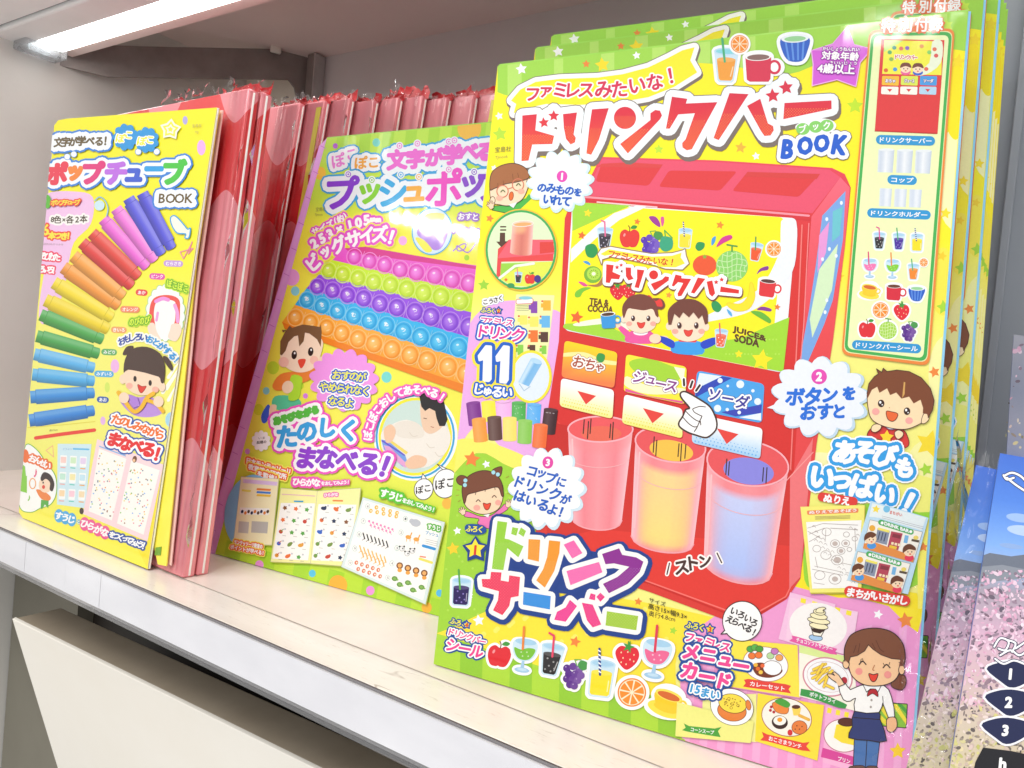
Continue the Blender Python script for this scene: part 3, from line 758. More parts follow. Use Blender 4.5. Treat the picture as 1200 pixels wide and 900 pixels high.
# mauve disc behind the craft-drink panel
pg.blob([(546, 390), (566, 362), (600, 352), (640, 360), (664, 380), (662, 470), (676, 560), (640, 552), (600, 536), (560, 500), (536, 520), (541, 440)], '#eeb0ea', 5)
pg.blob([(525, 560), (530, 520), (560, 515), (610, 532), (640, 552), (600, 548), (560, 530)], '#fdf06a', 4)
for x, y, r, c in ((611, 81, 7, '#fff'), (746, 65, 5, '#fff'), (687, 75, 5, '#f08a3a'), (706, 76, 9, '#fbe020'), (585, 136, 5, '#fff'), (586, 157, 9, '#b8e23a'), (579, 197, 4, '#fff'),
                   (574, 256, 5, '#ee8a3a'), (567, 334, 7, '#9ed63c'), (772, 175, 6, '#c0e63c'), (868, 173, 7, '#eab63a'), (886, 183, 5, '#fff'), (1002, 124, 10, '#c4e82a'), (1123, 72, 9, '#fbe020'), (1110, 30, 8, '#c9ec4a'),
                   (553, 538, 10, '#f5863c'), (570, 544, 5, '#fff'), (531, 643, 8, '#fbd22c'), (536, 622, 5, '#fff'), (561, 727, 7, '#fff'), (674, 752, 7, '#f5863c'), (748, 705, 5, '#f08a3a'), (789, 739, 5, '#aadc3c'), (551, 698, 4, '#fff'),
                   (1095, 436, 7, '#f28a3c'), (1089, 520, 17, '#f8dc2c'), (1085, 550, 8, '#a8da3a'), (1106, 360, 9, '#a8da3a'), (1104, 300, 6, '#f6d02c'), (1082, 641, 6, '#f28a3c'), (1061, 727, 10, '#f28a3c'), (1029, 720, 6, '#fff'), (1052, 880, 10, '#fbd22c'), (983, 324, 7, '#f8d22a'), (1108, 250, 7, '#ffe22c')):
    pg.star(x, y, r, c, rot=8 * (int(x) % 5) - 16, inner=.5)
pg.clip = None
# ------- the red drinks machine
pg.begin('printed_drinks_machine')
mach = [(704, 184), (840, 188), (975, 197)] + [(990, 204), (997, 220)] + [(990, 290), (976, 400), (957, 520), (938, 678), (922, 702), (876, 730), (760, 684), (638, 650), (640, 495), (655, 400), (662, 256), (668, 240), (690, 212)]
pg.poly(mach, lambda x, y: grad([(0, '#e84a60'), (.18, '#dd3230'), (1, '#d62c26')], (y - 184) / 540))
pg.blob([(628, 625), (640, 520), (642, 494), (660, 500), (680, 560), (690, 650), (650, 660)], '#e23e35', 3)
top = [(706, 186), (840, 190), (972, 199), (985, 208), (952, 250), (820, 240), (686, 229)]
pg.poly(top, '#ea5470')
for q in (zc((725, 60), (880, 52), (1085, 65), (1000, 190), (690, 165)), zd((60, 95), (120, 0), (520, 5), (420, 118)), zd((490, 120), (580, 8), (1005, 20), (880, 155))):
    pg.rrect(q, 4, '#e03c40'); pg.grid([q[0], q[-2], q[-1], q[0]][:4], 1, 1, lambda a, b: '#e8484c') if 0 else None
pg.poly(zd((580, 8), (1005, 20), (985, 50), (560, 35)), '#d9403f'); pg.poly(zc((725, 60), (880, 52), (1085, 65), (1070, 85), (705, 78)), '#dd4545')
pg.line([(686, 231), (820, 242), (948, 253)], 2.4, '#fb98a8'); pg.line([(686, 234), (820, 245), (950, 257)], 3.5, '#d9323c'); pg.line([(700, 237), (770, 243)], 1.6, '#ffd0d4')
# right side face of the machine with its blue picture
side = [(951, 254), (985, 208), (996, 220), (990, 290), (976, 400), (957, 520), (938, 678), (922, 702), (930, 560), (940, 400)]
pg.poly(side, lambda x, y: grad([(0, '#f26a80'), (.3, '#ea4a50'), (1, '#e4413e')], (y - 205) / 480))
sp = zd((1018, 265), (1155, 120), (1140, 400), (1080, 760), (1030, 900), (900, 1200), (880, 1380), (870, 1200), (940, 820), (980, 560))
pg.poly(sp, '#7aa8e4')
pg.poly(zd((1000, 580), (1110, 430), (1075, 700), (960, 980), (945, 870)), '#d5eec4'); pg.poly(zd((1000, 380), (1060, 300), (1040, 480), (990, 600)), '#e79ad8'); pg.poly(zd((1080, 240), (1140, 210), (1120, 380), (1075, 420)), '#6cc4d0')
for a, b in ((1045, 285), (1130, 190), (1060, 460), (1020, 520), (1035, 830), (1045, 760), (1100, 500)): pg.ell(*zd((a, b))[0], 1.8, 2.4, '#eef6ff', n=8)
pg.line([(940, 264), (934, 400), (926, 560), (917, 620)], 1.6, '#f67c78'); pg.line([(948, 262), (942, 380), (932, 500)], 1.2, '#f58a8c')
# recess and floor where the cups stand
pg.poly([(659, 498), (640, 492), (641, 640), (760, 676), (876, 722), (921, 692), (932, 560), (925, 548), (810, 520)], lambda x, y: grad([(0, '#c82822'), (.5, '#d43028'), (1, '#de382e')], (y - 500) / 200))
pg.poly([(640, 636), (700, 620), (930, 640), (936, 676), (921, 700), (876, 727), (760, 682), (640, 648)], '#e4382e')
pg.line([(745, 676), (876, 724), (921, 699), (934, 672)], 1.6, '#f8736a'); pg.poly([(641, 648), (760, 684), (876, 729), (876, 736), (760, 693), (641, 656)], '#dc3830')
pg.poly([(926, 560), (953, 513), (938, 676), (925, 690)], '#f0777a'); pg.line([(953, 530), (920, 565)], 1.2, '#f89a98')
# cups
def cup(rl, rr_, low, bl, br, blow, core, corec, topc):
    (x0, y0), (x1, y1) = rl, rr_; (u0, v0), (u1, v1) = bl, br
    cx, cy = (x0 + x1) / 2, (y0 + y1) / 2; rx = math.hypot(x1 - x0, y1 - y0) / 2; rot = math.degrees(math.atan2(y1 - y0, x1 - x0)); ry = low - cy
    bx, by = (u0 + u1) / 2, (v0 + v1) / 2; ry2 = blow - by
    n = 16; m = 12
    def wob(a, b): 
        h = math.sqrt(max(0, 1 - (2 * a - 1) ** 2)); return (0, h * ((1 - b) * ry + b * ry2))
    def fn(a, b):
        e = abs(2 * a - 1); base = grad([(0, '#f59aa2'), (.5, '#f28892'), (.9, '#f8b4bc'), (1, '#fac4ca')], e)
        if b < .12: return mixc(base, hx('#f58c90'), .4) if not isinstance(base, str) else base
        if core and b > .06 and b < .93:
            k = max(0, 1 - (e / .86) ** 5) * min(1, (b - .04) / .10) * min(1, (.97 - b) / .06); return mixc(tuple(base), tuple(hx(corec[0]) * (1 - b) + hx(corec[1]) * b), k * (.96 if a < .6 else .9))
        return base
    if core: pg.ell(cx + 2, cy + ry * .55, rx * .66, ry * .75, topc, rot)
    pg.grid([rl, rr_, br, bl], n, m, fn, wob)
    pg.ell(cx, cy, rx, ry, '#ee5a5e' if not core else '#e9565a', rot); 
    pg.ell(cx + 1, cy + ry * .35, rx * .62, ry * .6, topc, rot)
    pg.line(pg.ellp(cx, cy, rx, ry, rot, 36), 1.9, '#fbb2bb', True)
    pg.line([(u0, v0)] + [tuple(np.array(bl) * (1 - t) + np.array(br) * t + (0, math.sqrt(max(0, 1 - (2 * t - 1) ** 2)) * ry2)) for t in np.linspace(0.05, .95, 11)] + [(u1, v1)], 1.6, '#f5a6ae')
    a = .1; pg.line([(x0 + 5, y0 + ry * .8), (u0 + 4, v0 - 10)], 2.0, '#fac3c6')
    q = [tuple(np.array(rl) * .7 + np.array(bl) * .3), tuple(np.array(rr_) * .7 + np.array(br) * .3)]
    pg.line([tuple(np.array(q[0]) * (1 - t) + np.array(q[1]) * t + (0, math.sqrt(max(0, 1 - (2 * t - 1) ** 2)) * ry * .9)) for t in np.linspace(0.02, .98, 12)], .8, '#f9b8bc')
cup((666, 503), (742, 503), 518, (670, 606), (729, 610), 621, False, ('#f7a09a', '#f08a88'), '#ec6a55')
cup((745, 514), (827, 528), 541, (740, 628), (813, 638), 647, True, ('#fbd698', '#f9e27c'), '#f8c44a')
cup((829, 536), (924, 550), 569, (825, 656), (905, 672), 683, True, ('#cfd8fa', '#a9c2fa'), '#8c88e0')
for x, y, l in ((685, 492, 16), (690, 494, 20), (693, 491, 17), (716, 497, 16), (719, 495, 20), (767, 512, 18), (770, 516, 18), (796, 520, 15), (799, 520, 20), (804, 521, 16), (852, 538, 18), (855, 541, 16), (895, 548, 16), (899, 548, 18)): pg.line([(x, y), (x - 1.2, y + l)], 1.3, '#3a2a24')
# ------- the yellow display above the buttons
pg.begin('printed_display_panel')
DQ = [(671, 237), (934, 256), (918, 437), (661, 387)]
pg.rrect(DQ, 7, '#f2f3fa')
pg.rrect([(673, 239), (919, 255), (903, 434), (662, 386)], 6, '#fff01c')
pg.blob(zd((785, 290), (860, 290), (870, 420), (840, 600), (700, 760), (560, 840), (380, 880), (250, 900), (420, 810), (640, 700), (760, 500), (775, 340)), '#eef2fa', 4)
pg.poly(zc((555, 285), (900, 305), (720, 380), (555, 455)), '#a4dc3c'); pg.poly(zc((548, 560), (700, 420), (800, 350), (930, 305), (990, 312), (830, 390), (690, 500), (545, 640)), '#eef4f8')
pg.blob([(662, 380), (672, 379), (700, 378), (735, 393), (737, 401), (700, 394), (664, 386)], '#a6dc3c', 4)
pg.blob(zi((660, 250), (760, 225), (900, 215), (1000, 260), (960, 290), (860, 250), (700, 262)), '#f8f8e0', 4)
pg.poly([(918, 436), (925, 372), (900, 382), (870, 396), (830, 402), (800, 408), (792, 412)], '#a4dc34')
for i in range(30): pg.ell(840 + i * 29 % 76, 398 + i * 17 % 34, 1.2, 1.2, '#b8e650', n=6) if (398 + i * 17 % 34) < 400 + (i * 29 % 76) * .2 + 14 else None
pg.star(893, 422, 13, '#ffe81e', 8); pg.star(866, 415, 5, '#ffe81e')
pg.star(689, 250, 5, '#ffe22a', 10)
for x, y, r, c in ((682, 276, 5, '#ec7030'), (747, 260, 4, '#ee8030'), (676, 372, 8, '#ec6a30'), (844, 264, 5, '#ee9030'), (784, 346, 4, '#f09a40'), (911, 360, 4, '#ee8030')): pg.star(x, y, r, c, 12)
pg.text('TEA &', (691, 357), (713, 359), 7.5, '#6a4422', bold=.7); pg.text('COCOA', (689, 365), (718, 367), 7.5, '#6a4422', bold=.7)
pg.text('JUICE&', (859, 390), (897, 402), 8, '#5a3a1e', bold=.8); pg.text('SODA', (861, 400), (889, 407), 8.5, '#5a3a1e', bold=.8)
at(pg, 709, 279, .26, 3); ic_glass(pg, '#3a3440', '#ee6a9a', '#c8c0d8', False, 'v', bent=True)
at(pg, 738, 278, .30, 0); ic_apple(pg, '#e63a34', False)
at(pg, 764, 285, .34, 0); ic_grapes(pg, '#5a34b4', False); off(pg)
pg.blob([(774, 282), (778, 277), (788, 280), (788, 291), (780, 295), (774, 291)], '#3aa880', 4); pg.line([(780, 278), (779, 270), (788, 279)], 1.4, '#5ab850')
at(pg, 803, 279, .24, 4); ic_glass(pg, '#f8e23a', '#1d3a8a', None, False); off(pg)
pg.ell(826, 311, 14, 12, '#ec5a30'); pg.star(826, 301, 3, '#8ab83a')
at(pg, 858, 312, .48, 0); ic_melon(pg, False, '#8ed46a', '#c8ecaa')
at(pg, 886, 295, .22, 10); ic_glass(pg, '#ee5a2c', '#3a9a5a', None, False, 'v'); at(pg, 907, 292, .21); ic_orange(pg, True); off(pg)
for q, c in ((zd((275, 450), (290, 420), (328, 425), (325, 455), (295, 472)), '#2e9a58'), (zd((370, 775), (400, 765), (430, 800), (410, 830), (378, 815)), '#2e9a58'), (zc((632, 545), (680, 530), (705, 570), (680, 610), (640, 600)), '#2a9a52')): pg.blob(q, c, 4)
pg.blob(zd((595, 660), (612, 665), (625, 740), (590, 810), (520, 825), (470, 800), (465, 775), (540, 780), (585, 730)), '#fbe42c', 4, '#f0cf20', .6)
at(pg, 900, 337, .27, 6); ic_mug(pg, '#e2353c', '#5a3430', True); off(pg)
for q, c in ((zd((370, 440), (372, 400), (395, 385), (390, 420)), '#4aa0e0'), (zd((398, 448), (430, 395), (480, 378), (490, 398), (440, 425)), '#d83a96'), (zd((635, 608), (655, 575), (700, 560), (700, 582), (660, 590)), '#8a3a9a'), (zd((635, 815), (665, 797), (718, 810), (715, 826), (670, 820)), '#8a3a9a'), (zd((460, 812), (485, 830), (490, 855), (470, 840)), '#5ab0e8'), (zd((600, 828), (660, 828), (715, 870), (712, 895), (680, 880)), '#6ab83a'),
             (zc((1003, 372), (1040, 370), (1065, 400), (1068, 432), (1030, 410)), '#a03a9a'), (zc((1072, 378), (1090, 372), (1092, 405), (1080, 428)), '#e05aa0'), (zc((618, 635), (640, 630), (660, 645), (655, 655)), '#4aa0e0'), (zc((590, 752), (620, 755), (645, 775), (620, 778)), '#e6559a'), (zc((572, 840), (575, 810), (620, 785), (665, 788), (620, 810), (600, 840)), '#7cc83a')): pg.blob(q, c, 4)
pg.ell(695, 322, 10.5, 10, '#7ab83c'); pg.ell(696, 321, 8, 7.5, '#b5e04c'); pg.ell(696, 321, 2.4, 2.2, '#f6f8d8')
for i in range(12): a = i * 30; pg.ell(696 + 4.6 * math.cos(math.radians(a)), 321 + 4.3 * math.sin(math.radians(a)), .55, .55, '#4a5a20', n=6)
pg.blob(zc((640, 770), (700, 765), (735, 720), (738, 760), (700, 782)), '#b07a4a', 4)
for cx, cy in ((724, 342), (737, 341)): at(pg, cx, cy, .24, 0); ic_strawberry(pg, False)
off(pg)
# display banner and small title
bn_ = zc((705, 590), (725, 560), (780, 548), (900, 570), (1020, 590), (1140, 585), (1200, 570)) + zd((215, 462), (220, 500), (237, 545), (200, 580), (100, 575)) + zc((1040, 655), (900, 625), (780, 605), (730, 620), (728, 650), (715, 615))
shapes(pg, [bn_], '#fffdf6', [(1.2, '#9a7a5a')]); 
bi = zc((720, 590), (770, 562), (900, 585), (1020, 605), (1140, 600)) + zd((195, 482), (190, 510), (215, 545), (160, 568), (60, 565)) + zc((1040, 640), (900, 610), (790, 592), (745, 600))
pg.poly(bi, '#ffe93a')
chars(pg, 'ファミレスみたいな！', [zc(p)[0] for p in ((785, 592), (820, 600), (858, 604), (890, 608), (925, 615), (965, 622), (1005, 628), (1050, 632), (1095, 635), (1140, 638))], 8.4, '#d8352c', bold=.35, rots=6)
t2 = [zc((755, 650), (798, 655), (792, 695), (838, 715), (830, 738), (785, 735), (775, 760), (752, 757)), zc((868, 668), (900, 670), (900, 712), (915, 735), (885, 745), (870, 720)), zc((935, 680), (978, 685), (945, 790), (920, 785), (935, 735)),
      [zd(p)[0] for p in circ(32, 612, 27, 12)], zd((15, 665), (80, 640), (100, 620), (122, 625), (120, 645), (38, 705)), zd((160, 610), (195, 618), (195, 632), (252, 636), (195, 735), (175, 738), (172, 722), (205, 660), (175, 655), (150, 680), (138, 676)),
      zd((290, 628), (335, 635), (270, 722), (250, 716)), zd((342, 652), (375, 645), (392, 720), (375, 740), (358, 725)), zd((425, 680), (532, 700), (530, 722), (420, 712))]
st2 = [[zc(p)[0] for p in starp(818, 668, 14)], [zc(p)[0] for p in starp(842, 655, 12)], [zd(p)[0] for p in starp(398, 655, 15)], [zd(p)[0] for p in starp(430, 640, 15)]]
shapes(pg, t2 + st2, '#e4322f', [(4.4, '#7a3f3a', (.5, 1)), (3.8, '#ffffff')])
# girl and boy on the display
def kid(cx, cy, s, hair, girl):
    at(pg, cx, cy, s)
    if girl:
        pg.blob([(-30, 44), (30, 44), (40, 80), (-44, 76)], '#ee5aa2', 4); pg.blob([(-30, 50), (-62, 26), (-66, 38), (-36, 68)], '#ee5aa2', 4); pg.ell(-70, 24, 11, 10, '#fbdcc0'); pg.ell(0, 48, 22, 9, '#fff6f8'); pg.blob([(30, 52), (56, 60), (62, 78), (40, 80)], '#ee5aa2', 4); pg.ell(70, 68, 14, 10, '#fbdcc0')
        pg.blob([(20, -50), (60, -54), (74, -34), (62, -20), (36, -30)], hair, 4); pg.blob([(10, -52), (26, -64), (44, -46), (60, -52), (66, -30), (44, -32), (26, -40)], '#e8403c', 4)
    else:
        pg.blob([(-34, 50), (34, 50), (40, 84), (-40, 80)], '#3aa0ea', 4); pg.poly([(-26, 46), (26, 46), (22, 52), (-22, 50)], '#e8403c'); pg.blob([(-38, 48), (-76, 34), (-74, 50), (-40, 68)], '#2848c8', 4); pg.blob([(36, 52), (74, 38), (82, 52), (46, 70)], '#2848c8', 4); pg.ell(86, 40, 11, 12, '#fbdcc0'); pg.ell(-88, 42, 16, 13, '#fbdcc0')
    pg.blob([(-46, 0), (-40, -36), (0, -54), (40, -36), (48, 4), (40, 36), (0, 50), (-38, 34)], '#fde2c8', 5)
    pg.ell(-50, 8, 9, 11, '#fde2c8'); pg.ell(50, 10, 9, 11, '#fde2c8')
    if girl: pg.blob([(-50, 6), (-54, -30), (-30, -60), (10, -66), (44, -44), (54, 0), (46, -2), (36, -22), (10, -18), (-20, -22), (-38, -22)], hair, 4)
    else: pg.poly(crom([(-52, 4), (-52, -36), (-22, -62), (20, -64), (52, -40), (56, 0)], 5, False) + [(48, 4), (40, -22), (30, -12), (16, -30), (4, -16), (-12, -30), (-22, -14), (-36, -26), (-44, 4)], hair)
    for x in (-22, 24): pg.ell(x, 6, 6, 8.5, '#4a2a28'); pg.ell(x - 2, 3, 2, 3, '#fff', n=8)
    for x in (-34, 38): pg.ell(x, 22, 9, 7, '#f8b0a0')
    mouth(pg, 2, 18, 12, 18, '#e8453a', '#c03a30', 1.5); off(pg)
kid(751, 371, .39, '#7a4438', True); kid(806, 379, .43, '#744034', False)
at(pg, 714, 375, .24, -5); ic_mug(pg, '#3a9ae0', '#5a3a2a', False); at(pg, 845, 396, .22, 5); ic_glass(pg, '#ee6a4a', '#e85a6a', '#fff', False, 'v'); off(pg)
# ------- buttons
pg.begin('printed_buttons')
def btn(q, r, col): pg.rrect([(x + .9, y + 1.2) for x, y in q], r, '#b92a26'); pg.rrect(q, r, col)
B1 = [(662, 399), (724, 413), (720, 455), (658, 442)]; B2 = [(734, 415), (805, 430), (803, 474), (731, 459)]; B3_ = [(817, 434), (896, 450), (893, 496), (813, 480)]
btn(B1, 5, lambda x, y: grad([(0, '#ffd61e'), (.42, '#fbc22c'), (.5, '#f07a3c'), (1, '#f4844a')], (y - 400 - (x - 662) * .2) / 42))
pg.clip = B1; pg.blob([(660, 414), (685, 413), (705, 421), (723, 424), (722, 428), (700, 425), (680, 418), (660, 418)], '#fff0a0', 4); pg.clip = None
btn(B2, 5, '#f8ea3a'); pg.clip = B2; pg.blob([(738, 424), (760, 420), (790, 430), (799, 432), (795, 446), (770, 448), (745, 436)], '#a8d836', 4); pg.blob([(735, 441), (760, 452), (800, 455), (802, 460), (760, 462), (733, 452)], '#fff9c8', 4); pg.poly([(733, 455), (760, 464), (800, 470), (801, 473), (733, 459)], '#e85a9a'); pg.poly([(790, 430), (803, 432), (801, 450)], '#fff6dc'); pg.clip = None
btn(B3_, 6, '#4aa4ea'); pg.clip = B3_; pg.poly([(820, 437), (846, 441), (815, 456)], '#e8f2fc'); pg.poly([(846, 441), (858, 443), (815, 466), (816, 456)], '#3048b8')
pg.poly([(893, 474), (892, 484), (862, 488), (845, 483)], '#3a48b8'); pg.poly([(892, 484), (892, 493), (866, 489)], '#eef4ff'); pg.clip = None
for a, b, r in ((320, 230, 3), (438, 252, 4.6), (540, 353, 4), (305, 393, 4.2), (512, 290, 2), (432, 417, 2.2), (225, 215, 2), (362, 400, 2), (365, 262, 1.6), (470, 390, 1.4)): pg.ell(*zf((a, b))[0], r, r, '#eaf5ff')
for q, c1 in (([(658, 443), (720, 457), (718, 491), (656, 476)], '#f2ee8a'), ([(732, 462), (800, 479), (800, 514), (729, 496)], '#f2ee7a'), ([(812, 484), (894, 502), (891, 538), (811, 519)], '#a8d2f4')):
    btn(q, 5, (lambda q, c1: lambda x, y: grad([(0, '#ffffff'), (.45, '#fdfdf6'), (1, c1)], (y - q[0][1] - (x - q[0][0]) * .21) / 35))(q, c1))
    w = (q[1][0] - q[0][0])
    for i in range(18):
        for j in range(3):
            x = q[3][0] + 4 + i * (w - 7) / 18; y = q[3][1] - 3 - j * 4 + (x - q[3][0]) * .235
            pg.ell(x + (j % 2) * 1.6, y, 1.0 - j * .2, 1.0 - j * .2, mixc(c1, '#e8d83a' if c1 != '#a8d2f4' else '#4a9fe8', .7), n=6)
for cx, cy, s in ((688, 465, 1), (766, 486, 1.12), (853, 510, 1.15)): pg.poly([(cx - 11 * s, cy - 7 * s), (cx + 11 * s, cy - 1 * s), (cx - 1 * s, cy + 9 * s)], '#e8433a')
chars(pg, 'おちゃ', [(679, 424), (692, 427), (703, 431)], [14, 13, 11], '#b0523c', [(3.3, '#8a4038'), (2.6, '#fffaf4')], .55, 10)
pg.blob([(699, 420), (702, 414), (709, 416), (708, 423), (703, 425)], '#3a9a4a', 4)
chars(pg, 'ジュース', [(750, 442), (763, 446), (775, 450), (787, 453)], [14.5, 12, 13, 14.5], '#8a3a8c', [(3.5, '#7a3a7c'), (2.8, '#ffffff')], .6, 12)
chars(pg, 'ソーダ', [(837, 463), (853, 467), (870, 471)], [15, 14, 15], '#3e3a9c', [(3.7, '#3a3a8c'), (3.0, '#ffffff')], .7, 10)
# pointing hand
hp = ze((787, 412), (800, 396), (830, 400), (900, 440), (960, 482), (990, 535), (1002, 580), (995, 620), (960, 655), (930, 664), (880, 650), (830, 632), (785, 602), (780, 575), (802, 540), (820, 500), (842, 490), (800, 440))
pg.blob(hp, '#ffffff', 3, '#4a3028', 2.0)
for q in (ze((862, 495), (900, 482), (935, 485)), ze((860, 498), (870, 515), (900, 532), (915, 538)), ze((822, 512), (850, 540), (885, 565), (905, 568)), ze((803, 545), (835, 580), (865, 600), (885, 600)), ze((915, 538), (905, 560), (885, 605), (870, 628)), ze((905, 568), (908, 590))): pg.curve(q, 1.0, '#4a3028', 4)
for q in (ze((808, 322), (810, 358)), ze((858, 335), (846, 370)), ze((902, 358), (880, 390))): pg.line(q, 5.2, '#ffffff'); pg.line(q, 2.6, '#3a2620')
# ------- title banner and big title
pg.begin('title_banner')
ban = [(599, 118), (610, 105), (628, 96), (656, 92.5), (700, 91), (730, 87), (760, 79), (784, 67.5), (800, 59), (814, 55.5), (809, 71), (817, 85), (790, 102), (760, 114), (720, 121), (680, 123), (640, 122), (612, 128), (602, 133), (605, 122)]
shapes(pg, [ban], '#fff02a', [(6.4, BR, (.8, 2.6)), (6.3, BR), (5.4, '#fffefa')])
chars(pg, 'ファミレスみたいな！', [za(p)[0] for p in ((322, 455), (400, 442), (483, 428), (560, 430), (635, 430), (738, 425), (830, 422), (935, 402), (1038, 380), (1130, 345))], [17, 16, 18, 18, 18, 20, 19, 20, 19, 20], '#dc2f56', [(2.6, '#ffffff')], 1.0, [0, 0, 0, 0, 0, -4, -6, -9, -14, -16])
pg.begin('title_lettering')
TT = [za((262, 578), (347, 570), (338, 665), (448, 697), (437, 745), (320, 748), (298, 842), (257, 845)),
      za((500, 570), (582, 560), (562, 690), (575, 708), (570, 735), (545, 748), (518, 715), (505, 650)),
      za((670, 542), (768, 535), (710, 720), (665, 808), (637, 800), (655, 640)),
      [za(p)[0] for p in circ(863, 592, 65, 28)],
      za((835, 745), (1012, 605), (1012, 565), (1040, 546), (1068, 550), (1080, 578), (1068, 600), (880, 800)),
      zb((38, 418), (128, 430), (120, 458), (304, 450), (168, 700), (155, 725), (125, 732), (100, 715), (98, 690), (118, 668), (172, 515), (75, 522), (25, 605), (3, 605)),
      zb((375, 397), (487, 403), (312, 672), (282, 660)),
      zb((478, 472), (555, 430), (600, 575), (630, 590), (634, 615), (615, 645), (580, 648), (560, 620)),
      zb((697, 455), (972, 440), (973, 490), (690, 550))]
SS = [[za(p)[0] for p in starp(388, 620, 33, -8)], [za(p)[0] for p in starp(446, 580, 34, 0)], [zb(p)[0] for p in starp(628, 412, 44, -5)], [zb(p)[0] for p in starp(706, 365, 44, -8)]]
rg = lambda x, y: grad([(0, '#d92a48'), (.35, '#e02c42'), (1, '#ee5a3c')], (y - 110 + (x - 600) * .03) / 75)
shapes(pg, TT + SS, rg, [(9.6, BR, (1.5, 3.8)), (9.2, BR, (0, 0)), (8.2, '#f4fbff')])
for P in TT:   # halftone dots in the foot of each letter
    xs_ = [p[0] for p in P]; ys_ = [p[1] for p in P]; y = max(ys_) - (max(ys_) - min(ys_)) * .55; j = 0
    while y < max(ys_):
        x = min(xs_) + (j % 2) * 1.6
        while x < max(xs_):
            ins = 0
            for a, b in zip(P, P[1:] + P[:1]):
                if (a[1] > y) != (b[1] > y) and x < a[0] + (y - a[1]) * (b[0] - a[0]) / (b[1] - a[1]): ins ^= 1
                d2 = np.array(b) - np.array(a); tt = max(0, min(1, ((x - a[0]) * d2[0] + (y - a[1]) * d2[1]) / (d2 @ d2))); 
                if math.hypot(x - a[0] - tt * d2[0], y - a[1] - tt * d2[1]) < 1.0: ins = 0; break
            if ins: pg.poly([(x - .75, y), (x, y - .75), (x + .75, y), (x, y + .75)], '#f7864a')
            x += 3.2
        y += 1.6; j += 1
pg.begin('title_word')
bk = 'BOOK'; cols_ = []
outs_ = [(8.6, BR, (1.2, 3)), (8.2, BR), (6.6, '#fbfdff')]
gx = [(0, 918, 173, 26), (0, 943, 169, 26), (0, 965, 166, 26), (0, 984, 169, 26)]
chars(pg, 'BOOK', [(923, 175), (943.5, 171), (963, 168), (984, 170)], [30, 27, 27, 31], '#1d5fd0', [(8.0, BR), (6.6, '#fbfdff')], 2.6, [2, -8, -4, 6], .8)
pg.blob([(932, 150), (940, 143), (958, 139), (974, 141), (980, 148), (972, 156), (944, 160)], '#fbfdff', 4)
for x, y in ((941, 151.5), (956, 149), (969, 147.5)): pg.ell(x, y, 8, 7, '#8ad46a')
chars(pg, 'ブック', [(941, 151.5), (956, 149.5), (969, 147.5)], [9, 8, 9], '#ffffff', (), .5, -8)
# ------- drinks at the top and the age star
pg.begin('printed_top_drinks')
at(pg, 851, 76, .40, 2); ic_glass(pg, '#f3a23e', '#4ab07a', None, True, 'v', ice='#8ad8e4'); at(pg, 867, 52, .26); ic_orange(pg, True); at(pg, 890, 79, .42, -2); ic_mug(pg, '#d93352', '#8a6a66'); at(pg, 932, 57, .45, -3); ic_bowl(pg); off(pg)
pg.begin('age_star')
pg.blob([(0, 0)] * 0 + [q for q in crom([(993, 32), (1001, 53), (1022, 58), (1008, 74), (1003, 102), (981, 94), (952, 101), (953, 76), (951, 60), (976, 52)], 1)], '#d860dc', 1, '#f6b4ee', 1.2)
pg.poly([(993, 32), (1001, 53), (1015, 56), (976, 60), (951, 60), (976, 52)], '#e48ae6')
pg.text('かいしょうねんれい', (964, 60), (1007, 61), 4.5, '#fff', [(1.3, '#a03ab0')], .25)
pg.text('対象年齢', (963, 70), (1006, 72), 9.5, '#fff', [(1.7, '#9a34aa')], .6)
pg.text('さいいじょう', (972, 76), (1004, 77), 3.6, '#fff', [(1.0, '#a03ab0')], .2)
pg.text('4歳以上', (958, 86), (1001, 88), 11, '#fff', [(1.8, '#9a34aa')], .7)
pg.begin('publisher_text')
pg.text('宝島社', (580, 179), (599, 177.5), 6.5, '#7a7a4a', (), 0); pg.text('TJmook', (580, 187.5), (595, 186), 4.5, '#7a7a4a', (), 0)
# ------- boy with glasses and speech cloud 1
pg.begin('printed_boy_with_glasses')
pg.poly(zc((280, 262), (300, 235), (318, 262), (255, 320), (240, 350), (165, 348), (88, 332), (85, 308), (160, 300)), '#4cb848'); pg.line(zc((160, 348), (85, 332), (88, 308), (160, 302)), .8, INK)
pg.blob(zc((75, 170), (80, 280), (130, 300), (190, 305), (260, 270), (295, 200), (300, 150), (240, 100), (130, 110)), '#fde0bd', 5, INK, .8)
pg.ell(*zc((302, 168))[0], 3, 4.5, '#fde0bd', line=INK, lw=.7); pg.ell(*zc((88, 275))[0], 3, 4.5, '#fde0bd', line=INK, lw=.7)
pg.blob(zc((72, 210), (80, 120), (130, 75), (210, 58), (280, 85), (302, 140), (240, 165), (160, 180), (100, 205)), '#a8683c', 5, INK, .9)
for q in (((118, 175), (120, 200)), ((150, 160), (153, 185)), ((205, 120), (208, 152)), ((235, 115), (240, 140))): pg.line(zc(*q), .6, '#7a4424')
for cx, cy in ((146, 222), (237, 184)): x, y = zc((cx, cy))[0]; pg.line(pg.ellp(x, y, 6.6, 7, 0, 24), 1.1, '#d8785a', True); smile_eye(pg, x + .5, y, 2.4, '#4a6a30', 1.1)
pg.line(zc((178, 208), (203, 200)), .9, '#d8785a'); pg.ell(*zc((197, 250))[0], 2.6, 5.2, '#e8702c', 8, line='#8a3a1c', lw=.6)
pg.ell(*zc((128, 262))[0], 4, 3, '#f8b8a0'); pg.ell(*zc((255, 222))[0], 4, 3, '#f8b8a0')
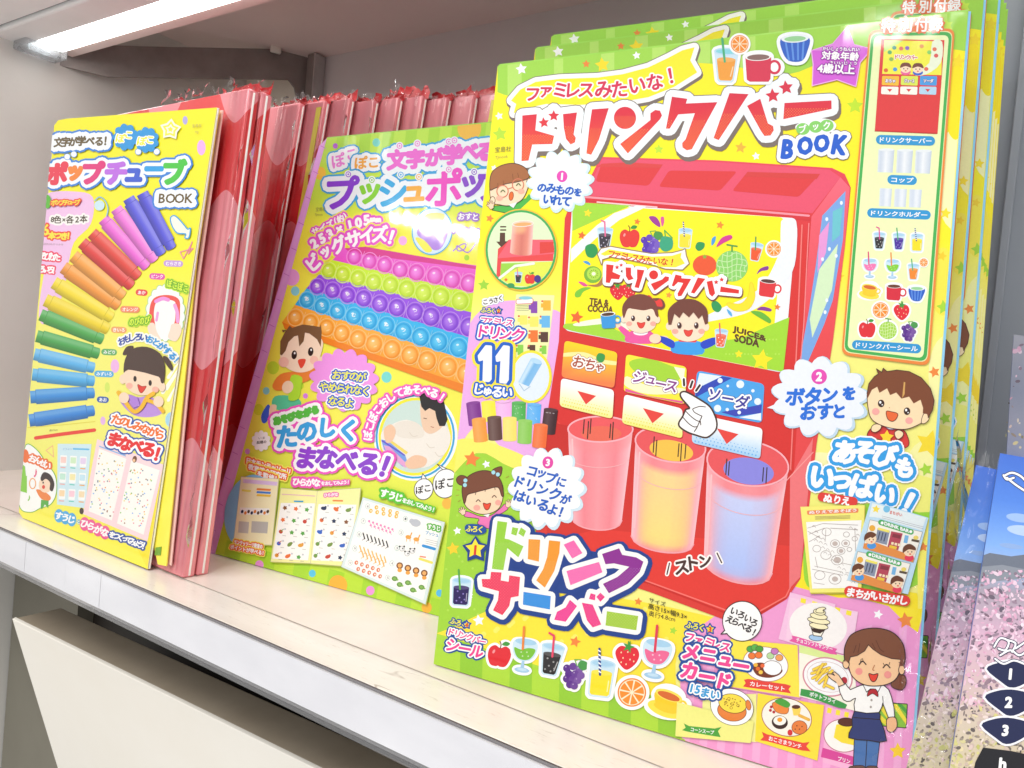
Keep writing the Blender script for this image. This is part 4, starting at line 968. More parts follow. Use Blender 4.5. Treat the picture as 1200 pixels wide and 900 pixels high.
hand(pg, *zc((78, 308))[0], .42, -20); pg.poly(zc((180, 300), (210, 320), (232, 285)), '#f2f2f4')
pg.begin('printed_speech_cloud')
pg.cloud(657, 213, 39, 36, 14, '#d4ecf4', .14, 0, 8); pg.cloud(656, 212, 36.5, 34, 14, '#eef7fb', .13, 0, 8)
pg.ell(659, 207, 6.3, 6.8, '#e84ab8'); chars(pg, '1', [(659, 207)], 11, '#fff', (), .9)
chars(pg, 'のみものを', [zc(p)[0] for p in ((377, 202), (432, 205), (485, 215), (538, 220), (587, 228))], [10.5, 11, 11, 10.5, 9], '#1d5fc4', (), .9, 5)
chars(pg, 'いれて', [zc(p)[0] for p in ((413, 270), (465, 275), (520, 282))], 11.5, '#1d5fc4', (), .95, 5)
# ------- round inset: pouring in
pg.begin('printed_round_inset')
cx, cy = zc((255, 565))[0]; 
pg.ell(cx, cy, 43, 48, '#f9c23a'); pg.ell(cx, cy, 41.6, 46.6, '#3fae5a'); pg.ell(cx, cy, 39, 44, '#e3f6c8')
def clipd(pts):
    out = []
    for x, y in pts:
        d = math.hypot((x - cx) / 39, (y - cy) / 44)
        out.append((cx + (x - cx) / d, cy + (y - cy) / d) if d > 1 else (x, y))
    return out
pg.poly(clipd(zc((105, 720), (120, 560), (185, 505), (300, 505), (460, 500), (470, 560), (470, 640), (140, 635), (130, 740))), '#ea4a4c'); pg.poly(clipd(zc((125, 600), (185, 508), (330, 505), (455, 503), (468, 590), (120, 615))), '#f06474')
pg.poly(clipd(zc((365, 520), (470, 512), (470, 580), (365, 588))), '#e2443e')
pg.poly(clipd(zc((138, 645), (445, 635), (430, 700), (380, 760), (300, 790), (200, 785), (130, 740))), '#e6ee54'); pg.poly(clipd(zc((138, 645), (300, 640), (135, 720))), '#9ed848'); pg.line(clipd(zc((130, 730), (220, 660), (330, 645))), 3, '#f4f6ea')
at(pg, *zc((240, 725))[0], .13, 2); ic_glass(pg, '#3a3440', '#ee6a9a', None, False, 'v'); at(pg, *zc((308, 732))[0], .16); ic_apple(pg, '#e63a34', False); off(pg)
pg.ell(*zc((195, 775))[0], 4.5, 3, '#3a9a5a'); pg.ell(*zc((352, 735))[0], 4, 4.5, '#46308c'); pg.star(*zc((167, 740))[0], 2.4, '#ec7030')
Q = zc((205, 415), (328, 405), (318, 590), (190, 580))
pg.grid(Q, 12, 6, lambda a, b: grad([(0, '#f4c4b8'), (.25, '#e8907e' if b > .2 else '#f4b48c'), (.5, '#d87a6c' if b > .25 else '#f2b080'), (.75, '#e8907e'), (1, '#f6ccc6')], a), lambda a, b: (0, 2.6 * math.sqrt(max(0, 1 - (2 * a - 1) ** 2))))
pg.ell(*zc((266, 412))[0], 12.4, 3.4, '#f0d8c0', -3); pg.ell(*zc((266, 418))[0], 10.5, 2.6, '#f0b070', -3); pg.line(pg.ellp(*zc((266, 412))[0], 12.4, 3.4, -3, 24), .8, '#fdf0ea', True)
for q in (((135, 430), (166, 430)), ((135, 449), (166, 449))): pg.line(zc(*q), 1.7, '#5a3a2c', n=4)
pg.poly(zc((132, 465), (162, 465), (162, 515), (178, 515), (140, 550), (110, 517), (130, 517)), '#5a3a2c')
# ------- craft drink panel
pg.begin('printed_craft_panel')
pg.rrect([(605, 345), (650, 346), (640, 430), (598, 420)], 1, '#f2f4b0')
cellc = ['#8a4ab0', '#f0b83a', '#f2ea6a', '#6ab8ea', '#ee7a34', '#5a3a30', '#8ad04a']
for i, (a, b, c, w, h) in enumerate(((430, 150, 0, 38, 70), (505, 140, 1, 45, 60), (368, 225, 2, 45, 55), (430, 235, 2, 50, 60), (498, 235, 3, 50, 70), (430, 320, 4, 44, 70), (490, 325, 5, 44, 60), (420, 388, 5, 34, 34), (350, 400, 6, 34, 60), (488, 400, 6, 28, 50))):
    x, y = zi((a, b))[0]; w /= 5; h /= 5; pg.poly([(x - w / 2, y - h / 2), (x + w / 2, y - h / 2), (x + w / 2, y + h / 2), (x - w / 2, y + h / 2)], cellc[c]); pg.poly([(x - w / 2 - 2.5, y - h / 5), (x - w / 2, y - h / 5), (x - w / 2, y + h / 5), (x - w / 2 - 2.5, y + h / 5)], cellc[c])
    pg.ell(x - w / 2 - 1, y - h / 2 + 1, 1.2, 1.2, '#e25a4a', n=8)
pg.rrect(zi((325, 105), (425, 100), (422, 128), (325, 132)), 2, '#fff', '#e05a5a', .7); pg.ell(*zi((380, 96))[0], 8, 2, '#8ad0e0')
for j in range(4): pg.line(zi((328, 140 + j * 10), (398, 138 + j * 10)), .5, '#8a8a6a', n=4)
x, y = zi((412, 558))[0]; pg.ell(x, y, 24.5, 31, '#fbe83a'); pg.ell(x, y, 21.5, 28, '#e4eef6')
pg.grid(zi((410, 455), (478, 480), (400, 615), (338, 590)), 8, 2, lambda a, b: grad([(0, '#a8d2f0'), (.2, '#d8ecfa'), (.5, '#7ab8e8'), (1, '#8ac0ec')], a)); pg.ell(*zi((443, 466))[0], 7, 3, '#b8dcf6', 20); pg.line(zi((345, 600), (372, 640), (408, 615)), .9, '#a8c4dc')
# curved paper cylinders
for a, b, c, h in ((80, 775, '#7a2a8a', 130), (165, 760, '#f8ea3c', 110), (252, 752, '#f4b4ea', 100), (340, 760, '#4aae4a', 100), (428, 775, '#5aaef0', 110), (522, 820, '#3a1a20', 140), (112, 870, '#f09a3a', 130), (200, 860, '#5a3a34', 130), (287, 865, '#f6e06a', 130), (376, 880, '#88c850', 130), (466, 905, '#ee6a30', 130)):
    x, y = zi((a, b))[0]; h /= 5; w = 8.2; tilt = (a - 300) / 1300 * (-1)
    at(pg, x, y, 1, -math.degrees(tilt) * .7)
    pg.grid([(-w, -h / 2), (w, -h / 2), (w, h / 2), (-w, h / 2)], 6, 1, lambda p, q, c=c: mixc(c, '#ffffff', .18 * (1 - abs(2 * p - .7)) if p < .9 else 0), lambda p, q: (0, 1.4 * math.sqrt(max(0, 1 - (2 * p - 1) ** 2)))); pg.ell(0, -h / 2, w, 1.8, mixc(c, '#ffffff', .12))
    if c in ('#4aae4a', '#5aaef0', '#3a1a20'):
        for i in range(7): pg.ell(-5 + (i * 37 % 11), -h / 2 + 4 + (i * 23 % int(h - 5)), .6, .6, mixc(c, '#ffffff', .6), n=6)
    off(pg)
def tag_number(x, y, n, r=6.4, rim='#1c4fa8'): pg.star(x, y, r, '#fbe03a', 0, .55, line=rim, lw=1.6); chars(pg, n, [(x, y + .4)], r * 1.25, '#e0402c', (), .6)
chars(pg, 'こうさく', [(569, 354), (575.5, 353), (581, 351.5), (586.5, 349.5)], 6.2, '#3a2a28', [(3.2, '#6aa8dc'), (2.7, '#fff')], .4, -8)
chars(pg, 'ふろく', [(567, 363.5), (573, 364), (578, 364.5)], 6, '#fbf03a', [(1.7, '#1c5cb8')], .35, 2); tag_number(584.5, 364, '2', 4.6)
chars(pg, 'ファミレス', [(567, 376), (574, 376), (582, 377), (589, 377.5), (597, 378.5)], [8.6, 7.6, 9, 8.6, 8.6], '#e63a9a', [(4.4, '#1c62c8'), (2.0, '#fff')], .5, 4)
chars(pg, 'ドリンク', [(567, 388.5), (580, 390), (592.5, 391.5), (607, 393)], [15, 15.5, 14.5, 16], '#e63a9a', [(5.6, '#1c62c8'), (2.6, '#fff')], .85, 5)
shapes(pg, [zi((108, 436), (150, 380), (178, 382), (176, 570), (166, 582), (136, 580), (140, 452), (112, 460)), zi((212, 440), (255, 380), (282, 384), (276, 575), (264, 592), (234, 588), (242, 456), (215, 464))], '#f4f6fb', [(8.6, '#fbe83a'), (5.4, '#1c62c8'), (1.4, '#f4f6fb')])
chars(pg, 'じゅるい', [(562, 456), (572, 459), (583, 459.5), (595, 460)], [12.5, 11, 13, 12.5], '#fff', [(6, '#fbe83a'), (3, '#1c62c8')], 1.0, 5)
# ------- girl, cloud 3, foot titles
pg.begin('printed_girl_with_pigtails')
pg.blob(zh((150, 400), (215, 425), (275, 420), (330, 380), (360, 352), (375, 385), (290, 440), (280, 500), (200, 470), (205, 440), (125, 428), (128, 400)), '#f27ab8', 3, INK, .7)
hand(pg, *zh((112, 400))[0], .40, -25); hand(pg, *zh((378, 356))[0], .40, 25)
pg.blob(zh((75, 205), (100, 185), (135, 195), (145, 225), (120, 245), (85, 235)), '#7a4630', 4, INK, .8); pg.blob(zh((290, 150), (340, 135), (335, 185), (310, 195), (285, 178)), '#7a4630', 4, INK, .8)
pg.blob(zh((115, 260), (118, 340), (150, 385), (215, 412), (280, 405), (330, 370), (350, 290), (330, 220), (220, 180), (140, 210)), '#fbdab6', 5, INK, .8)
pg.blob(zh((118, 345), (108, 260), (140, 195), (210, 160), (280, 165), (335, 215), (352, 300), (340, 305), (318, 255), (250, 268), (185, 285), (140, 300), (128, 340)), '#7a4630', 4, INK, .9)
for q in (((190, 285), (186, 298)), ((245, 268), (243, 280)), ((300, 258), (302, 270))): pg.line(zh(*q), .7, INK)
for a, b in ((128, 215), (125, 242), (292, 168), (318, 180)): pg.ell(*zh((a, b))[0], 2.4, 2.4, '#a8e0ec', n=10)
smile_eye(pg, *zh((203, 335))[0], 2.4, INK, 1.0); smile_eye(pg, *zh((297, 310))[0], 2.4, INK, 1.0)
mouth(pg, *zh((254, 348))[0], 4.4, 8, '#ea4a30', '#6a2418', .7); pg.ell(*zh((195, 375))[0], 4, 3.4, '#f8ac9c'); pg.ell(*zh((320, 345))[0], 3.6, 3.2, '#f8ac9c')
pg.poly(zh((232, 418), (262, 432), (270, 410)), '#f4f4f6')
for q in (((365, 200), (382, 190)), ((375, 245), (395, 240)), ((370, 290), (392, 298)), ((75, 270), (92, 272)), ((72, 305), (90, 300)), ((85, 340), (98, 330))): pg.line(zh(*q), .6, '#b07a3a', n=4)
pg.begin('printed_speech_cloud')
pg.cloud(642, 573, 45, 48, 14, '#d4e8f4', .13, 14, 0); pg.cloud(640.5, 571.5, 43, 46, 14, '#fbfaf8', .13, 14, 0)
pg.ell(642.5, 542, 6.4, 7.2, '#e64aa8'); chars(pg, '3', [(642.5, 542)], 11, '#fff', (), .8)
chars(pg, 'コップに', [zh(p)[0] for p in ((520, 162), (575, 178), (635, 200), (692, 225))], [12.5, 11.5, 13, 11], '#2360c4', (), .95, 13)
chars(pg, 'ドリンクが', [zh(p)[0] for p in ((448, 225), (515, 245), (582, 270), (655, 295), (718, 325))], [13.5, 14, 13, 14.5, 11], '#2360c4', (), .95, 15)
chars(pg, 'はいるよ！', [zh(p)[0] for p in ((450, 308), (515, 335), (585, 360), (640, 385), (690, 400))], [13, 12.5, 14, 12.5, 13], '#2360c4', (), .95, 15)
pg.begin('server_lettering')
L = [zh((318, 452), (375, 460), (360, 555), (385, 560), (470, 600), (440, 665), (375, 610), (352, 740), (285, 732), (300, 600)),
     zh((405, 488), (440, 495), (428, 538), (398, 528)), zh((455, 490), (485, 510), (470, 545), (440, 525)),
     zh((500, 558), (568, 562), (560, 690), (495, 675)), zh((620, 565), (685, 572), (680, 640), (650, 745), (595, 842), (545, 800), (585, 735), (608, 665)),
     zh((705, 590), (765, 565), (815, 640), (755, 672)), zh((722, 745), (912, 692), (932, 752), (745, 828)),
     zh((930, 645), (1030, 612), (1048, 650), (1130, 665), (1172, 690), (1150, 750), (1080, 820), (970, 875), (935, 820), (1020, 780), (1090, 720), (1000, 700), (950, 705))]
z8 = Zf(400, 600, 3)
L2 = [z8((495, 235), (525, 235), (528, 210), (565, 212), (562, 240), (590, 245), (592, 222), (630, 228), (625, 295), (598, 300), (592, 330), (568, 362), (535, 345), (552, 310), (556, 278), (520, 268), (498, 262)),
      z8((642, 280), (738, 295), (735, 342), (640, 325)), z8((805, 308), (830, 330), (790, 385), (750, 378), (760, 350), (790, 335)), z8((847, 318), (885, 325), (915, 395), (885, 405), (865, 380)),
      z8((878, 285), (895, 290), (893, 310), (872, 305)), z8((912, 283), (928, 298), (912, 315), (898, 298)), z8((935, 348), (1045, 365), (1038, 415), (930, 398))]
cl_ = ['#9ad23c', '#9ad23c', '#9ad23c', '#f39a2c', '#f39a2c', '#f46ab0', '#f46ab0', '#8e2a92', '#ee3a5c', '#2a8ce0', '#ee3a92', '#ee3a86', '#ee3a86', '#ee3a86', '#a4cc3a']
pg.blob(zh((300, 480), (480, 540), (700, 600), (1000, 660), (1100, 780), (900, 880), (600, 860), (300, 760)), '#1b3f8c', 4); pg.poly(z8((540, 260), (640, 240), (760, 300), (900, 260), (960, 330), (960, 380), (640, 320)), '#1b3f8c')
shapes(pg, L + L2, cl_, [(10.0, '#1b3f8c', (0.8, 1.4)), (5.4, '#fbfaf6')])
for i, P in enumerate(L + L2):
    ys_ = [p[1] for p in P]; xs_ = [p[0] for p in P]; y = min(ys_) + (max(ys_) - min(ys_)) * (.45 if i in (0, 7, 4, 5) else .05); j = 0
    while y < max(ys_):
        x = min(xs_) + (j % 2) * 1.7
        while x < max(xs_):
            ins = 0
            for a, b in zip(P, P[1:] + P[:1]):
                if (a[1] > y) != (b[1] > y) and x < a[0] + (y - a[1]) * (b[0] - a[0]) / (b[1] - a[1]): ins ^= 1
                d2 = np.array(b) - np.array(a); tt = max(0, min(1, ((x - a[0]) * d2[0] + (y - a[1]) * d2[1]) / (d2 @ d2)))
                if math.hypot(x - a[0] - tt * d2[0], y - a[1] - tt * d2[1]) < .9: ins = 0; break
            if ins: pg.poly([(x - .7, y), (x, y - .7), (x + .7, y), (x, y + .7)], mixc(cl_[i], '#ffffff', .3))
            x += 3.4
        y += 1.7; j += 1
def furoku(cx, cy, n, s=1.0):
    pg.blob([(cx - 9 * s, cy - 5 * s), (cx + 9 * s, cy - 4 * s), (cx + 12 * s, cy + 3 * s), (cx + 4 * s, cy + 6 * s), (cx - 9 * s, cy + 4 * s)], '#1b4f9c', 3)
    chars(pg, 'ふろく', [(cx - 6 * s, cy - .6), (cx, cy), (cx + 6 * s, cy + .4)], 6.6 * s, '#fbf04a', (), .45, 4)
pg.star(558, 644, 16.5, '#1b3f8c', 0, .62); furoku(557, 620, '1', 1.1); pg.star(557.5, 643, 12, '#fbe83a', 0, .52); chars(pg, '1', [(557.5, 644.5)], 15, '#e0402c', (), 1.1)
pg.begin('sticker_lettering')
chars(pg, 'ふろく', [(531, 728), (537.5, 730), (543.5, 732)], 6.6, '#fbf04a', [(2.3, '#1b4f9c')], .45, 6); tag_number(547, 732, '4', 5.2)
chars(pg, 'ドリンクバー', [z8(p)[0] for p in ((388, 422), (410, 428), (430, 434), (452, 440), (475, 448), (497, 455))], 8.4, '#f04a96', [(4.6, '#1b4f9c'), (2.1, '#fff')], .55, 10)
chars(pg, 'シール', [z8(p)[0] for p in ((393, 468), (435, 480), (477, 490))], 15, '#f04a96', [(5.4, '#1b4f9c'), (2.5, '#fff')], 1.1, 10)
pg.text('サイズ', (761, 705), (780, 711), 5.5, '#2a2a20', (), .12); pg.text('高さ15×幅9.3×', (760, 713), (805, 726), 6.6, '#2a2a20', (), .12, up=(.05, -1)); pg.text('奥行4.8cm', (760, 722), (791, 729), 6.6, '#2a2a20', (), .12)
pg.begin('printed_sticker_row')
at(pg, 540.5, 693, .33, 4); ic_glass(pg, '#2a1a5c', '#5aa84a', '#8a7ac8'); at(pg, 585.5, 767, .35, 8); ic_apple(pg); at(pg, 615, 763, .37, 8); ic_goblet(pg, '#7cc23a', '#f08a3a')
at(pg, 646.5, 772, .38, 10); ic_glass(pg, '#2c2a2c', '#e8486a', '#9a9a9a', True, 'v', bent=True); at(pg, 674, 788, .38, 8); ic_grapes(pg); at(pg, 705, 794, .44, 7); ic_glass(pg, '#f8e22a', '#1d3a8a')
at(pg, 735.5, 769, .38, 8); ic_strawberry(pg); at(pg, 741, 811, .42, 12); ic_orange(pg, True); at(pg, 770, 766, .43, 10); ic_goblet(pg, '#ee6a98', '#e03a56'); at(pg, 784, 820, .40, 12); ic_teacup(pg); off(pg)
# ------- menu cards
pg.begin('menu_cards')
def card(q, col, ribbon, word, ra, rb, line=None):
    pg.poly([(x + 1.2, y + 1.6) for x, y in q], '#d98ab8'); pg.poly(q, col)
    (ax, ay), (bx, by) = ra, rb; n = np.array([-(by - ay), bx - ax]); n = n / np.linalg.norm(n)
    Q = [(ax - 4, ay - 4), (ax + 1, ay - 5), (bx - 1, by - 5), (bx + 5, by - 3), (bx + 2, by + 1), (bx + 5, by + 6), (bx, by + 5), (ax, ay + 5), (ax - 5, ay + 4), (ax - 2, ay)]
    pg.poly(Q, ribbon); pg.text(word, (ax + 3, ay + 3.1), (bx - 3, by + 3.1), 5.2, '#ffffff', (), .25)
# soft cream
c1q = zq((822, 22), (1120, 100), (1100, 440), (745, 330)); pg.poly(c1q, '#f7c6e4'); pg.poly(zm((30, 0), (385, 75), (350, 310), (5, 215)), '#f8cfe6')
for i in range(5): pg.poly(zm((85 + i * 60, 2 + i * 16), (112 + i * 60, 9 + i * 16), (108 + i * 60, 33 + i * 16), (81 + i * 60, 26 + i * 16)), '#fbe63a')
pg.ell(*zm((175, 150))[0], 34, 27, '#fbf6f2', 10)
pg.ell(*zm((162, 212))[0], 8, 3.6, '#a8ccee', 8, line='#3a3a50', lw=.7); pg.poly(zm((130, 130), (225, 140), (190, 205), (150, 200)), '#fdf6e4'); pg.poly(zm((135, 160), (215, 170), (185, 190), (150, 182)), '#3a2018'); pg.line(zm((130, 130), (150, 200), (190, 205), (225, 140)), .8, '#3a2a20')
for a, b, r in ((178, 150, 50), (178, 122, 60), (178, 98, 46), (182, 76, 32)): pg.ell(*zm((a, b))[0], r / 4.5, 3.6, '#fdf2c4', 10, line='#3a2a20', lw=.7)
pg.blob(zm((165, 78), (170, 58), (200, 50), (216, 58), (200, 66), (205, 80)), '#fdf2c4', 3, '#3a2a20', .7)
# curry, chips, soup, lunch, pudding
card(zq((430, 330), (870, 370), (885, 715), (400, 640)), '#fbe84a', '#e8443a', 'カレーセット', zq((540, 620))[0], zq((800, 655))[0])
pg.ell(*zq((660, 495))[0], 26.5, 20, '#fff', 12, line='#b86a6a', lw=.7)
pg.blob(zq((575, 500), (640, 485), (700, 520), (770, 530), (750, 565), (680, 585), (600, 565)), '#7a3418', 4); pg.ell(*zq((705, 520))[0], 11, 8.5, '#ffffff', 8, line='#6a4a3a', lw=.6)
for a, b, c in ((595, 500, '#f4b83a'), (628, 548, '#f4c84a'), (610, 525, '#e86a2c'), (640, 505, '#ee6a3a')): pg.ell(*zq((a, b))[0], 2.6, 2.4, c)
for a, b, c in ((560, 395, '#4aa84a'), (590, 385, '#5ab44a'), (620, 395, '#4aa03a'), (570, 440, '#f07a34'), (615, 435, '#f07a34'), (692, 440, '#b8dca0'), (720, 410, '#c87ac0'), (750, 452, '#f4a45a')): pg.ell(*zq((a, b))[0], 4.4, 3.8, c, line='#5a3a2c', lw=.5)
pg.poly(zm((75, 250), (330, 310), (370, 400), (380, 600), (75, 520)), '#fdf8e8'); pg.poly(zm((75, 250), (330, 312), (320, 345), (240, 330), (75, 290)), '#dff09a')
pg.ell(*zm((225, 418))[0], 29, 22, '#fbfbfb', 14, line='#d88a9a', lw=1.6); pg.line(pg.ellp(*zm((225, 418))[0], 24.5, 17.5, 14, 30), .5, '#d8b0b0', True)
for (a, b), (c, d) in (((150, 380), (215, 350)), ((140, 400), (235, 370)), ((145, 425), (225, 385)), ((165, 435), (215, 375)), ((180, 450), (250, 385)), ((205, 470), (225, 410)), ((215, 460), (255, 478)), ((170, 400), (200, 350))): pg.line(zm((a, b), (c, d)), 3.6, '#b8862a', n=6); pg.line(zm((a, b), (c, d)), 2.7, '#fbd84a', n=6)
pg.ell(*zm((310, 440))[0], 4, 5, '#b82838', 20)
pg.poly(zm((85, 480), (170, 495), (310, 555), (328, 565), (318, 585), (280, 580), (140, 530), (80, 515)), '#3a9a48'); pg.text('ポテトフライ', zm((130, 518))[0], zm((265, 560))[0], 5.2, '#fff', (), .25)
pg.poly(zq((245, 750), (250, 700), (600, 690), (600, 1010), (240, 960)), '#f4f29a'); pg.rrect([(794, 822), (884, 845), (880, 870), (792, 862)], 1, '#f0f08a')
pg.ell(*zq((440, 775))[0], 25.5, 21, '#fff', 20, line='#5a4a3a', lw=.6); pg.ell(*zq((440, 800))[0], 17, 12, '#e8843a', 10, line='#6a3a20', lw=.6); pg.ell(*zq((445, 752))[0], 16.5, 11, '#fbe04a', 12, line='#6a4a20', lw=.7); pg.ell(*zq((548, 762))[0], 3, 6, '#e8843a', -10, line='#6a3a20', lw=.5)
for i in range(14): pg.ell(859 - 10 + i * 31 % 20, 819 + i * 17 % 10 - 1, .9, .9, '#a8862a', n=6)
for a, b in ((400, 745), (440, 755), (480, 765), (420, 720), (435, 780)): pg.line(pg.ellp(*zq((a, b))[0], 1.6, 1.6, 0, 8), .5, '#8a6a1a', True)
pg.poly(z9(*[]) if 0 else [(802, 847), (808, 850), (838, 853), (846, 851), (842, 856), (845, 863), (838, 862), (808, 857), (800, 855), (804, 852)], '#4aa43c'); pg.text('コーンスープ', (810, 856), (837, 860), 4.6, '#fff', (), .22)
card(zq((612, 680), (1050, 755), (1010, 1055), (1000, 1075), (590, 985)), '#fbe23c', '#e8443a', 'おこさまランチ', (912, 0), (0, 0)) if 0 else None
pg.poly([(888, 812), (966, 826), (958, 891), (885, 868)], '#fbe23c'); pg.ell(922, 840, 29.5, 22, '#fbf6ea', 14, line='#a85a5a', lw=.9)
pg.ell(914, 846, 9.5, 8, '#3a201a', 10); pg.ell(914, 844, 7.5, 5.5, '#fbf8f0'); pg.ell(914, 843, 3, 2.6, '#f4a42c'); pg.ell(937, 852, 9, 8, '#e8803a', 0, line='#7a3a1a', lw=.6); pg.ell(926, 858, 3, 3.6, '#d8303a')
pg.blob([(905, 824), (914, 822), (924, 828), (922, 836), (910, 834)], '#f08a3a', 4, '#6a3a20', .5); pg.blob([(908, 822), (916, 818), (926, 824), (922, 829)], '#4aa43c', 4); pg.poly([(928, 828), (939, 829), (937, 838), (930, 838)], '#fbd85a'); pg.ell(933, 828, 5, 2.4, '#5a2a18'); pg.line([(937, 838), (948, 843)], 3.6, '#f0b84a')
for x, y in ((903, 832), (907, 834), (904, 828)): pg.ell(x, y, 1.8, 1.8, '#b82a3a', n=8)
for x, y in ((934, 850), (940, 851), (937, 854), (932, 854)): pg.ell(x, y, .8, .8, '#5a2a18', n=6)
pg.poly([(893, 857), (899, 860), (941, 870), (949, 869), (945, 874), (950, 880), (940, 879), (898, 868), (891, 867), (895, 863)], '#e8443a'); pg.text('おこさまランチ', (901, 867), (939, 877), 5, '#fff', (), .22)
pg.poly([(968, 828), (1004, 836), (1003, 905), (964, 893)], '#f8b8dc')
for i in range(4): pg.poly([(970 + i * 10, 829 + i * 2.4), (975 + i * 10, 830 + i * 2.4), (974 + i * 10, 836 + i * 2.4), (969 + i * 10, 835 + i * 2.4)], '#fbe63a')
pg.ell(988, 862, 22.5, 19, '#fbfaf4', 12, line='#b86a7a', lw=.9); pg.poly([(980, 849), (1002, 846), (1004, 874), (986, 870), (977, 864)], '#fbe23a'); pg.ell(992, 846, 10, 5, '#5a2a1a', 4, line='#3a1a10', lw=.6)
pg.poly([(964, 876), (978, 880), (1002, 887), (1002, 897), (974, 890), (962, 887)], '#d8459a'); pg.text('プリン', (982, 891), (996, 895), 5, '#fff', (), .22)
pg.poly(zm((35, 200), (60, 205), (255, 265), (275, 270), (265, 285), (275, 302), (240, 298), (60, 240), (22, 228), (40, 215)), '#e85aa4'); pg.text('チョコソフトサンデー', zm((60, 232))[0], zm((250, 283))[0], 5, '#fff', (), .2)
pg.begin('menu_lettering')
chars(pg, 'ふろく', [zq(p)[0] for p in ((157, 240), (197, 248), (237, 258))], 7.4, '#fbf04a', [(2.6, '#1b4f9c')], .5, 8); tag_number(*zq((293, 265))[0], '3', 6.6)
chars(pg, 'ファミレス', [zq(p)[0] for p in ((160, 320), (218, 345), (285, 352), (335, 365), (395, 385))], [11, 10, 11.5, 11, 11.5], '#f04a96', [(5.6, '#1b4f9c'), (2.5, '#fff')], .9, 10)
chars(pg, 'メニュー', [zq(p)[0] for p in ((170, 415), (285, 435), (395, 475), (500, 505))], [18, 17, 16, 19], '#f04a96', [(6.6, '#1b4f9c'), (2.9, '#fff')], 2.1, 10)
chars(pg, 'カード', [zq(p)[0] for p in ((160, 535), (275, 575), (390, 605))], [19, 19, 18], '#f04a96', [(6.6, '#1b4f9c'), (2.9, '#fff')], 2.1, 10)
chars(pg, '15まい', [zq(p)[0] for p in ((175, 650), (215, 660), (265, 680), (330, 695))], [13, 13, 12, 12], '#3aa0dc', [(5.8, '#1b4f9c'), (2.5, '#fff')], .9, 8)
pg.begin('speech_balloon')
pg.poly(zq((430, 250), (365, 298), (430, 292)), '#fff'); pg.line(zq((400, 262), (365, 298), (440, 290)), 1.0, '#2a2224'); pg.ell(*zq((507, 212))[0], 23, 23.3, '#fffdfa', line='#2a2224', lw=1.0); pg.poly(zq((405, 262), (380, 292), (440, 285), (440, 250)), '#fffdfa')
chars(pg, 'いろいろ', [zq(p)[0] for p in ((455, 148), (500, 170), (545, 195), (585, 222))], 8.8, '#2a2224', (), .55, 22)
chars(pg, 'えらべる！', [zq(p)[0] for p in ((425, 200), (463, 215), (505, 240), (548, 262), (585, 285))], 8.8, '#2a2224', (), .55, 22)
pg.begin('impact_lettering')
chars(pg, 'ストン', [zg(p)[0] for p in ((597, 618), (648, 598), (700, 590))], [17, 17, 15], '#4a2e28', [(3.0, '#fffaf6')], 1.2, -12)
for q in (((543, 600), (532, 648)), ((752, 555), (772, 597))): pg.line(zg(*q), 5, '#fffaf6'); pg.line(zg(*q), 1.6, '#4a2e28')
# ------- right panel with the list of contents
pg.begin('contents_panel'); edge_strip.append('contents_panel')
RP = [(1020, 40), (1116, 32), (1086, 418), (989, 420)]
pg.rrect([(1018.5, 36), (1119, 34), (1089, 429), (986, 416)], 10, '#ef8a3c'); pg.rrect([(1020.5, 39), (1116.5, 37), (1086.5, 425), (988.5, 413)], 9, '#eaf0b0'); pg.rrect([(1021.3, 40), (1115.7, 38), (1085.7, 424), (989.3, 412)], 9, '#44b054'); pg.rrect([(1024.5, 43), (1112, 42), (1082, 420), (993, 409)], 7, '#eff8bc')
for x, y in ((1041, 31), (1061, 30.5), (1080, 30), (1096.5, 29.5)): pg.star(x, y, 11.5, '#ee7440', 0, .8, 9)
chars(pg, '特別付録', [(1041, 31), (1061, 30.5), (1080, 30), (1097, 29.5)], 15, '#ffffff', [(1.4, '#ee7440')], .7)
z7 = Zf(1000, 0, 5.625)
pg.poly(z7((185, 262), (600, 270), (555, 880), (142, 862)), '#e03a3c'); pg.poly(z7((205, 270), (585, 278), (580, 500), (190, 492)), '#f4f04a')
pg.poly(z7((205, 270), (330, 273), (200, 350)), '#c4ea7a'); pg.blob(z7((520, 280), (585, 282), (575, 420), (480, 495), (400, 495), (500, 420)), '#eef6dc', 3)
for a, b, c in ((315, 325, '#e87a6a'), (355, 322, '#8a6ac8'), (270, 320, '#4a9a8a'), (240, 350, '#5ab06a'), (500, 350, '#8ed46a'), (535, 330, '#e87a5a'), (545, 372, '#e05a5a'), (215, 468, '#e06a3a'), (250, 395, '#8aba5a'), (450, 310, '#e8a05a'), (275, 462, '#4a9ae0'), (480, 460, '#e86a5a')): pg.ell(*z7((a, b))[0], 2.6, 2.4, c)
chars(pg, 'ドリンクバー', [z7(p)[0] for p in ((285, 380), (310, 381), (335, 382), (360, 383), (385, 384), (408, 385))], 5.4, '#d8453c', [(1.0, '#fff')], .3)
for a, b, h, cc in ((345, 455, '#7a4438', '#ee6aa2'), (425, 458, '#744034', '#3a6ad0')):
    x, y = z7((a, b))[0]; pg.ell(x, y + 4.5, 6, 3.4, cc); pg.ell(x, y, 6.2, 5.4, '#fde0c4'); pg.blob([(x - 6.6, y - .5), (x - 4, y - 6), (x + 4, y - 6), (x + 6.6, y - .5), (x, y - 2.5)], h, 3); pg.ell(x - 2.2, y + .6, .7, .9, '#3a2220', n=6); pg.ell(x + 2.2, y + .6, .7, .9, '#3a2220', n=6); pg.ell(x, y + 3, 1.2, .8, '#e04a3a', n=6)
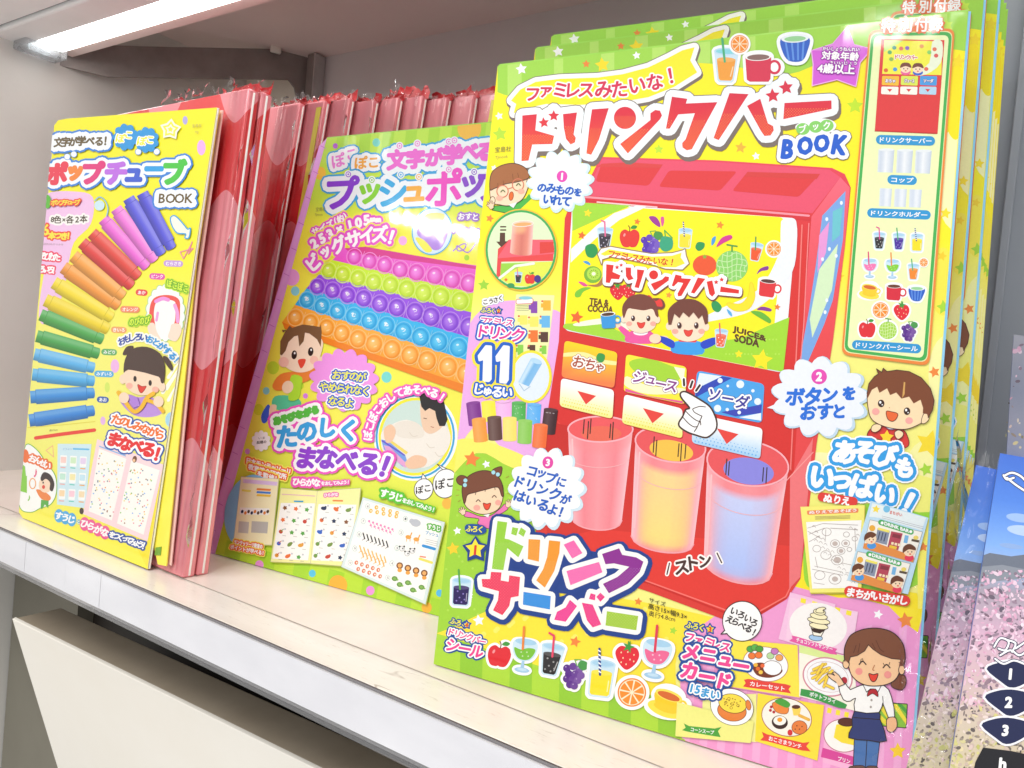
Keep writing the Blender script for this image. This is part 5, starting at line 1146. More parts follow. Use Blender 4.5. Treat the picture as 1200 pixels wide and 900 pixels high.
for i, (c, w) in enumerate((('#f4c03a', 'おちゃ'), ('#dcea5a', 'ジュース'), ('#4a9ee4', 'ソーダ'))):
    a = 190 + i * 125; pg.rrect(z7((a, 505), (a + 112, 507), (a + 108, 570), (a - 3, 565)), 1.6, c); pg.text(w, z7((a + 22, 548))[0], z7((a + 85, 550))[0], 4, '#fff', [(.7, '#7a4a8a')], .3)
    pg.rrect(z7((a - 5, 575), (a + 108, 577), (a + 105, 630), (a - 7, 625)), 1.6, '#f6f6ec' if i < 2 else '#b4d8f0'); x, y = z7((a + 50, 600))[0]; pg.poly([(x - 3, y - 1.6), (x + 3, y - 1.4), (x, y + 2)], '#e03a3c')
pg.poly(z7((142, 862), (555, 880), (553, 888), (140, 870)), '#c4302e')
def pill(q0, q1, w, txt, h=5.4, hp=11):
    pg.line([q0, q1], hp, '#2e98d4', n=16); d = np.array(q1) - np.array(q0); pg.text(txt, (q0[0] - 1, q0[1] + h / 2 + .1), (q1[0] + 1, q1[1] + h / 2 + .1), h, '#fff', (), .3)
pill(zn((135, 46))[0], zn((322, 51))[0], 0, 'ドリンクサーバー', 6); pill(zn((178, 196))[0], zn((254, 199))[0], 0, 'コップ', 6); pill(zn((102, 321))[0], zn((306, 329))[0], 0, 'ドリンクホルダー', 6); pill(zn((45, 817))[0], zn((270, 832))[0], 0, 'ドリンクバーシール', 6)
for i in range(3):
    x = 127 + i * 70; pg.grid(zn((x, 82 + i * 2), (x + 60, 85 + i * 2), (x + 53, 170 + i * 2), (x - 4, 168 + i * 2)), 6, 1, lambda a, b: grad([(0, '#dfe6ee'), (.2, '#c9d4e4'), (.5, '#eef2f6'), (1, '#c4d0e0')], a)); pg.ell(*zn((x + 30, 84 + i * 2))[0], 9.3, 1.6, '#e8eef2')
    x = 132 + i * 56; pg.grid(zn((x, 228 + i * 2), (x + 46, 230 + i * 2), (x + 41, 298 + i * 2), (x - 3, 296 + i * 2)), 6, 1, lambda a, b: grad([(0, '#dde4ee'), (.3, '#cdd8e8'), (.6, '#eef2f6'), (1, '#c8d4e4')], a))
def PI(a, b, k, r=2): at(pg, *zn((a, b))[0], k, r)
PI(130, 425, .2); ic_glass(pg, '#2c2a30', '#e84a9a', '#c8c8c8', True, 'v', bent=True); PI(203, 428, .2); ic_glass(pg, '#4a2c9c', '#4ab07a', '#a89ae0', True, 'v'); PI(272, 432, .21); ic_glass(pg, '#f8e020', '#1d3a8a', None, True)
PI(95, 520, .21); ic_goblet(pg, '#f47ab4', '#e03a7a'); PI(180, 523, .21); ic_goblet(pg, '#86d03a', '#f08a3a'); PI(258, 542, .19); ic_glass(pg, '#f08a2c', '#4ab07a', None, True, 'v'); PI(297, 508, .12); ic_orange(pg)
PI(95, 610, .22); ic_teacup(pg); PI(186, 618, .24); ic_mug(pg); PI(270, 625, .25); ic_bowl(pg); PI(135, 687, .23); ic_orange(pg); PI(214, 692, .25); ic_strawberry(pg); PI(84, 757, .25); ic_apple(pg); PI(162, 763, .27); ic_melon(pg); PI(243, 763, .25); ic_grapes(pg); off(pg)
# ------- cloud 2, boy with the star shirt, lettering, sheets
pg.begin('printed_speech_cloud')
pg.cloud(962, 466, 57, 47, 13, '#c4dcee', .14, 4, 6); pg.cloud(960.5, 465, 54.5, 45.5, 13, '#eef3fb', .14, 4, 6); pg.poly(zf((640, 370), (595, 390), (645, 400)), '#eef3fb')
pg.ell(960, 441.5, 9.2, 9, '#e64ab4'); chars(pg, '2', [(960, 441.5)], 14, '#fff', (), 1.2)
chars(pg, 'ボタンを', [zf(p)[0] for p in ((760, 325), (865, 322), (965, 315), (1075, 305))], [20, 20, 18, 15], '#2470dc', (), 1.7, [3, -2, -2, -3])
chars(pg, 'おすと', [zf(p)[0] for p in ((838, 415), (935, 412), (1018, 410))], [18, 18, 16], '#2470dc', (), 1.6, 0)
pg.begin('printed_boy_with_star_shirt'); edge_strip.append('printed_boy_with_star_shirt')
pg.blob(zj((205, 610), (230, 575), (290, 555), (430, 575), (475, 640), (475, 690), (430, 705), (370, 670), (290, 650), (215, 630)), '#e03a36', 4, INK, .8)
pg.blob(zj((320, 555), (370, 560), (400, 575), (350, 580)), '#e8eef8', 3, '#4a5a8a', .6)
pg.star(*zj((332, 632))[0], 8.5, '#ffd82e', 4, .55)
pg.blob(zj((205, 340), (212, 450), (240, 520), (330, 565), (450, 580), (540, 550), (600, 505), (600, 430), (560, 330), (380, 280), (240, 300)), '#fde0b4', 5, INK, .9)
pg.blob(zj((575, 480), (605, 478), (612, 510), (585, 540), (560, 535)), '#fde0b4', 4, INK, .7)
pg.poly(zj((203, 345), (215, 280), (250, 235), (278, 215), (265, 182), (300, 205), (310, 178), (335, 200), (400, 190), (480, 200), (560, 240), (620, 310), (645, 390), (635, 450), (605, 505), (598, 480), (570, 475), (572, 440), (555, 385), (510, 410), (480, 365), (430, 378), (395, 338), (355, 355), (335, 310), (285, 340), (270, 300), (235, 320), (215, 360), (207, 375)), '#7e4426')
pg.line(zj((203, 345), (215, 280), (250, 235), (278, 215), (265, 182), (300, 205), (310, 178), (335, 200), (400, 190), (480, 200), (560, 240), (620, 310), (645, 390), (635, 450), (605, 505)), .9, INK)
pg.poly(zj((445, 268), (455, 272), (450, 350), (435, 375), (438, 330)), '#d8a45a')
for a, b in ((296, 410), (466, 461)): x, y = zj((a, b))[0]; pg.ell(x, y, 3.8, 4.4, '#3a2018'); pg.ell(x - 1, y - 1.3, 1.3, 1.6, '#fff', n=10); pg.ell(x + 1.3, y + 1.6, .8, .8, '#fff', n=8)
for a, b in ((260, 463), (480, 523)): pg.ell(*zj((a, b))[0], 4.4, 4, '#f8aca4')
pg.blob(zj((330, 462), (365, 465), (405, 478), (395, 512), (368, 528), (338, 510)), '#ee6a34', 3, '#6a2a18', .8); pg.ell(*zj((350, 438))[0], .6, .5, '#b06a4a', n=6)
pg.blob(zj((235, 560), (262, 545), (296, 555), (290, 580), (258, 600), (232, 590)), '#fde0b4', 3, INK, .8); pg.blob(zj((385, 600), (410, 585), (440, 600), (438, 625), (410, 645), (390, 630)), '#fde0b4', 3, INK, .8)
pg.begin('play_lettering'); edge_strip.append('play_lettering')
z6 = Zf(800, 300, 3)
w1 = [z6(p)[0] for p in ((562, 682), (622, 690), (682, 700), (722, 712))]; w2 = [z6(p)[0] for p in ((490, 765), (560, 778), (625, 790), (678, 790), (745, 822))]
w1 = [zj(p)[0] for p in ((70, 730), (190, 720), (330, 740), (450, 845))]; w2 = [(966, 560), (988, 562), (1011, 566), (1035, 576), (1062, 590)]
chars(pg, 'あそびもいっぱい！', [(990, 530), (1012, 530), (1037, 534), (1060, 548), (964, 560), (987, 565), (1012, 569), (1037, 580), (1064, 590)], [26, 26, 26, 22, 28, 24, 27, 24, 29], '#ffffff', [(9.0, '#ffffff'), (6.2, '#30a0e6')], 2.9, [6, 6, 10, 14, 8, 8, 10, 14, 22])
pg.begin('game_sheets'); edge_strip.append('game_sheets')
pg.line(zk((245, 125), (450, 155)), 10.5, '#e43c34', n=16); chars(pg, 'ぬりえ', [zk(p)[0] for p in ((285, 135), (345, 145), (402, 152))], 9.5, '#fff', (), .8, 8)
sh = zk((102, 190), (525, 178), (500, 750), (165, 755)); pg.poly([(x + 1, y + 1.5) for x, y in sh], '#c8b83a'); pg.poly(sh, '#f9f07a')
pg.rrect(zk((145, 215), (485, 200), (483, 228), (148, 243)), 1.5, '#f08a5a'); pg.text('ぬりえであそぼう', zk((160, 237))[0], zk((470, 222))[0], 3.6, '#fff', (), .2)
pg.poly(zk((140, 290), (505, 278), (480, 722), (180, 728)), '#fdfbf6')
for j in range(3): pg.line(zk((200, 255 + j * 8), (430, 248 + j * 8)), .4, '#8a7a5a', n=4)
g = '#a89a94'
for a, b, r in ((275, 355, 30), (330, 432, 30), (400, 430, 26), (370, 480, 26), (270, 507, 34), (345, 540, 38), (210, 465, 26), (230, 640, 34), (405, 372, 20), (460, 400, 18), (330, 665, 40), (425, 470, 16)):
    x, y = zk((a, b))[0]; pg.line(pg.ellp(x, y, r / 5.6, r / 6.6, 0, 16), .6, g, True)
for a, b, r in ((330, 432, 18), (370, 480, 16), (345, 540, 24), (400, 430, 14), (330, 665, 20)): pg.ell(*zk((a, b))[0], r / 5.6, r / 6.6, '#c8b8b0')
for q in (((150, 330), (250, 300)), ((150, 350), (240, 400)), ((250, 300), (480, 310)), ((160, 420), (230, 380)), ((195, 580), (380, 620)), ((180, 600), (380, 640)), ((270, 340), (265, 420)), ((400, 620), (480, 640)), ((460, 330), (470, 560)), ((190, 690), (260, 700)), ((200, 520), (215, 590)), ((380, 560), (470, 580)), ((160, 370), (260, 330)), ((300, 330), (480, 340))): pg.line(zk(*q), .55, g, n=4)
for i in range(26): x, y = zk((180 + i * 61 % 290, 320 + i * 83 % 380))[0]; pg.curve([(x, y), (x + 2, y - 1.5), (x + 4, y + 1)], .45, g, 2)
s2 = zk((565, 150), (945, 262), (810, 765), (410, 672)); pg.poly(s2, '#c2e2f4'); pg.poly(zk((575, 165), (800, 225), (930, 262), (900, 345), (620, 262), (555, 255)), '#eaf4f4')
pg.star(*zk((600, 205))[0], 5, '#fbe04a', 10); pg.ell(*zk((670, 205))[0], 4, 4, '#7ac4e8')
pg.text('まちがい', zk((690, 235))[0], zk((770, 255))[0], 4, '#e8685a', (), .2)
for j in range(2): pg.line(zk((640, 250 + j * 12), (910, 322 + j * 12)), .4, '#9a9aa8', n=4)
for dx, dy in ((0, 0), (-80, 208)):
    F_ = lambda *p: zk(*[(a + dx, b + dy) for a, b in p])
    pg.poly(F_((560, 275), (905, 355), (845, 555), (515, 460)), '#fbf6ea'); pg.line(F_((560, 275), (905, 355), (845, 555), (515, 460)), .4, '#8a7a6a', True)
    pg.line(F_((632, 292), (830, 355)), 6.4, '#4cae5c', n=14); pg.text('DRINK BAR', F_((655, 309))[0], F_((815, 360))[0], 3.8, '#fff', (), .4, up=(0.05, -1))
    pg.ell(*F_((640, 296))[0], 1.8, 1.8, '#fff', n=10); pg.ell(*F_((828, 353))[0], 1.8, 1.8, '#fff', n=10)
    pg.poly(F_((610, 330), (690, 350), (670, 440), (595, 420)), '#8a93a8'); pg.poly(F_((615, 325), (690, 345), (685, 360), (610, 340)), '#f6e86a')
    for i in range(3): pg.line(F_((625 + i * 20, 355 + i * 5), (612 + i * 20, 405 + i * 5)), 1.4, '#4a5268', n=4)
    pg.poly(F_((700, 350), (775, 365), (745, 475), (675, 455)), '#b84458')
    for i in range(3): pg.poly(F_((702 + i * 22, 420 + i * 5), (718 + i * 22, 424 + i * 5), (714 + i * 22, 440 + i * 5), (698 + i * 22, 436 + i * 5)), '#fbe6c0')
    pg.poly(F_((712, 365), (765, 376), (758, 400), (705, 388)), '#8a3040'); pg.poly(F_((690, 440), (738, 452), (733, 470), (684, 458)), '#f0c83a')
    pg.poly(F_((790, 375), (815, 380), (805, 430), (780, 425)), '#7ab8e4'); pg.poly(F_((835, 400), (885, 410), (880, 425), (832, 415)), '#5a4a3a'); pg.ell(*F_((862, 392))[0], 3, 2.4, '#f0d86a'); pg.ell(*F_((575, 330))[0], 3.6, 3.6, '#f0b03a')
    pg.poly(F_((520, 430), (600, 425), (780, 490), (850, 530), (842, 555), (515, 462)), '#e89044')
    for a, b, c in ((565, 400, '#4a9ae0'), (818, 480, '#e83a5a')):
        x, y = F_((a, b))[0]; pg.ell(x + (1 if c[1] == '4' else 0), y + 8, 5.4, 4, c); pg.ell(x, y, 6.8, 6.2, '#fbdcb8'); pg.blob([(x - 7.6, y + 2), (x - 6.6, y - 5), (x, y - 8.4), (x + 6.6, y - 5), (x + (2 if c[1] == '4' else 7.4), y - 1), (x, y - 2), (x - 4, y)], '#6a3a22', 3)
        for ex in (-1.5, 3): pg.ell(x + ex, y + 1, .7, .9, '#3a2018', n=6)
        pg.ell(x + 1, y + 3.6, 1.3, .9, '#e0503a', n=6)
pg.line(zk((425, 745), (790, 808)), 12.5, '#e43c34', n=16); chars(pg, 'まちがいさがし', [zk(p)[0] for p in ((435, 752), (492, 762), (550, 772), (608, 780), (665, 790), (722, 800), (785, 806))], 10.2, '#fff', (), .85, 8)
# ------- waitress
pg.begin('printed_waitress'); edge_strip.append('printed_waitress')
K = '#2a1a1a'
pg.poly(zm((365, 745), (500, 755), (485, 895), (360, 890)), '#4a74b0'); pg.line(zm((365, 745), (360, 888)), .9, K); pg.line(zm((432, 752), (424, 893)), .9, K); pg.line(zm((500, 755), (484, 895)), .9, K)
pg.blob(zm((335, 905), (345, 890), (400, 885), (420, 893), (422, 915), (335, 915)), '#6a4a42', 3, K, .7); pg.blob(zm((425, 900), (440, 888), (480, 890), (492, 905), (488, 920), (425, 918)), '#6a4a42', 3, K, .7)
pg.rrect(zm((500, 552), (645, 562), (638, 688), (492, 676)), 1.2, '#8cc63c', K, 1.0); pg.poly(zm((505, 620), (560, 672), (535, 678), (500, 650)), '#f4e23a'); pg.poly(zm((590, 560), (640, 615), (640, 590), (615, 563)), '#4aa43c'); pg.poly(zm((500, 585), (508, 556), (590, 680), (570, 682)), '#f6e43c'); pg.poly(zm((560, 560), (590, 563), (640, 640), (638, 670)), '#f6e43c')
pg.blob(zm((365, 600), (492, 605), (500, 640), (535, 755), (440, 752), (335, 738), (355, 680)), '#2f3a72', 2, K, 1.0); pg.line(zm((360, 632), (498, 642)), .9, K)
pg.blob(zm((400, 462), (520, 462), (560, 520), (578, 625), (545, 632), (515, 555), (495, 605), (368, 598), (372, 530), (345, 545), (308, 538), (282, 465), (318, 452), (345, 485)), '#fdfcf8', 2, K, 1.0)
pg.line(zm((515, 520), (518, 560), (500, 600)), .8, K)
pg.blob(zm((540, 635), (582, 632), (590, 680), (565, 708), (540, 700), (535, 670)), '#f4bc8c', 3, K, .9)
HP = zm((224, 401), (246, 402), (262, 410), (250, 396), (262, 390), (284, 408), (300, 432), (314, 456), (286, 468), (270, 446), (246, 430), (226, 412)); pg.poly(HP, '#f8cfa4'); pg.line(HP[:-3] , .9, K); pg.line(HP[-3:] + HP[:1], .9, K)
for a, b in ((456, 540), (452, 576)): pg.ell(*zm((a, b))[0], 1.3, 1.5, '#a8a098')
pg.poly(zm((412, 460), (445, 500), (470, 470), (488, 498), (508, 462)), '#ffffff'); pg.line(zm((412, 460), (430, 498), (450, 480), (478, 482), (490, 498), (508, 462)), .8, K)
pg.blob(zm((440, 492), (462, 480), (485, 490), (490, 522), (462, 505), (434, 520)), '#b8202c', 3, K, .7)
pg.blob(zm((570, 430), (590, 405), (630, 410), (638, 450), (618, 485), (580, 480), (558, 460)), '#7e4a30', 4, K, .9)
pg.blob(zm((330, 280), (338, 370), (360, 420), (410, 455), (470, 465), (540, 455), (590, 420), (610, 350), (600, 280), (440, 230)), '#f9cb9c', 5, K, 1.0)
pg.ell(*zm((322, 348))[0], 3.8, 5.6, '#f9cb9c', line=K, lw=.9); pg.ell(*zm((615, 380))[0], 3.6, 5.6, '#f9cb9c', line=K, lw=.9)
pg.poly([tuple(p) for p in crom(zm((312, 320), (318, 250), (350, 195), (420, 165), (500, 162), (570, 185), (620, 240), (634, 310), (628, 360)), 4, False)] + zm((600, 360), (608, 325), (560, 320), (505, 300), (462, 270), (440, 248), (420, 280), (380, 305), (345, 312), (335, 345), (318, 330)), '#7e4a30')
pg.line(crom(zm((316, 335), (312, 300), (318, 250), (350, 195), (420, 165), (500, 162), (570, 185), (620, 240), (634, 310), (626, 360)), 4, False), 1.1, K); pg.line(zm((335, 345), (345, 312), (380, 305), (420, 280), (440, 248), (462, 270), (505, 300), (560, 320), (608, 325)), .8, K)
for q in (((395, 240), (385, 290)), ((375, 250), (362, 290)), ((480, 225), (500, 270), (520, 285)), ((460, 240), (475, 270)), ((600, 340), (625, 352))): pg.line(zm(*q), .7, '#5a2e1c')
smile_eye(pg, *zm((409, 345))[0], 4.0, K, 1.3); smile_eye(pg, *zm((535, 362))[0], 4.0, K, 1.3)
for q in (((398, 338), (402, 322)), ((412, 332), (408, 320)), ((548, 352), (552, 340)), ((522, 352), (518, 345))): pg.line(zm(*q), .7, K)
for a, b in ((390, 388), (541, 405)): pg.ell(*zm((a, b))[0], 4.2, 4.2, '#f49a90')
pg.curve(zm((472, 355), (462, 378), (470, 382)), .8, '#b8683a', 3)
mouth(pg, *zm((466, 400))[0], 5.4, 9.5, '#e8402c', K, .9)
# ------- solid body
parts3 = pg.finish()
slab(pg, C3, 0.0042, m_pages, 'page_block', 0.0004)
P_ = [pg.uv(p) for p in C3]
(ax, ay), (bx, by), (ex, ey), (fx, fy) = P_
hull8('blue_spine_edge', [(bx - .0002, 0, by), (bx + .0009, 0.0005, by), (ex + .0009, 0.0005, ey), (ex - .0002, 0, ey)] + [(bx - .0002, 0.0046, by), (bx + .0009, 0.0046, by), (ex + .0009, 0.0046, ey), (ex - .0002, 0.0046, ey)], m_bluecover, root3)
hull8('top_edge_fold', [(ax + .001, 0.0001, ay), (bx, 0.0001, by), (bx, 0.0001, by + .0008), (ax + .001, 0.0001, ay + .0008)] + [(ax + .001, 0.0044, ay), (bx, 0.0044, by), (bx, 0.0044, by + .0008), (ax + .001, 0.0044, ay + .0008)], mat_paint('cover_edge_green', '#8fce3c', '#a6dc55', 30, 0.3, 0), root3)
tag(root3, 'big yellow and red Japanese drinks-bar activity book at the front of its pile', 'book', 'drinks-bar books in a pile')
# ------------------------------------------------------------------ the push-pop book
root2 = empty('toy_book')
A, yaw, lean = plane_solve((252, 649), (512, 721), 7.5)
pg = Page(root2, A, yaw, lean); pg2 = pg
mirror_lamp('spot_over_middle_cover', (520, 272), pg.A, pg.n, 1.6, .26, .035, 3.0)
C2 = [(383, 162), (584, 143), (521, 724), (252, 649)]
q4, q5, q6 = Zf(340, 140, 4.5), Zf(300, 300, 4.5), Zf(240, 480, 3.75)
pg.begin('cover_ground'); edge2 = ['cover_ground']
tl, tr, br_, bl = [np.array(p, float) for p in C2]
pg.grid(C2, 1, 14, lambda a, b: grad([(0, '#c2ec52'), (.14, '#c8ee50'), (.2, '#f2f24a'), (.3, '#f9f24c'), (.72, '#f6f35a'), (.84, '#cdec44'), (1, '#bde43a')], b))
pg.clip = C2
for i in range(7):
    x0 = 395 + i * 27; t0 = 162 - .0945 * (x0 - 383); pg.poly([(x0, t0), (x0 + 13, t0 - 1.2), (x0 + 10, t0 + 28), (x0 - 3, t0 + 29)], '#aee242')
    x0 = 262 + i * 40; t0 = 652 + .28 * (x0 - 252); pg.poly([(x0 + 4, t0 - 22), (x0 + 22, t0 - 17), (x0 + 18, t0 + 5), (x0, t0)], '#aadc34')
for x, y, r, c in ((393, 171, 3, '#c06ae0'), (441, 167, 4.5, '#7adcd0'), (375, 203, 7, '#f6c84a'), (550, 150, 14, '#f6c24a'), (303, 480, 6, '#d8e83a'), (346, 341, 5, '#8adce8'), (342, 325, 9, '#f0a8e8'), (320, 431, 7, '#c6e83c'), (312, 458, 4, '#8adce0'), (453, 442, 6, '#7adcd4'), (358, 464, 3, '#e08ae8'),
                   (290, 529, 3, '#e09ae8'), (304, 662, 5, '#f09ae0'), (366, 672, 4, '#5ac8ec'), (396, 686, 11, '#f8b83a'), (434, 692, 5, '#f09ae0'), (515, 695, 4, '#5ac0ec'), (524, 590, 6, '#f8c04a'), (472, 282, 5, '#f0b0ea'), (547, 302, 3, '#a8dc3a'), (352, 452, 4, '#c6e83c'), (285, 580, 4, '#f0e03a'), (500, 712, 6, '#f4b83a')): pg.ell(x, y, r, r * 1.1, c)
pg.clip = None
pg.begin('pink_spine_flap')
pg.grid([(374, 171), (383, 162), (252, 649), (237, 649)], 3, 20, lambda a, b: grad([(0, '#e8a4f4'), (.5, '#f2bcfa'), (1, '#e6a6f2')], a + .12 * math.sin(b * 60)))
for i in range(16):
    t = i / 16; x, y = 375 - 138 * t, 171 + 478 * t; pg.line([(x + 1, y), (x + 7, y + 3)], .7, '#c874d8', n=4)
pg.begin('title_lettering')
chars(pg, 'ぽこ', [q4(p)[0] for p in ((255, 215), (325, 185))], [15, 13], '#f08ae0', [(9.0, '#3aa8e4'), (6.2, '#f6fbff')], .9, -14)
chars(pg, 'ぽこ', [q4(p)[0] for p in ((375, 228), (440, 228))], [14, 13], '#f6b04a', [(9.0, '#3aa8e4'), (6.2, '#f6fbff')], .9, -4)
c6 = [q4(p)[0] for p in ((565, 212), (662, 208), (762, 198), (858, 185), (945, 170), (1030, 172))]
ti = [q4(p)[0] for p in ((280, 385), (420, 392), (545, 385), (655, 392), (812, 358), (965, 352), (1075, 345))]
o_ = [(11.6, '#3aa8e4'), (8.4, '#f2faff')]
chars(pg, '文字が学べるプッシュポップ', c6 + ti, [21, 20, 19, 21, 20, 21, 37, 29, 33, 27, 41, 32, 36], '#f06ad8', o_, 2.6, [-4] * 6 + [-3] * 7, 1.0, ['#f070d8'] * 6 + ['#8a44d8', '#8ad83c', '#38b0ea', '#f7b23c', '#f050c8', '#8a4ad0', '#8a44d8'])
for a, b, c in ((578, 140, '#f070d8'), (672, 128, '#f070d8'), (838, 118, '#f070d8'), (868, 112, '#f070d8'), (308, 290, '#a060e0'), (432, 320, '#8ad83c'), (585, 292, '#38b0ea'), (680, 303, '#f7b23c'), (838, 265, '#f070d8'), (972, 278, '#8a4ad0')):
    x, y = q4((a, b))[0]; pg.ell(x, y, 4.6, 4.8, '#f2faff'); pg.line(pg.ellp(x, y, 2.8, 3, 0, 14), 1.0, c, True); pg.ell(x, y, 1.1, 1.1, c)
pg.begin('publisher_text'); pg.text('宝島社', q4((135, 486))[0], q4((188, 484))[0], 5, '#9aa05a'); pg.text('TJmook', q4((130, 512))[0], q4((172, 512))[0], 3.6, '#9aa05a')
pg.begin('size_lettering')
mg = '#e85ad0'
chars(pg, 'サイズ(約)', [q4(p)[0] for p in ((135, 590), (172, 572), (210, 552), (240, 538), (266, 524), (292, 512))], [8.5, 8.5, 8.5, 8, 8, 8], '#fff', [(5.2, '#f6f05a'), (3.0, mg)], .7, -24)
chars(pg, '253×105mm', [q4(p)[0] for p in ((128, 655), (170, 628), (212, 605), (262, 580), (318, 560), (362, 545), (405, 532), (437, 530), (466, 532))], [15, 15, 15, 14, 16, 16, 16, 8, 8], '#fff', [(7, '#f6f05a'), (4.2, mg)], 1.5, [-32, -30, -26, -22, -18, -14, -10, -6, -4])
chars(pg, 'ビッグサイズ！', [q4(p)[0] for p in ((125, 752), (190, 702), (258, 662), (335, 632), (405, 612), (475, 604), (535, 622))], [17, 13, 17, 18, 18, 18, 18], '#fff', [(7, '#f6f05a'), (4.4, mg)], 1.5, [-44, -36, -28, -20, -12, -5, 12])
pg.begin('round_ring_picture')
x, y = q4((750, 590))[0]; pg.ell(x, y, 24, 28, '#4ab4e8', 8); pg.ell(x, y, 22.6, 26.6, '#d8ecfa', 8); pg.blob([(x - 18, y + 2), (x - 8, y - 14), (x + 12, y - 16), (x + 19, y - 2), (x + 12, y + 18), (x + 2, y + 22), (x - 8, y + 12)], '#b48ae6', 4); pg.blob([(x - 18, y - 4), (x - 6, y - 20), (x + 14, y - 20), (x + 8, y - 8)], '#f4ea8a', 4); pg.blob([(x - 20, y + 8), (x - 10, y + 10), (x, y + 22), (x - 8, y + 24)], '#f6f05a', 4)
chars(pg, 'おすと', [q4(p)[0] for p in ((905, 512), (942, 512), (978, 514))], 7.5, '#fff', [(3, '#a87ad8')], .5); chars(pg, 'へこむ！', [q4(p)[0] for p in ((880, 590), (920, 592), (960, 595), (990, 600))], 9, '#fff', [(3, '#a87ad8')], .6)
pg.curve([(531, 294), (540, 287), (546, 286), (544, 292), (537, 294), (536, 288), (548, 296), (557, 286)], 1.5, '#a074d8')
# silicone board
pg.begin('printed_push_board')
L_ = [q5((468, -42), (1175, 52)), q5((405, 22), (1170, 200)), q5((335, 98), (1165, 305)), q5((268, 172), (1160, 440)), q5((208, 258), (1150, 562)), q5((140, 350), (1130, 690))]
RC = [('#f080e8', '#d93cb0', '#ea54c8'), ('#d4f04a', '#b4d820', '#c6ec28'), ('#a86af0', '#7a34d0', '#9048e0'), ('#4cc4f4', '#169cdc', '#2cb0ec'), ('#ffc060', '#f0901c', '#f8a430')]
rows = [[(340, 722), (420, 745), (500, 765), (582, 790), (668, 805), (765, 822), (855, 842), (945, 862)],
        [(385, 75), (460, 95), (540, 115), (622, 135), (712, 150), (797, 172), (885, 192), (978, 212), (1078, 235)],
        [(325, 160), (405, 180), (485, 205), (570, 222), (655, 250), (745, 270), (840, 292), (925, 318), (1025, 345), (1125, 372)],
        [(270, 230), (350, 262), (432, 290), (517, 315), (600, 340), (690, 365), (780, 395), (870, 425), (965, 450), (1070, 480)],
        [(210, 322), (290, 348), (375, 375), (455, 405), (540, 435), (625, 460), (720, 490), (815, 520), (905, 550), (1015, 582), (1110, 618)]]
word = ['', 'りみひ', 'ワロやつぬなし', 'るゆむふぬつち', 'ゆもほのとそこ']
pg.poly([L_[4][0], L_[4][1], (550, 461), (545, 461), q5((150, 382))[0], q5((140, 352))[0]], '#f08a20')
for i in range(5):
    hi, lo, md = RC[i]; a, b = L_[i], L_[i + 1]
    pg.grid([a[0], a[1], b[1], b[0]], 1, 3, lambda u, v, hi=hi, md=md: mixc(md, hi, .35 * (1 - v)))
    if i == 0: pg.poly(q4((290, 680), (400, 672), (985, 775), (982, 790), (320, 705)), '#d83a90')
pg.poly([L_[5][0], L_[5][1], (549, 463), q5((155, 385))[0]], '#ee8420')
for i in range(5):
    hi, lo, md = RC[i]; zz = q4 if i == 0 else q5
    for j, p in enumerate(rows[i]):
        x, y = zz(p)[0]; 
        if x > 556: continue
        r = 7.4 + j * .22 + (i == 4) * .3
        pg.line(pg.ellp(x + .3, y + .6, r + 1.6, r + 2.4, 12, 22), 1.1, mixc(md, '#ffffff', .35), True)
        pg.dome(x, y + 1, r, r * 1.1, mixc(hi, '#ffffff', .18), lo, 10, 18, -.15, -.3)
        pg.ell(x - 1, y - 2.4, 1.7, 1.2, mixc(hi, '#ffffff', .75), -10, 10)
        if i > 0: pg.ell(x + 1.6, y + 4, 2.4, .8, mixc(hi, '#ffffff', .3), -20, 10)
        if i in (2, 3) and j < 9: chars(pg, 'あるゆむふぬつちも'[j], [(x + .4, y - .6)], 4.6, '#ffffff', (), .15)
        if j: 
            nx, ny = zz(rows[i][j - 1])[0]; mx_, my_ = (x + nx) / 2, (y + ny) / 2; pg.line([(mx_ + 3.5, my_ - r - .5), (mx_ - 3, my_ + r + 1)], .7, mixc(md, '#ffffff', .4), n=4)
# boy
pg.begin('printed_boy_in_green_top')
IN2 = '#6a4638'
pg.blob(q5((100, 740), (200, 740), (240, 780), (180, 820), (90, 800)), '#5ad0a0', 4); pg.blob(q5((60, 785), (75, 800), (60, 870), (35, 880), (28, 840)), '#3a66d8', 4); pg.blob(q5((75, 790), (110, 790), (90, 850), (70, 860)), '#fbd9b8', 3)
pg.blob(q5((130, 625), (200, 610), (290, 600), (330, 560), (345, 590), (290, 650), (245, 670), (180, 700), (110, 710), (90, 680)), '#f08a3c', 3)
pg.blob(q5((190, 630), (245, 640), (240, 700), (225, 755), (175, 760), (180, 700)), '#b4e63c', 3); pg.ell(*q5((170, 692))[0], 6.5, 7.6, '#fbdcbc', 20); pg.ell(*q5((352, 560))[0], 6.6, 6.6, '#fbdcbc')
pg.blob(q5((130, 500), (140, 560), (180, 600), (245, 615), (310, 590), (345, 520), (350, 440), (250, 400), (150, 430)), '#fde2c8', 5)
pg.ell(*q5((150, 560))[0], 6, 6, '#fbc6b4'); pg.ell(*q5((310, 550))[0], 5, 5, '#fbc6b4')
pg.poly(q5((130, 520), (132, 450), (160, 395), (145, 405), (140, 390), (165, 392), (180, 368), (195, 380), (250, 362), (310, 370), (340, 375), (345, 362), (350, 400), (345, 480), (325, 440), (285, 410), (262, 405), (255, 450), (232, 478), (225, 420), (205, 425), (175, 455), (160, 500), (140, 525)), '#7a5a3c')
for a, b in ((205, 522), (292, 505)): x, y = q5((a, b))[0]; pg.ell(x, y, 3.2, 5.2, '#2c2420', 6); pg.ell(x + .6, y - 2, 1, 1.4, '#fff', n=8)
pg.blob(q5((225, 550), (265, 545), (255, 580), (238, 592)), '#e8503a', 4)
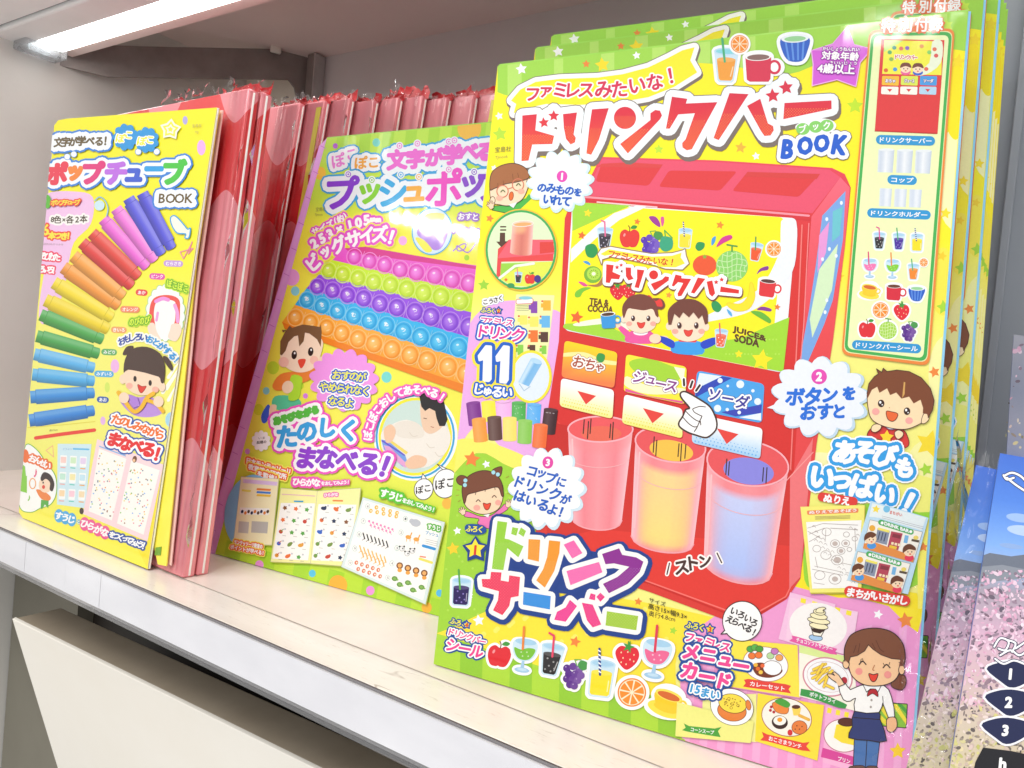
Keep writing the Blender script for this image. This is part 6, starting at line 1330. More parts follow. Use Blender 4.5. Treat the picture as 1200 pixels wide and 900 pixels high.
for c0, s0 in (('#f09ae8', 1.0),):
    pg.cloud(*q5((468, 655))[0], 40, 36, 15, c0, .12, 8)
chars(pg, 'おすのが', [q5(p)[0] for p in ((430, 628), (478, 632), (520, 636), (560, 640))], 10.5, '#f4f25a', [(4.8, '#fff'), (2.4, '#3a62d0')], .5, 4)
chars(pg, 'やめられなく', [q5(p)[0] for p in ((362, 690), (408, 694), (452, 698), (496, 703), (540, 708), (582, 714))], 10.5, '#f4f25a', [(4.8, '#fff'), (2.4, '#3a62d0')], .5, 4)
chars(pg, 'なるよ', [q5(p)[0] for p in ((410, 764), (452, 770), (496, 778))], 10.5, '#f4f25a', [(4.8, '#fff'), (2.4, '#3a62d0')], .5, 4)
# photo of a child in a ring
pg.begin('round_photo_of_child')
rc = q6((925, 130))[0]
pg.ell(rc[0] + .5, rc[1] - 3, 49, 52, '#f6fbff', 12); pg.ell(rc[0], rc[1] - 3, 46.4, 49.4, '#3aa8e0', 12); pg.ell(rc[0], rc[1] - 3, 44, 47, '#fff', 12); pg.ell(rc[0], rc[1] - 3, 43, 46, '#f4ee3a', 12); pg.ell(rc[0], rc[1] - 3, 39.6, 42.6, '#cfe4dc', 12)
z9 = Zf(400, 300, 3)
pg.blob(z9((150, 610), (230, 575), (300, 610), (360, 590), (385, 640), (360, 700), (290, 745), (200, 720), (150, 690), (140, 650)), '#f3ede4', 4); pg.blob(z9((190, 590), (250, 580), (290, 610), (280, 640), (200, 635)), '#ece4d8', 4)
pg.blob(z9((278, 520), (285, 600), (310, 625), (345, 610), (370, 570), (350, 500), (300, 490)), '#f0cdb0', 4)
pg.poly(clipd2(z9((275, 490), (285, 478), (330, 478), (370, 520), (378, 580), (365, 600), (345, 598), (335, 570), (330, 545), (310, 535), (295, 545), (285, 530))) if 0 else z9((275, 495), (290, 482), (330, 484), (362, 515), (374, 575), (364, 598), (345, 598), (335, 570), (330, 545), (310, 535), (295, 545), (282, 530)), '#262224')
pg.poly(z9((140, 645), (165, 650), (225, 700), (240, 745), (215, 740), (150, 680)), '#7aa4e8'); pg.poly(z9((150, 665), (170, 670), (235, 735), (225, 745), (160, 695)), '#e8a8d8'); pg.poly(z9((150, 640), (160, 636), (235, 690), (228, 698)), '#f4dc6a'); pg.line(z9((145, 650), (222, 700)), 1.8, '#6a58d0', n=6)
pg.blob(z9((150, 610), (175, 592), (192, 615), (180, 650), (158, 655)), '#f2c8a8', 4); pg.blob(z9((225, 725), (260, 700), (300, 712), (290, 740), (240, 748)), '#f2c8a8', 4); pg.line(z9((315, 600), (325, 603)), .8, '#b86a5a'); pg.line(z9((290, 570), (300, 572)), .8, '#5a3a30')
for (a, b) in ((240, 620), (300, 660), (330, 690)): pg.curve(z9((a, b), (a + 12, b + 14), (a + 28, b + 12)), .8, '#ddd2c4', 3)
pg.arc('ぽこぽこおしてあそべる！', rc[0] + 2, rc[1] + 2, 57, 60, -84, 32, 11.8, '#ffffff', [(3.6, '#f060c0')], .9)
# balloons, main lettering
pg.begin('speech_balloons')
for (a, b), rx, ry, w in (((962, 350), 11, 12.4, 'ぽこ'), ((1058, 325), 14.5, 17, 'ぽこ')):
    x, y = q6((a, b))[0]; pg.poly([(x - 3, y - ry + 2), (x - 1 - (a > 1000) * 9, y - ry - 6), (x + 4, y - ry + 1)], '#fff'); pg.line([(x - 3, y - ry + 1), (x - 1 - (a > 1000) * 9, y - ry - 6), (x + 4, y - ry + 1)], .8, '#3a3236'); pg.ell(x, y, rx, ry, '#fff', 12, line='#3a3236', lw=.8); chars(pg, w, [(x - rx * .42, y + .5), (x + rx * .42, y - 1)], rx * .78, '#2c2628', (), .4, -8)
pg.begin('slogan_lettering')
chars(pg, 'あそびながらたのしくまなべる！', [q6(p)[0] for p in ((322, 50), (352, 42), (385, 32), (420, 22), (455, 12), (490, 2))] + [q6(p)[0] for p in ((365, 118), (452, 98), (545, 80), (632, 92))] + [q6(p)[0] for p in ((452, 212), (538, 212), (628, 222), (722, 240), (795, 250))], [8.4] * 6 + [25, 24, 22, 24] + [25, 25, 24, 26, 27], '#fff', [(9.4, '#f05ac4'), (5.4, '#ffffff')], 2.5, [-14] * 6 + [-4, -2, 0, 2, 8, 8, 8, 8, 16], .95, ['#5ac04a'] * 6 + ['#3aa4e4'] * 4 + ['#8e44d0'] * 5)
pg.cloud(*q6((252, 138))[0], 11, 12, 10, '#fff', .14); pg.text('いま', q6((240, 132))[0], q6((268, 130))[0], 3, '#333'); pg.text('話題の', q6((232, 152))[0], q6((274, 148))[0], 3.6, '#333', (), .15)
og = '#f0703c'
for t, A_, B_ in (('日本モンテッソーリ', (188, 235), (378, 285)), ('教育綜合研究所', (196, 262), (362, 308)), ('を監修！', (236, 292), (318, 316))): pg.text(t, q6(A_)[0], q6(B_)[0], 6.4, '#fff', [(4.8, '#fbf06a'), (2.6, og)], .5)
pg.begin('printed_sheets')
pg.ell(*q6((205, 450))[0], 30, 44, '#86c8f0', 10); 
def sheet(q, col='#fff', lw=.4): pg.poly([(x + 1, y + 1.2) for x, y in q], '#b8c44a'); pg.poly(q, col); pg.line(q, lw, '#b8b8a8', True)
s_ = q6((165, 295), (330, 305), (300, 595), (130, 590)); sheet(s_, '#fbf5c8'); pg.poly(q6((175, 305), (325, 318), (322, 335), (173, 322)), '#e4ccf4')
for a, b, w, c in ((235, 345, 62, '#f08a4a'), (235, 358, 62, '#4a8ae0'), (235, 371, 62, '#f2c84a'), (170, 350, 40, '#f4ec6a'), (160, 430, 130, '#fbfbf6'), (155, 490, 45, '#c8c8c0'), (212, 490, 72, '#c0c0ba')):
    h = 30 if b > 425 else 9; h = 50 if b == 490 else h; pg.poly(q6((a, b), (a + w, b + 4), (a + w - 4, b + h + 4), (a - 3, b + h)), c)
for i in range(9): pg.ell(*q6((170 + i * 14, 448 + (i % 2) * 6))[0], 1.6, 2.2, ['#2a3a5a', '#e08a3a', '#5a4a3a'][i % 3], 20, 8)
for t, A_, B_ in (('モンテッソーリ教育の', (135, 590), (258, 612)), ('ポイントが学べる！', (118, 612), (262, 640))): pg.text(t, q6(A_)[0], q6(B_)[0], 5.2, '#fff', [(3.6, '#fbf06a'), (2.0, og)], .4)
rnd = random.Random(5)
s_ = q6((340, 345), (500, 358), (475, 675), (295, 668)); sheet(s_, '#f8f6a8'); s_ = q6((500, 358), (690, 345), (655, 690), (470, 676)); sheet(s_, '#f8f6a8')
pg.poly(q6((340, 410), (490, 412), (460, 662), (302, 655)), '#fdfdf8'); pg.poly(q6((505, 415), (672, 418), (640, 668), (475, 662)), '#fdfdf8')
pal = ['#e8743a', '#3a6ac8', '#5aa84a', '#c84a3a', '#8a5a3a', '#2a3a5a', '#e0a03a', '#7a9a4a']
for (x0, y0, nx, ny, dx, dy, sk) in ((358, 432, 3, 5, 48, 52, -9), (528, 434, 3, 5, 54, 52, -9)):
    for i in range(nx):
        for j in range(ny):
            x, y = q6((x0 + i * dx + sk * j, y0 + j * dy + i * 4))[0]; c = rnd.choice(pal); r = rnd.random()
            if r < .35: pg.ell(x, y, 3.4, 2.2, c, rnd.uniform(-40, 40), 10); pg.ell(x + 2.2, y - 1.6, 1.4, 1.3, c, 0, 8)
            elif r < .7: pg.ell(x, y, 2.4, 2.4, c, 0, 10); pg.line([(x, y), (x + 3, y - 3)], .9, rnd.choice(pal), n=4)
            else: pg.star(x, y, 3, c, rnd.uniform(0, 60), .6)
            pg.line([(x + 2, y + 4.6), (x + 6, y + 5)], .5, '#a8a8a0', n=4); pg.ell(x + 5, y - 3, 1.2, 1.2, '#c8ccd0', 0, 8)
pg.line(q6((345, 372), (490, 380)), 1.0, '#e8b0c8', n=4); pg.line(q6((400, 403), (436, 404)), 1.8, '#3aa0d8'); pg.line(q6((570, 400), (610, 401)), 1.8, '#ee8a4a'); pg.text('ひらがな', q6((530, 383))[0], q6((590, 380))[0], 4, '#fff', [(1.8, '#ee6ab0')], .3)
s_ = q6((700, 385), (1060, 495), (975, 855), (605, 690)); sheet(s_, '#dff0f0'); pg.poly(q6((705, 398), (1045, 500), (965, 838), (620, 685)), '#fffefa')
for x0, y0, n, dx, dy, c, r in ((735, 445, 5, 28, 6, '#f2c04a', 0), (760, 430, 4, 30, 8, '#f2c04a', 0), (728, 490, 7, 17, 6, '#f28ac0', 1), (735, 508, 6, 17, 6, '#f28ac0', 1), (705, 555, 7, 17, 6, '#2c2c34', 2), (690, 610, 7, 18, 8, '#f4b85a', 2), (700, 635, 6, 18, 8, '#f4b85a', 2), (672, 672, 5, 24, 8, '#e07a5a', 0), (680, 700, 5, 24, 8, '#e07a5a', 0)):
    for i in range(n):
        x, y = q6((x0 + i * dx, y0 + i * dy))[0]
        if r == 0: pg.ell(x, y, 2.2, 2.6, c, 20, 10); pg.ell(x + .4, y, .9, 1.1, '#fff4dc', 0, 8)
        elif r == 1: pg.ell(x, y, 1.4, 1.4, c, 0, 8); pg.line([(x, y), (x + 1.5, y + 3)], .6, c, n=4)
        else: pg.line([(x - 1, y - 3.4), (x + 1, y + 3.4)], 1.5, c, n=5); pg.line([(x + .6, y + 3), (x - 2, y + 5)], .6, c, n=4)
pg.ell(*q6((932, 498))[0], 6, 4.4, '#c4c8d0', 10); pg.ell(*q6((915, 490))[0], 3, 3, '#c4c8d0'); 
for x, y in ((900, 560), (935, 570)): a, b = q6((x, y))[0]; pg.ell(a, b, 3.4, 2.4, '#f0a84a', 10); pg.line([(a + 2, b), (a + 4, b - 5)], 1.4, '#f0a84a', n=5); pg.line([(a - 2, b + 1), (a - 2, b + 5)], .8, '#f0a84a', n=4); pg.line([(a + 2, b + 1), (a + 2, b + 5)], .8, '#f0a84a', n=4)
for x, y in ((872, 610), (895, 632), (918, 620)): a, b = q6((x, y))[0]; pg.ell(a, b, 3, 3, '#f6f6f6', 0, 10, '#8a8a8a', .4); pg.ell(a - 2.6, b - 2.4, 1.1, 1.1, '#2a2a2a', 0, 8); pg.ell(a + 2.6, b - 2.4, 1.1, 1.1, '#2a2a2a', 0, 8); pg.ell(a + 1, b, .8, 1, '#2a2a2a', 0, 8)
for i in range(4): a, b = q6((862 + i * 36, 685 + i * 11))[0]; pg.ell(a, b, 4, 4, '#7a4424', 0, 12); pg.ell(a, b, 2.5, 2.5, '#f2b46a', 0, 10); pg.ell(a, b + 5.4, 2.8, 2.4, '#f2a84a', 0, 10)
for x, y in ((840, 742), (862, 768), (898, 760), (920, 792), (958, 780)): a, b = q6((x, y))[0]; pg.ell(a, b, 3.6, 3, '#6a9a4a', 10, 10); pg.ell(a, b, 2, 1.6, '#8aba5a', 10, 8); pg.ell(a + 3.4, b + 1.4, 1.2, 1.1, '#8ac05a', 0, 8)
for i, (x, y) in enumerate(((722, 425), (702, 490), (684, 548), (665, 610), (645, 672), (887, 480), (868, 540), (850, 608), (828, 675), (810, 738))): a, b = q6((x, y))[0]; pg.line(pg.ellp(a, b, 2.6, 3.2, 0, 12), .4, '#8ac0b8', True); pg.text(str([6, 7, 8, 9, 10, 1, 2, 3, 4, 5][i]), (a - 1, b + 1.4), (a + 1.1, b + 1.5), 2.8, '#6a7a7a')
pg.text('すうじ', q6((985, 523))[0], q6((1038, 535))[0], 5.4, '#fff', [(2.4, '#5ab83a')], .5); pg.text('プッシュ', q6((975, 548))[0], q6((1030, 560))[0], 4.2, '#3aa0d8', (), .2); pg.line(q6((965, 598), (1015, 612)), 3.4, '#3a9ae0'); pg.line(q6((950, 655), (1003, 672)), 3.0, '#f0e86a'); pg.line(q6((952, 645), (975, 648)), 1.6, '#f08a6a')
for j in range(3): pg.line(q6((975, 568 + j * 9), (1030, 582 + j * 9)), .4, '#9a9a9a', n=4)
pg.begin('try_lettering')
chars(pg, 'ひらがな', [q6(p)[0] for p in ((408, 318), (438, 320), (468, 320), (498, 322))], 8.4, '#fff', [(4.2, '#f060b8')], .8, 3); chars(pg, 'をおしてみよう！', [q6(p)[0] for p in ((525, 324), (543, 324), (560, 324), (576, 323), (592, 322), (608, 321), (622, 320), (636, 319))], 4.4, '#fff', [(2.4, '#f060b8')], .35, 0)
chars(pg, 'すうじ', [q6(p)[0] for p in ((795, 368), (828, 378), (860, 388))], 9, '#fff', [(4.4, '#62c83a')], .9, 12); chars(pg, 'をおしてみよう！', [q6(p)[0] for p in ((884, 400), (904, 406), (922, 412), (940, 418), (958, 424), (976, 430), (994, 436), (1010, 440))], 5.4, '#fff', [(2.6, '#62c83a')], .4, 15)
pg.finish()
slab(pg, C2, .010, m_pages, 'page_block', 0.0004)
m_pinkedge = mat_paint('pink_spine_paper', '#cf7fe0', '#dc94ea', 60, .35, .3, 300)
sp_ = slab(pg, [(374, 171), (383.4, 162), (252.4, 649.2), (237, 649)], .0095, m_pinkedge, 'pink_spine', 0.0004)
P_ = [pg.uv(p) for p in C2]
hull8('top_edge_fold', [(P_[0][0], .0001, P_[0][1]), (P_[1][0], .0001, P_[1][1]), (P_[1][0], .0001, P_[1][1] + .0008), (P_[0][0], .0001, P_[0][1] + .0008), (P_[0][0], .010, P_[0][1]), (P_[1][0], .010, P_[1][1]), (P_[1][0], .010, P_[1][1] + .0008), (P_[0][0], .010, P_[0][1] + .0008)], bpy.data.materials['cover_edge_green'], root2)
tag(root2, 'yellow push-pop activity book with a pink spine, in the middle of the shelf', 'book', 'push-pop books')
# ------------------------------------------------------------------ the pop-tube book and the red boxes behind it
root1 = empty('toy_book')
A, yaw, lean = plane_solve((22, 604), (174, 667), 3.0)
pg = Page(root1, A, yaw, lean); pg1 = pg
pg.lim = (lambda y: 63.6 - (y - 146) * .0905, lambda y: 254.6 - (y - 126) * .1495)
C1 = [(63, 147), (68, 141), (78, 139), (255, 126), (174, 667), (120, 645), (40, 612), (27, 607), (22, 600)]
y1, y2, y3 = Zf(20, 120, 4.5), Zf(20, 300, 4.5), Zf(10, 480, 4.5)
pg.begin('cover_ground')
def g1(x, y): return grad([(0, '#f8f02a'), (.3, '#faf23c'), (.5, '#f6f27a'), (.75, '#f6f27c'), (1, '#f9f046')], (y - 126 - x * .1) / 520)
for y in range(0, 20):   # the ground in bands so its colour can run down the sheet
    ta, tb_ = y / 20, (y + 1) / 20
    Lx = lambda t: (64 - 42 * t, 146 + 460 * t - (0 if t > .02 else 0)); Rx = lambda t: (255 - 81 * t, 126 + 541 * t)
    if y == 0: P = [(63, 147), (68, 141), (78, 139), (255, 126), Rx(tb_), Lx(tb_)]
    elif y == 19: P = [Lx(ta), Rx(ta), (174, 667), (120, 645), (40, 612), (27, 607), (22, 600)]
    else: P = [Lx(ta), Rx(ta), Rx(tb_), Lx(tb_)]
    pg.poly(P, g1)
pg.clip = [(63, 141), (255, 126), (174, 667), (22, 604)]
pg.blob(y1((140, 560), (160, 480), (300, 470), (400, 500), (390, 640), (300, 740), (250, 900), (130, 900), (110, 760)), '#f2c6ec', 4); pg.blob([(46, 360), (60, 290), (80, 300), (72, 350), (52, 380)], '#f2c6ec', 4)
for x, y, rx, ry, c in ((217, 141, 3, 5, '#b8aee8'), (236, 173, 5, 9, '#eeb4ee'), (135, 429, 5, 8, '#f0b8e8'), (201, 492, 7, 9, '#a8d8ea'), (121, 493, 3, 5, '#e8b8ea'), (126, 454, 3, 6, '#d8ea6a')): pg.ell(x, y, rx, ry, c)
for (a, b), (c, d) in (((880, 560), (800, 640)), ((880, 620), (790, 700)), ((870, 690), (800, 760)), ((880, 600), (770, 720))): pg.line(y2((a, b), (c, d)), 4.2, '#fdfdf0', n=6)
pg.poly([(150, 620), (192, 545), (200, 560), (174, 667)], '#f8e63a')
pg.clip = None
pg.line([(255, 127), (214, 400), (174.5, 664)], 1.4, '#fbd8d0', n=6)
pg.begin('printed_tubes')
def tube(a, b, w, col, w2=None):
    a, b = np.array(a), np.array(b); d = (b - a) / np.linalg.norm(b - a); n = np.array([-d[1], d[0]]); w2 = w2 or w
    L = np.linalg.norm(b - a)
    def seg(s0, s1, k):
        p, q = a + d * s0, a + d * s1; wa = (w + (w2 - w) * s0 / L) / 2 * k; wb = (w + (w2 - w) * s1 / L) / 2 * k
        pg.grid([p - n * wa, p + n * wa, q + n * wb, q - n * wb], 7, 1, lambda u, v: grad([(0, mixc(col, '#ffffff', .28)), (.28, mixc(col, '#ffffff', .12)), (.65, mixc(col, '#000000', .04)), (1, mixc(col, '#000000', .3))] if 0 else [(0, '#000'), (1, '#000')], u) if 0 else tuple(np.clip(hx(col) * (1 - .26 * max(0, u - .55) / .45) + (1 - hx(col)) * (.34 * max(0, 1 - abs(u - .22) / .3)), 0, 1)), lambda u, v: tuple(d * (1.6 * math.sqrt(max(0, 1 - (2 * u - 1) ** 2))) * (1 if v else 0)))
    seg(0, L * .10, .84); seg(L - 9, L, .8); seg(L * .09, L - 8, 1.0)
    for s0 in (L * .09, L - 8): pg.line([a + d * s0 - n * w * .46, a + d * s0 + n * w * .46], .6, tuple(np.clip(hx(col) * .86, 0, 1)), n=4)
T1 = [(y2((66, 868), (405, 815)), 15.5, '#2c84d8', 14), (y2((72, 745), (405, 722)), 15.5, '#2f8edc', 14), (y2((82, 625), (405, 660)), 15, '#4aaee8', 14), (y2((92, 518), (405, 590)), 15, '#58b4ec', 14),
      (y2((105, 422), (430, 515)), 15, '#3fa44c', 14.5), (y2((125, 310), (450, 440)), 15, '#46a84c', 14.5), (y2((150, 232), (480, 385)), 16, '#f2d626', 15), (y2((195, 140), (500, 325)), 16, '#f6dc2c', 15),
      (y2((245, 60), (535, 262)), 16, '#f49a3a', 15), (y2((300, 0), (560, 212)), 16, '#f5a244', 15), (y1((345, 740), (605, 968)), 15, '#e23c3c', 14.5), (y1((398, 690), (640, 918)), 15, '#e4443c', 14.5),
      (y1((455, 615), (685, 868)), 15, '#ee6ad8', 13.5), (y1((522, 560), (728, 832)), 15, '#f07adc', 13.5), (y1((588, 505), (765, 798)), 15, '#5c5ce0', 14), (y1((665, 480), (818, 768)), 15, '#5656dc', 14)]
for (a, b), w, c, w2 in T1: tube(a, b, w * 1.13, c, w2 * 1.13)
pg.line(y3((145, 150), (280, 130), (455, 108)), 4.2, '#ea4436'); pg.line([(33, 501), (72, 498), (112, 494)], .8, '#e8d84a'); pg.text('約17cm', y3((218, 116))[0], y3((260, 112))[0], 2.6, '#5a5a3a')
pg.begin('title_lettering')
oc = [(11.6, '#3a86dc'), (8.2, '#f6fbff')]
c6 = [y1(p)[0] for p in ((225, 212), (262, 210), (302, 208), (345, 205), (392, 205), (438, 208), (472, 205))]; tt = [y1(p)[0] for p in ((215, 375), (312, 375), (410, 372), (528, 375), (622, 385), (728, 352), (838, 368))]
chars(pg, '文字が学べる！ポップチューブ', c6 + tt, [10.5, 10.5, 10, 10.5, 10, 10.5, 11] + [24, 20, 25, 26, 22, 22, 27], '#222', oc, .9, [0] * 7 + [0] * 7, .95, ['#6a5a3c'] * 7 + ['#f04a6a', '#f48a3a', '#ee4a92', '#c47ae8', '#3f6ed8', '#3ab0ea', '#56cc4c'])
for ch, p, s_, c in zip('ポップチューブ', tt, [24, 20, 25, 26, 22, 22, 27], ['#ea3c56', '#f48a3a', '#e23c82', '#c070e6', '#3f62d4', '#2aa4e6', '#4cc848']): chars(pg, ch, [p], s_, c, (), 3.4, 0, .95)
for a, b in ((270, 288), (645, 262), (742, 262), (305, 275)): x, y = y1((a, b))[0]; pg.ell(x, y, 3.6, 3.6, '#f6fbff', line='#3a86dc', lw=.6)
pg.cloud(*y1((578, 185))[0], 14.5, 15.5, 9, '#2e9ce0', .13); pg.cloud(*y1((690, 200))[0], 14, 15, 9, '#2e9ce0', .13)
chars(pg, 'ぽこぽこ', [y1(p)[0] for p in ((552, 190), (595, 175), (665, 205), (708, 200))], [10, 9, 10, 9], '#f4f23c', [(1.6, '#ffffff')], .6, 6)
chars(pg, 'BOOK', [y1(p)[0] for p in ((770, 508), (815, 508), (862, 508), (912, 508))], 15.5, '#6a5630', [(10.8, '#3a86dc'), (7.8, '#f6fbff')], .5, 0, .95)
x, y = y1((815, 145))[0]; pg.star(x, y, 13, '#fdfce8', 5, .66); pg.star(x, y, 10, '#f6f04a', 5, .6); pg.star(x, y, 6.5, '#fdfce8', 5, .6); pg.star(x, y, 3.4, '#f6f04a', 5, .6)
pg.text('宝島社', y1((928, 135))[0], y1((978, 132))[0], 4, '#b4a86a'); pg.text('TJ', y1((942, 168))[0], y1((960, 167))[0], 3, '#b4a86a')
pg.begin('small_lettering')
pg.ell(*y1((165, 525))[0], 4.4, 8, '#5abc3a'); chars(pg, 'ポップチューブ', [y1(p)[0] for p in ((200, 530), (220, 530), (242, 530), (264, 530), (285, 530), (304, 528), (324, 528))], 6.4, '#f8ea4a', [(2.2, '#f0503a')], .4)
chars(pg, '8色×各2本', [y1(p)[0] for p in ((188, 618), (215, 618), (248, 620), (280, 618), (318, 618), (352, 614))], [8.4, 9.5, 8, 9.5, 9.5, 9.5], '#4a4030', [(3.6, '#fbf7f4')], .35)
chars(pg, '16本つき！', [y1(p)[0] for p in ((128, 675), (152, 672), (185, 702), (218, 704), (250, 706), (272, 704))], [14, 18, 9, 9, 9, 9], '#f8ea4a', [(2.8, '#f0503a')], .9, 0)
chars(pg, 'あそびかた', [y1(p)[0] for p in ((112, 800), (138, 810), (165, 812), (190, 815), (212, 818))], 8.4, '#fff', [(2.8, '#f04a6a')], .7, 0); chars(pg, 'いろいろ！', [y2(p)[0] for p in ((112, 65), (133, 70), (155, 72), (177, 74), (194, 76))][:5], 8.4, '#fff', [(2.8, '#f04a6a')], .7, 0)
pg.text('おみせにならぶと にんきです', y1((140, 752))[0], y1((245, 756))[0], 2.4, '#8a7a6a')
pg.curve(y1((415, 520), (440, 500), (470, 520), (485, 560), (478, 600)), 1.2, '#7ab8ea'); pg.ell(*y1((440, 545))[0], 6, 6, '#cdeaf4')
fish = y1((815, 610), (840, 600), (880, 640), (905, 670), (920, 665), (912, 715), (890, 715), (895, 695), (850, 690), (822, 650)); pg.blob(fish, '#f2f6e8', 3, '#3aa4e4', 1.4); pg.line(y1((925, 735), (905, 800), (930, 770), (862, 790), (880, 825), (925, 740)), 1.1, '#f08aa8')
for (a, b), t, c in (((825, 40), 'むらさき', '#c8a0e0'), ((740, 108), 'ピンク', '#e85ab0'), ((658, 193), 'あか', '#e8484a'), ((598, 282), 'オレンジ', '#f4906a'), ((538, 390), 'きいろ', '#f0a86a'), ((487, 507), 'みどり', '#6ab06a'), ((460, 622), 'みずいろ', '#5ab0e0'), ((454, 758), 'あお', '#3a62b0')):
    x, y = y2((a, b))[0]; w = 2.2 * len(t); pg.line([(x - w + 1, y - .3), (x + w - 1, y + .3)], 7.4, c, n=12); pg.text(t, (x - w, y + 2), (x + w, y + 2.3), 4.2, '#fff', (), .2)
pg.begin('arch_photo')
x, y = y2((785, 300))[0]; pg.cloud(x, y, 23.5, 34, 18, '#a8d8a0', .06); pg.cloud(x, y, 22.5, 33, 18, '#fbfaf6', .06)
pg.curve(y2((720, 370), (712, 300), (730, 235), (790, 218), (845, 235), (850, 290), (848, 340), (838, 375)), 5.4, '#ee5a50', 6); pg.curve(y2((735, 240), (770, 225), (800, 232)), 4.4, '#f09ae0', 4); pg.curve(y2((835, 260), (848, 300), (850, 345)), 4.2, '#f0a4dc', 4); pg.curve(y2((745, 300), (738, 340)), 3, '#f0a4dc', 3)
pg.blob(y2((695, 360), (725, 355), (740, 400), (760, 440), (720, 430), (695, 400)), '#fbe0cc', 4); pg.blob(y2((820, 360), (860, 360), (870, 400), (840, 450), (800, 430), (810, 390)), '#fbe0cc', 4)
pg.text('ぽこぽこ', y2((792, 162))[0], y2((900, 195))[0], 9, '#e0f84a', [(3.4, '#c4ec3a'), (1.6, '#6aac2a')], .5); pg.text('のびのび', y2((595, 370))[0], y2((700, 358))[0], 9, '#e0f84a', [(3.4, '#c4ec3a'), (1.6, '#6aac2a')], .5)
chars(pg, 'おもしろいおとがする！', [y2(p)[0] for p in ((555, 450), (582, 438), (610, 430), (640, 428), (672, 430), (706, 440), (738, 455), (768, 475), (797, 500), (824, 528), (846, 548))], 8.6, '#2c5cb8', [(3.0, '#fbfcf4')], .6, [-24, -16, -8, 0, 8, 14, 22, 28, 34, 38, 40], 1, ['#2c4ca8'] * 5 + ['#3aa0e4'] * 6)
pg.begin('printed_girl_with_tube')
HB = '#4c3832'
pg.blob(y2((560, 520), (580, 480), (615, 475), (612, 500), (590, 520)), HB, 4); pg.blob(y2((775, 530), (800, 535), (825, 580), (820, 605), (790, 570)), HB, 4)
pg.blob(y2((590, 730), (640, 745), (700, 740), (760, 780), (765, 830), (700, 850), (620, 840), (560, 790), (545, 750)), '#c094e0', 4)
pg.blob(y2((575, 610), (572, 660), (600, 710), (660, 735), (730, 720), (770, 670), (775, 620), (680, 580)), '#fbdcc0', 5)
for a, b in ((563, 650), (770, 690)): pg.ell(*y2((a, b))[0], 4, 5.6, '#fbdcc0')
pg.blob(y2((568, 615), (575, 545), (615, 490), (690, 480), (760, 515), (785, 580), (780, 665), (765, 668), (750, 635), (660, 612), (590, 600)), HB, 3)
pg.poly([tuple(p) for p in y2((568, 612), (590, 598), (660, 610), (755, 638), (778, 668), (783, 600), (700, 560), (600, 560))], HB)
for a, b in ((628, 648), (708, 670)): pg.ell(*y2((a, b))[0], 1.9, 3.4, '#2c2020')
for a, b in ((598, 685), (735, 705)): pg.ell(*y2((a, b))[0], 4, 3.6, '#fbb8a4')
pg.blob(y2((642, 678), (665, 688), (688, 688), (665, 722), (650, 712)), '#e23e34', 4, '#8a2a20', .5)
pg.curve(y2((540, 720), (570, 760), (620, 820), (660, 800), (690, 750), (725, 725)), 4.8, '#f4bc2c'); pg.curve(y2((690, 760), (740, 780), (775, 820)), 4.4, '#f4bc2c'); pg.poly(y2((590, 730), (640, 745), (655, 790), (620, 800)), '#b484dc')
for a, b in ((570, 748), (752, 768)): pg.ell(*y2((a, b))[0], 6, 6.4, '#fbdcc0')
pg.begin('printed_sheets')
pg.line([*y3((235, 190), (200, 215), (240, 250), (235, 190))], 1.0, '#f4bc8a')
def cl(P): return P
pg.poly(y3((262, 180), (440, 182), (408, 520), (258, 500)), '#d2ecf4')
for i in range(3):
    for j in range(3):
        a, b = 292 + i * 52 - j * 4, 240 + j * 88 + i * 3; pg.rrect(y3((a - 16, b), (a + 20, b + 2), (a + 16, b + 58), (a - 18, b + 56)), 1, '#fbfdfa'); pg.rrect(y3((a - 14, b + 8), (a + 16, b + 10), (a + 13, b + 42), (a - 15, b + 40)), 1, ['#fbd4cc', '#c6ecd8', '#fbdcb0', '#d4f0c8', '#f8ecb0', '#fbd0dc', '#e8d4f0', '#c8e8f4', '#f8e0b8'][i * 3 + j]); pg.line(y3((a - 14, b + 64), (a + 10, b + 66)), 1.2, ['#f4a8a0', '#6ad0c0', '#f8a848'][i], n=4)
pg.text('どうぶつ', y3((290, 213))[0], y3((335, 214))[0], 2.4, '#3a9ae0'); pg.line(y3((345, 207), (425, 210)), 2.0, '#6ac0ec', n=6)
pg.poly(y3((470, 155), (828, 290), (735, 695), (395, 550)), '#fbdce0'); pg.poly(y3((480, 205), (625, 260), (548, 585), (425, 535)), '#fdfbf4'); pg.poly(y3((650, 268), (800, 320), (715, 660), (575, 600)), '#fdfbf4'); pg.poly(y3((480, 190), (620, 240), (622, 248), (480, 196)), '#8ab8e8')
rnd = random.Random(3)
for (o, ex, ey) in (((485, 225), (125, 45), (-55, 300)), ((650, 290), (130, 45), (-70, 300))):
    for k in range(75):
        a, b = rnd.random(), rnd.random(); x, y = y3((o[0] + ex[0] * a + ey[0] * b, o[1] + ex[1] * a + ey[1] * b))[0]; pg.ell(x, y, .9, 1.0, rnd.choice(['#8ac86a', '#f0a04a', '#8ab8f0', '#a06a4a', '#f08a9a', '#6a7a8a', '#f4d86a']), 0, 5)
pg.ell(*y3((668, 262))[0], 2.6, 4, '#7a4a34', 10); pg.ell(*y3((665, 268))[0], 1.6, 2, '#f8c89a', n=8)
pg.begin('slogan_lettering')
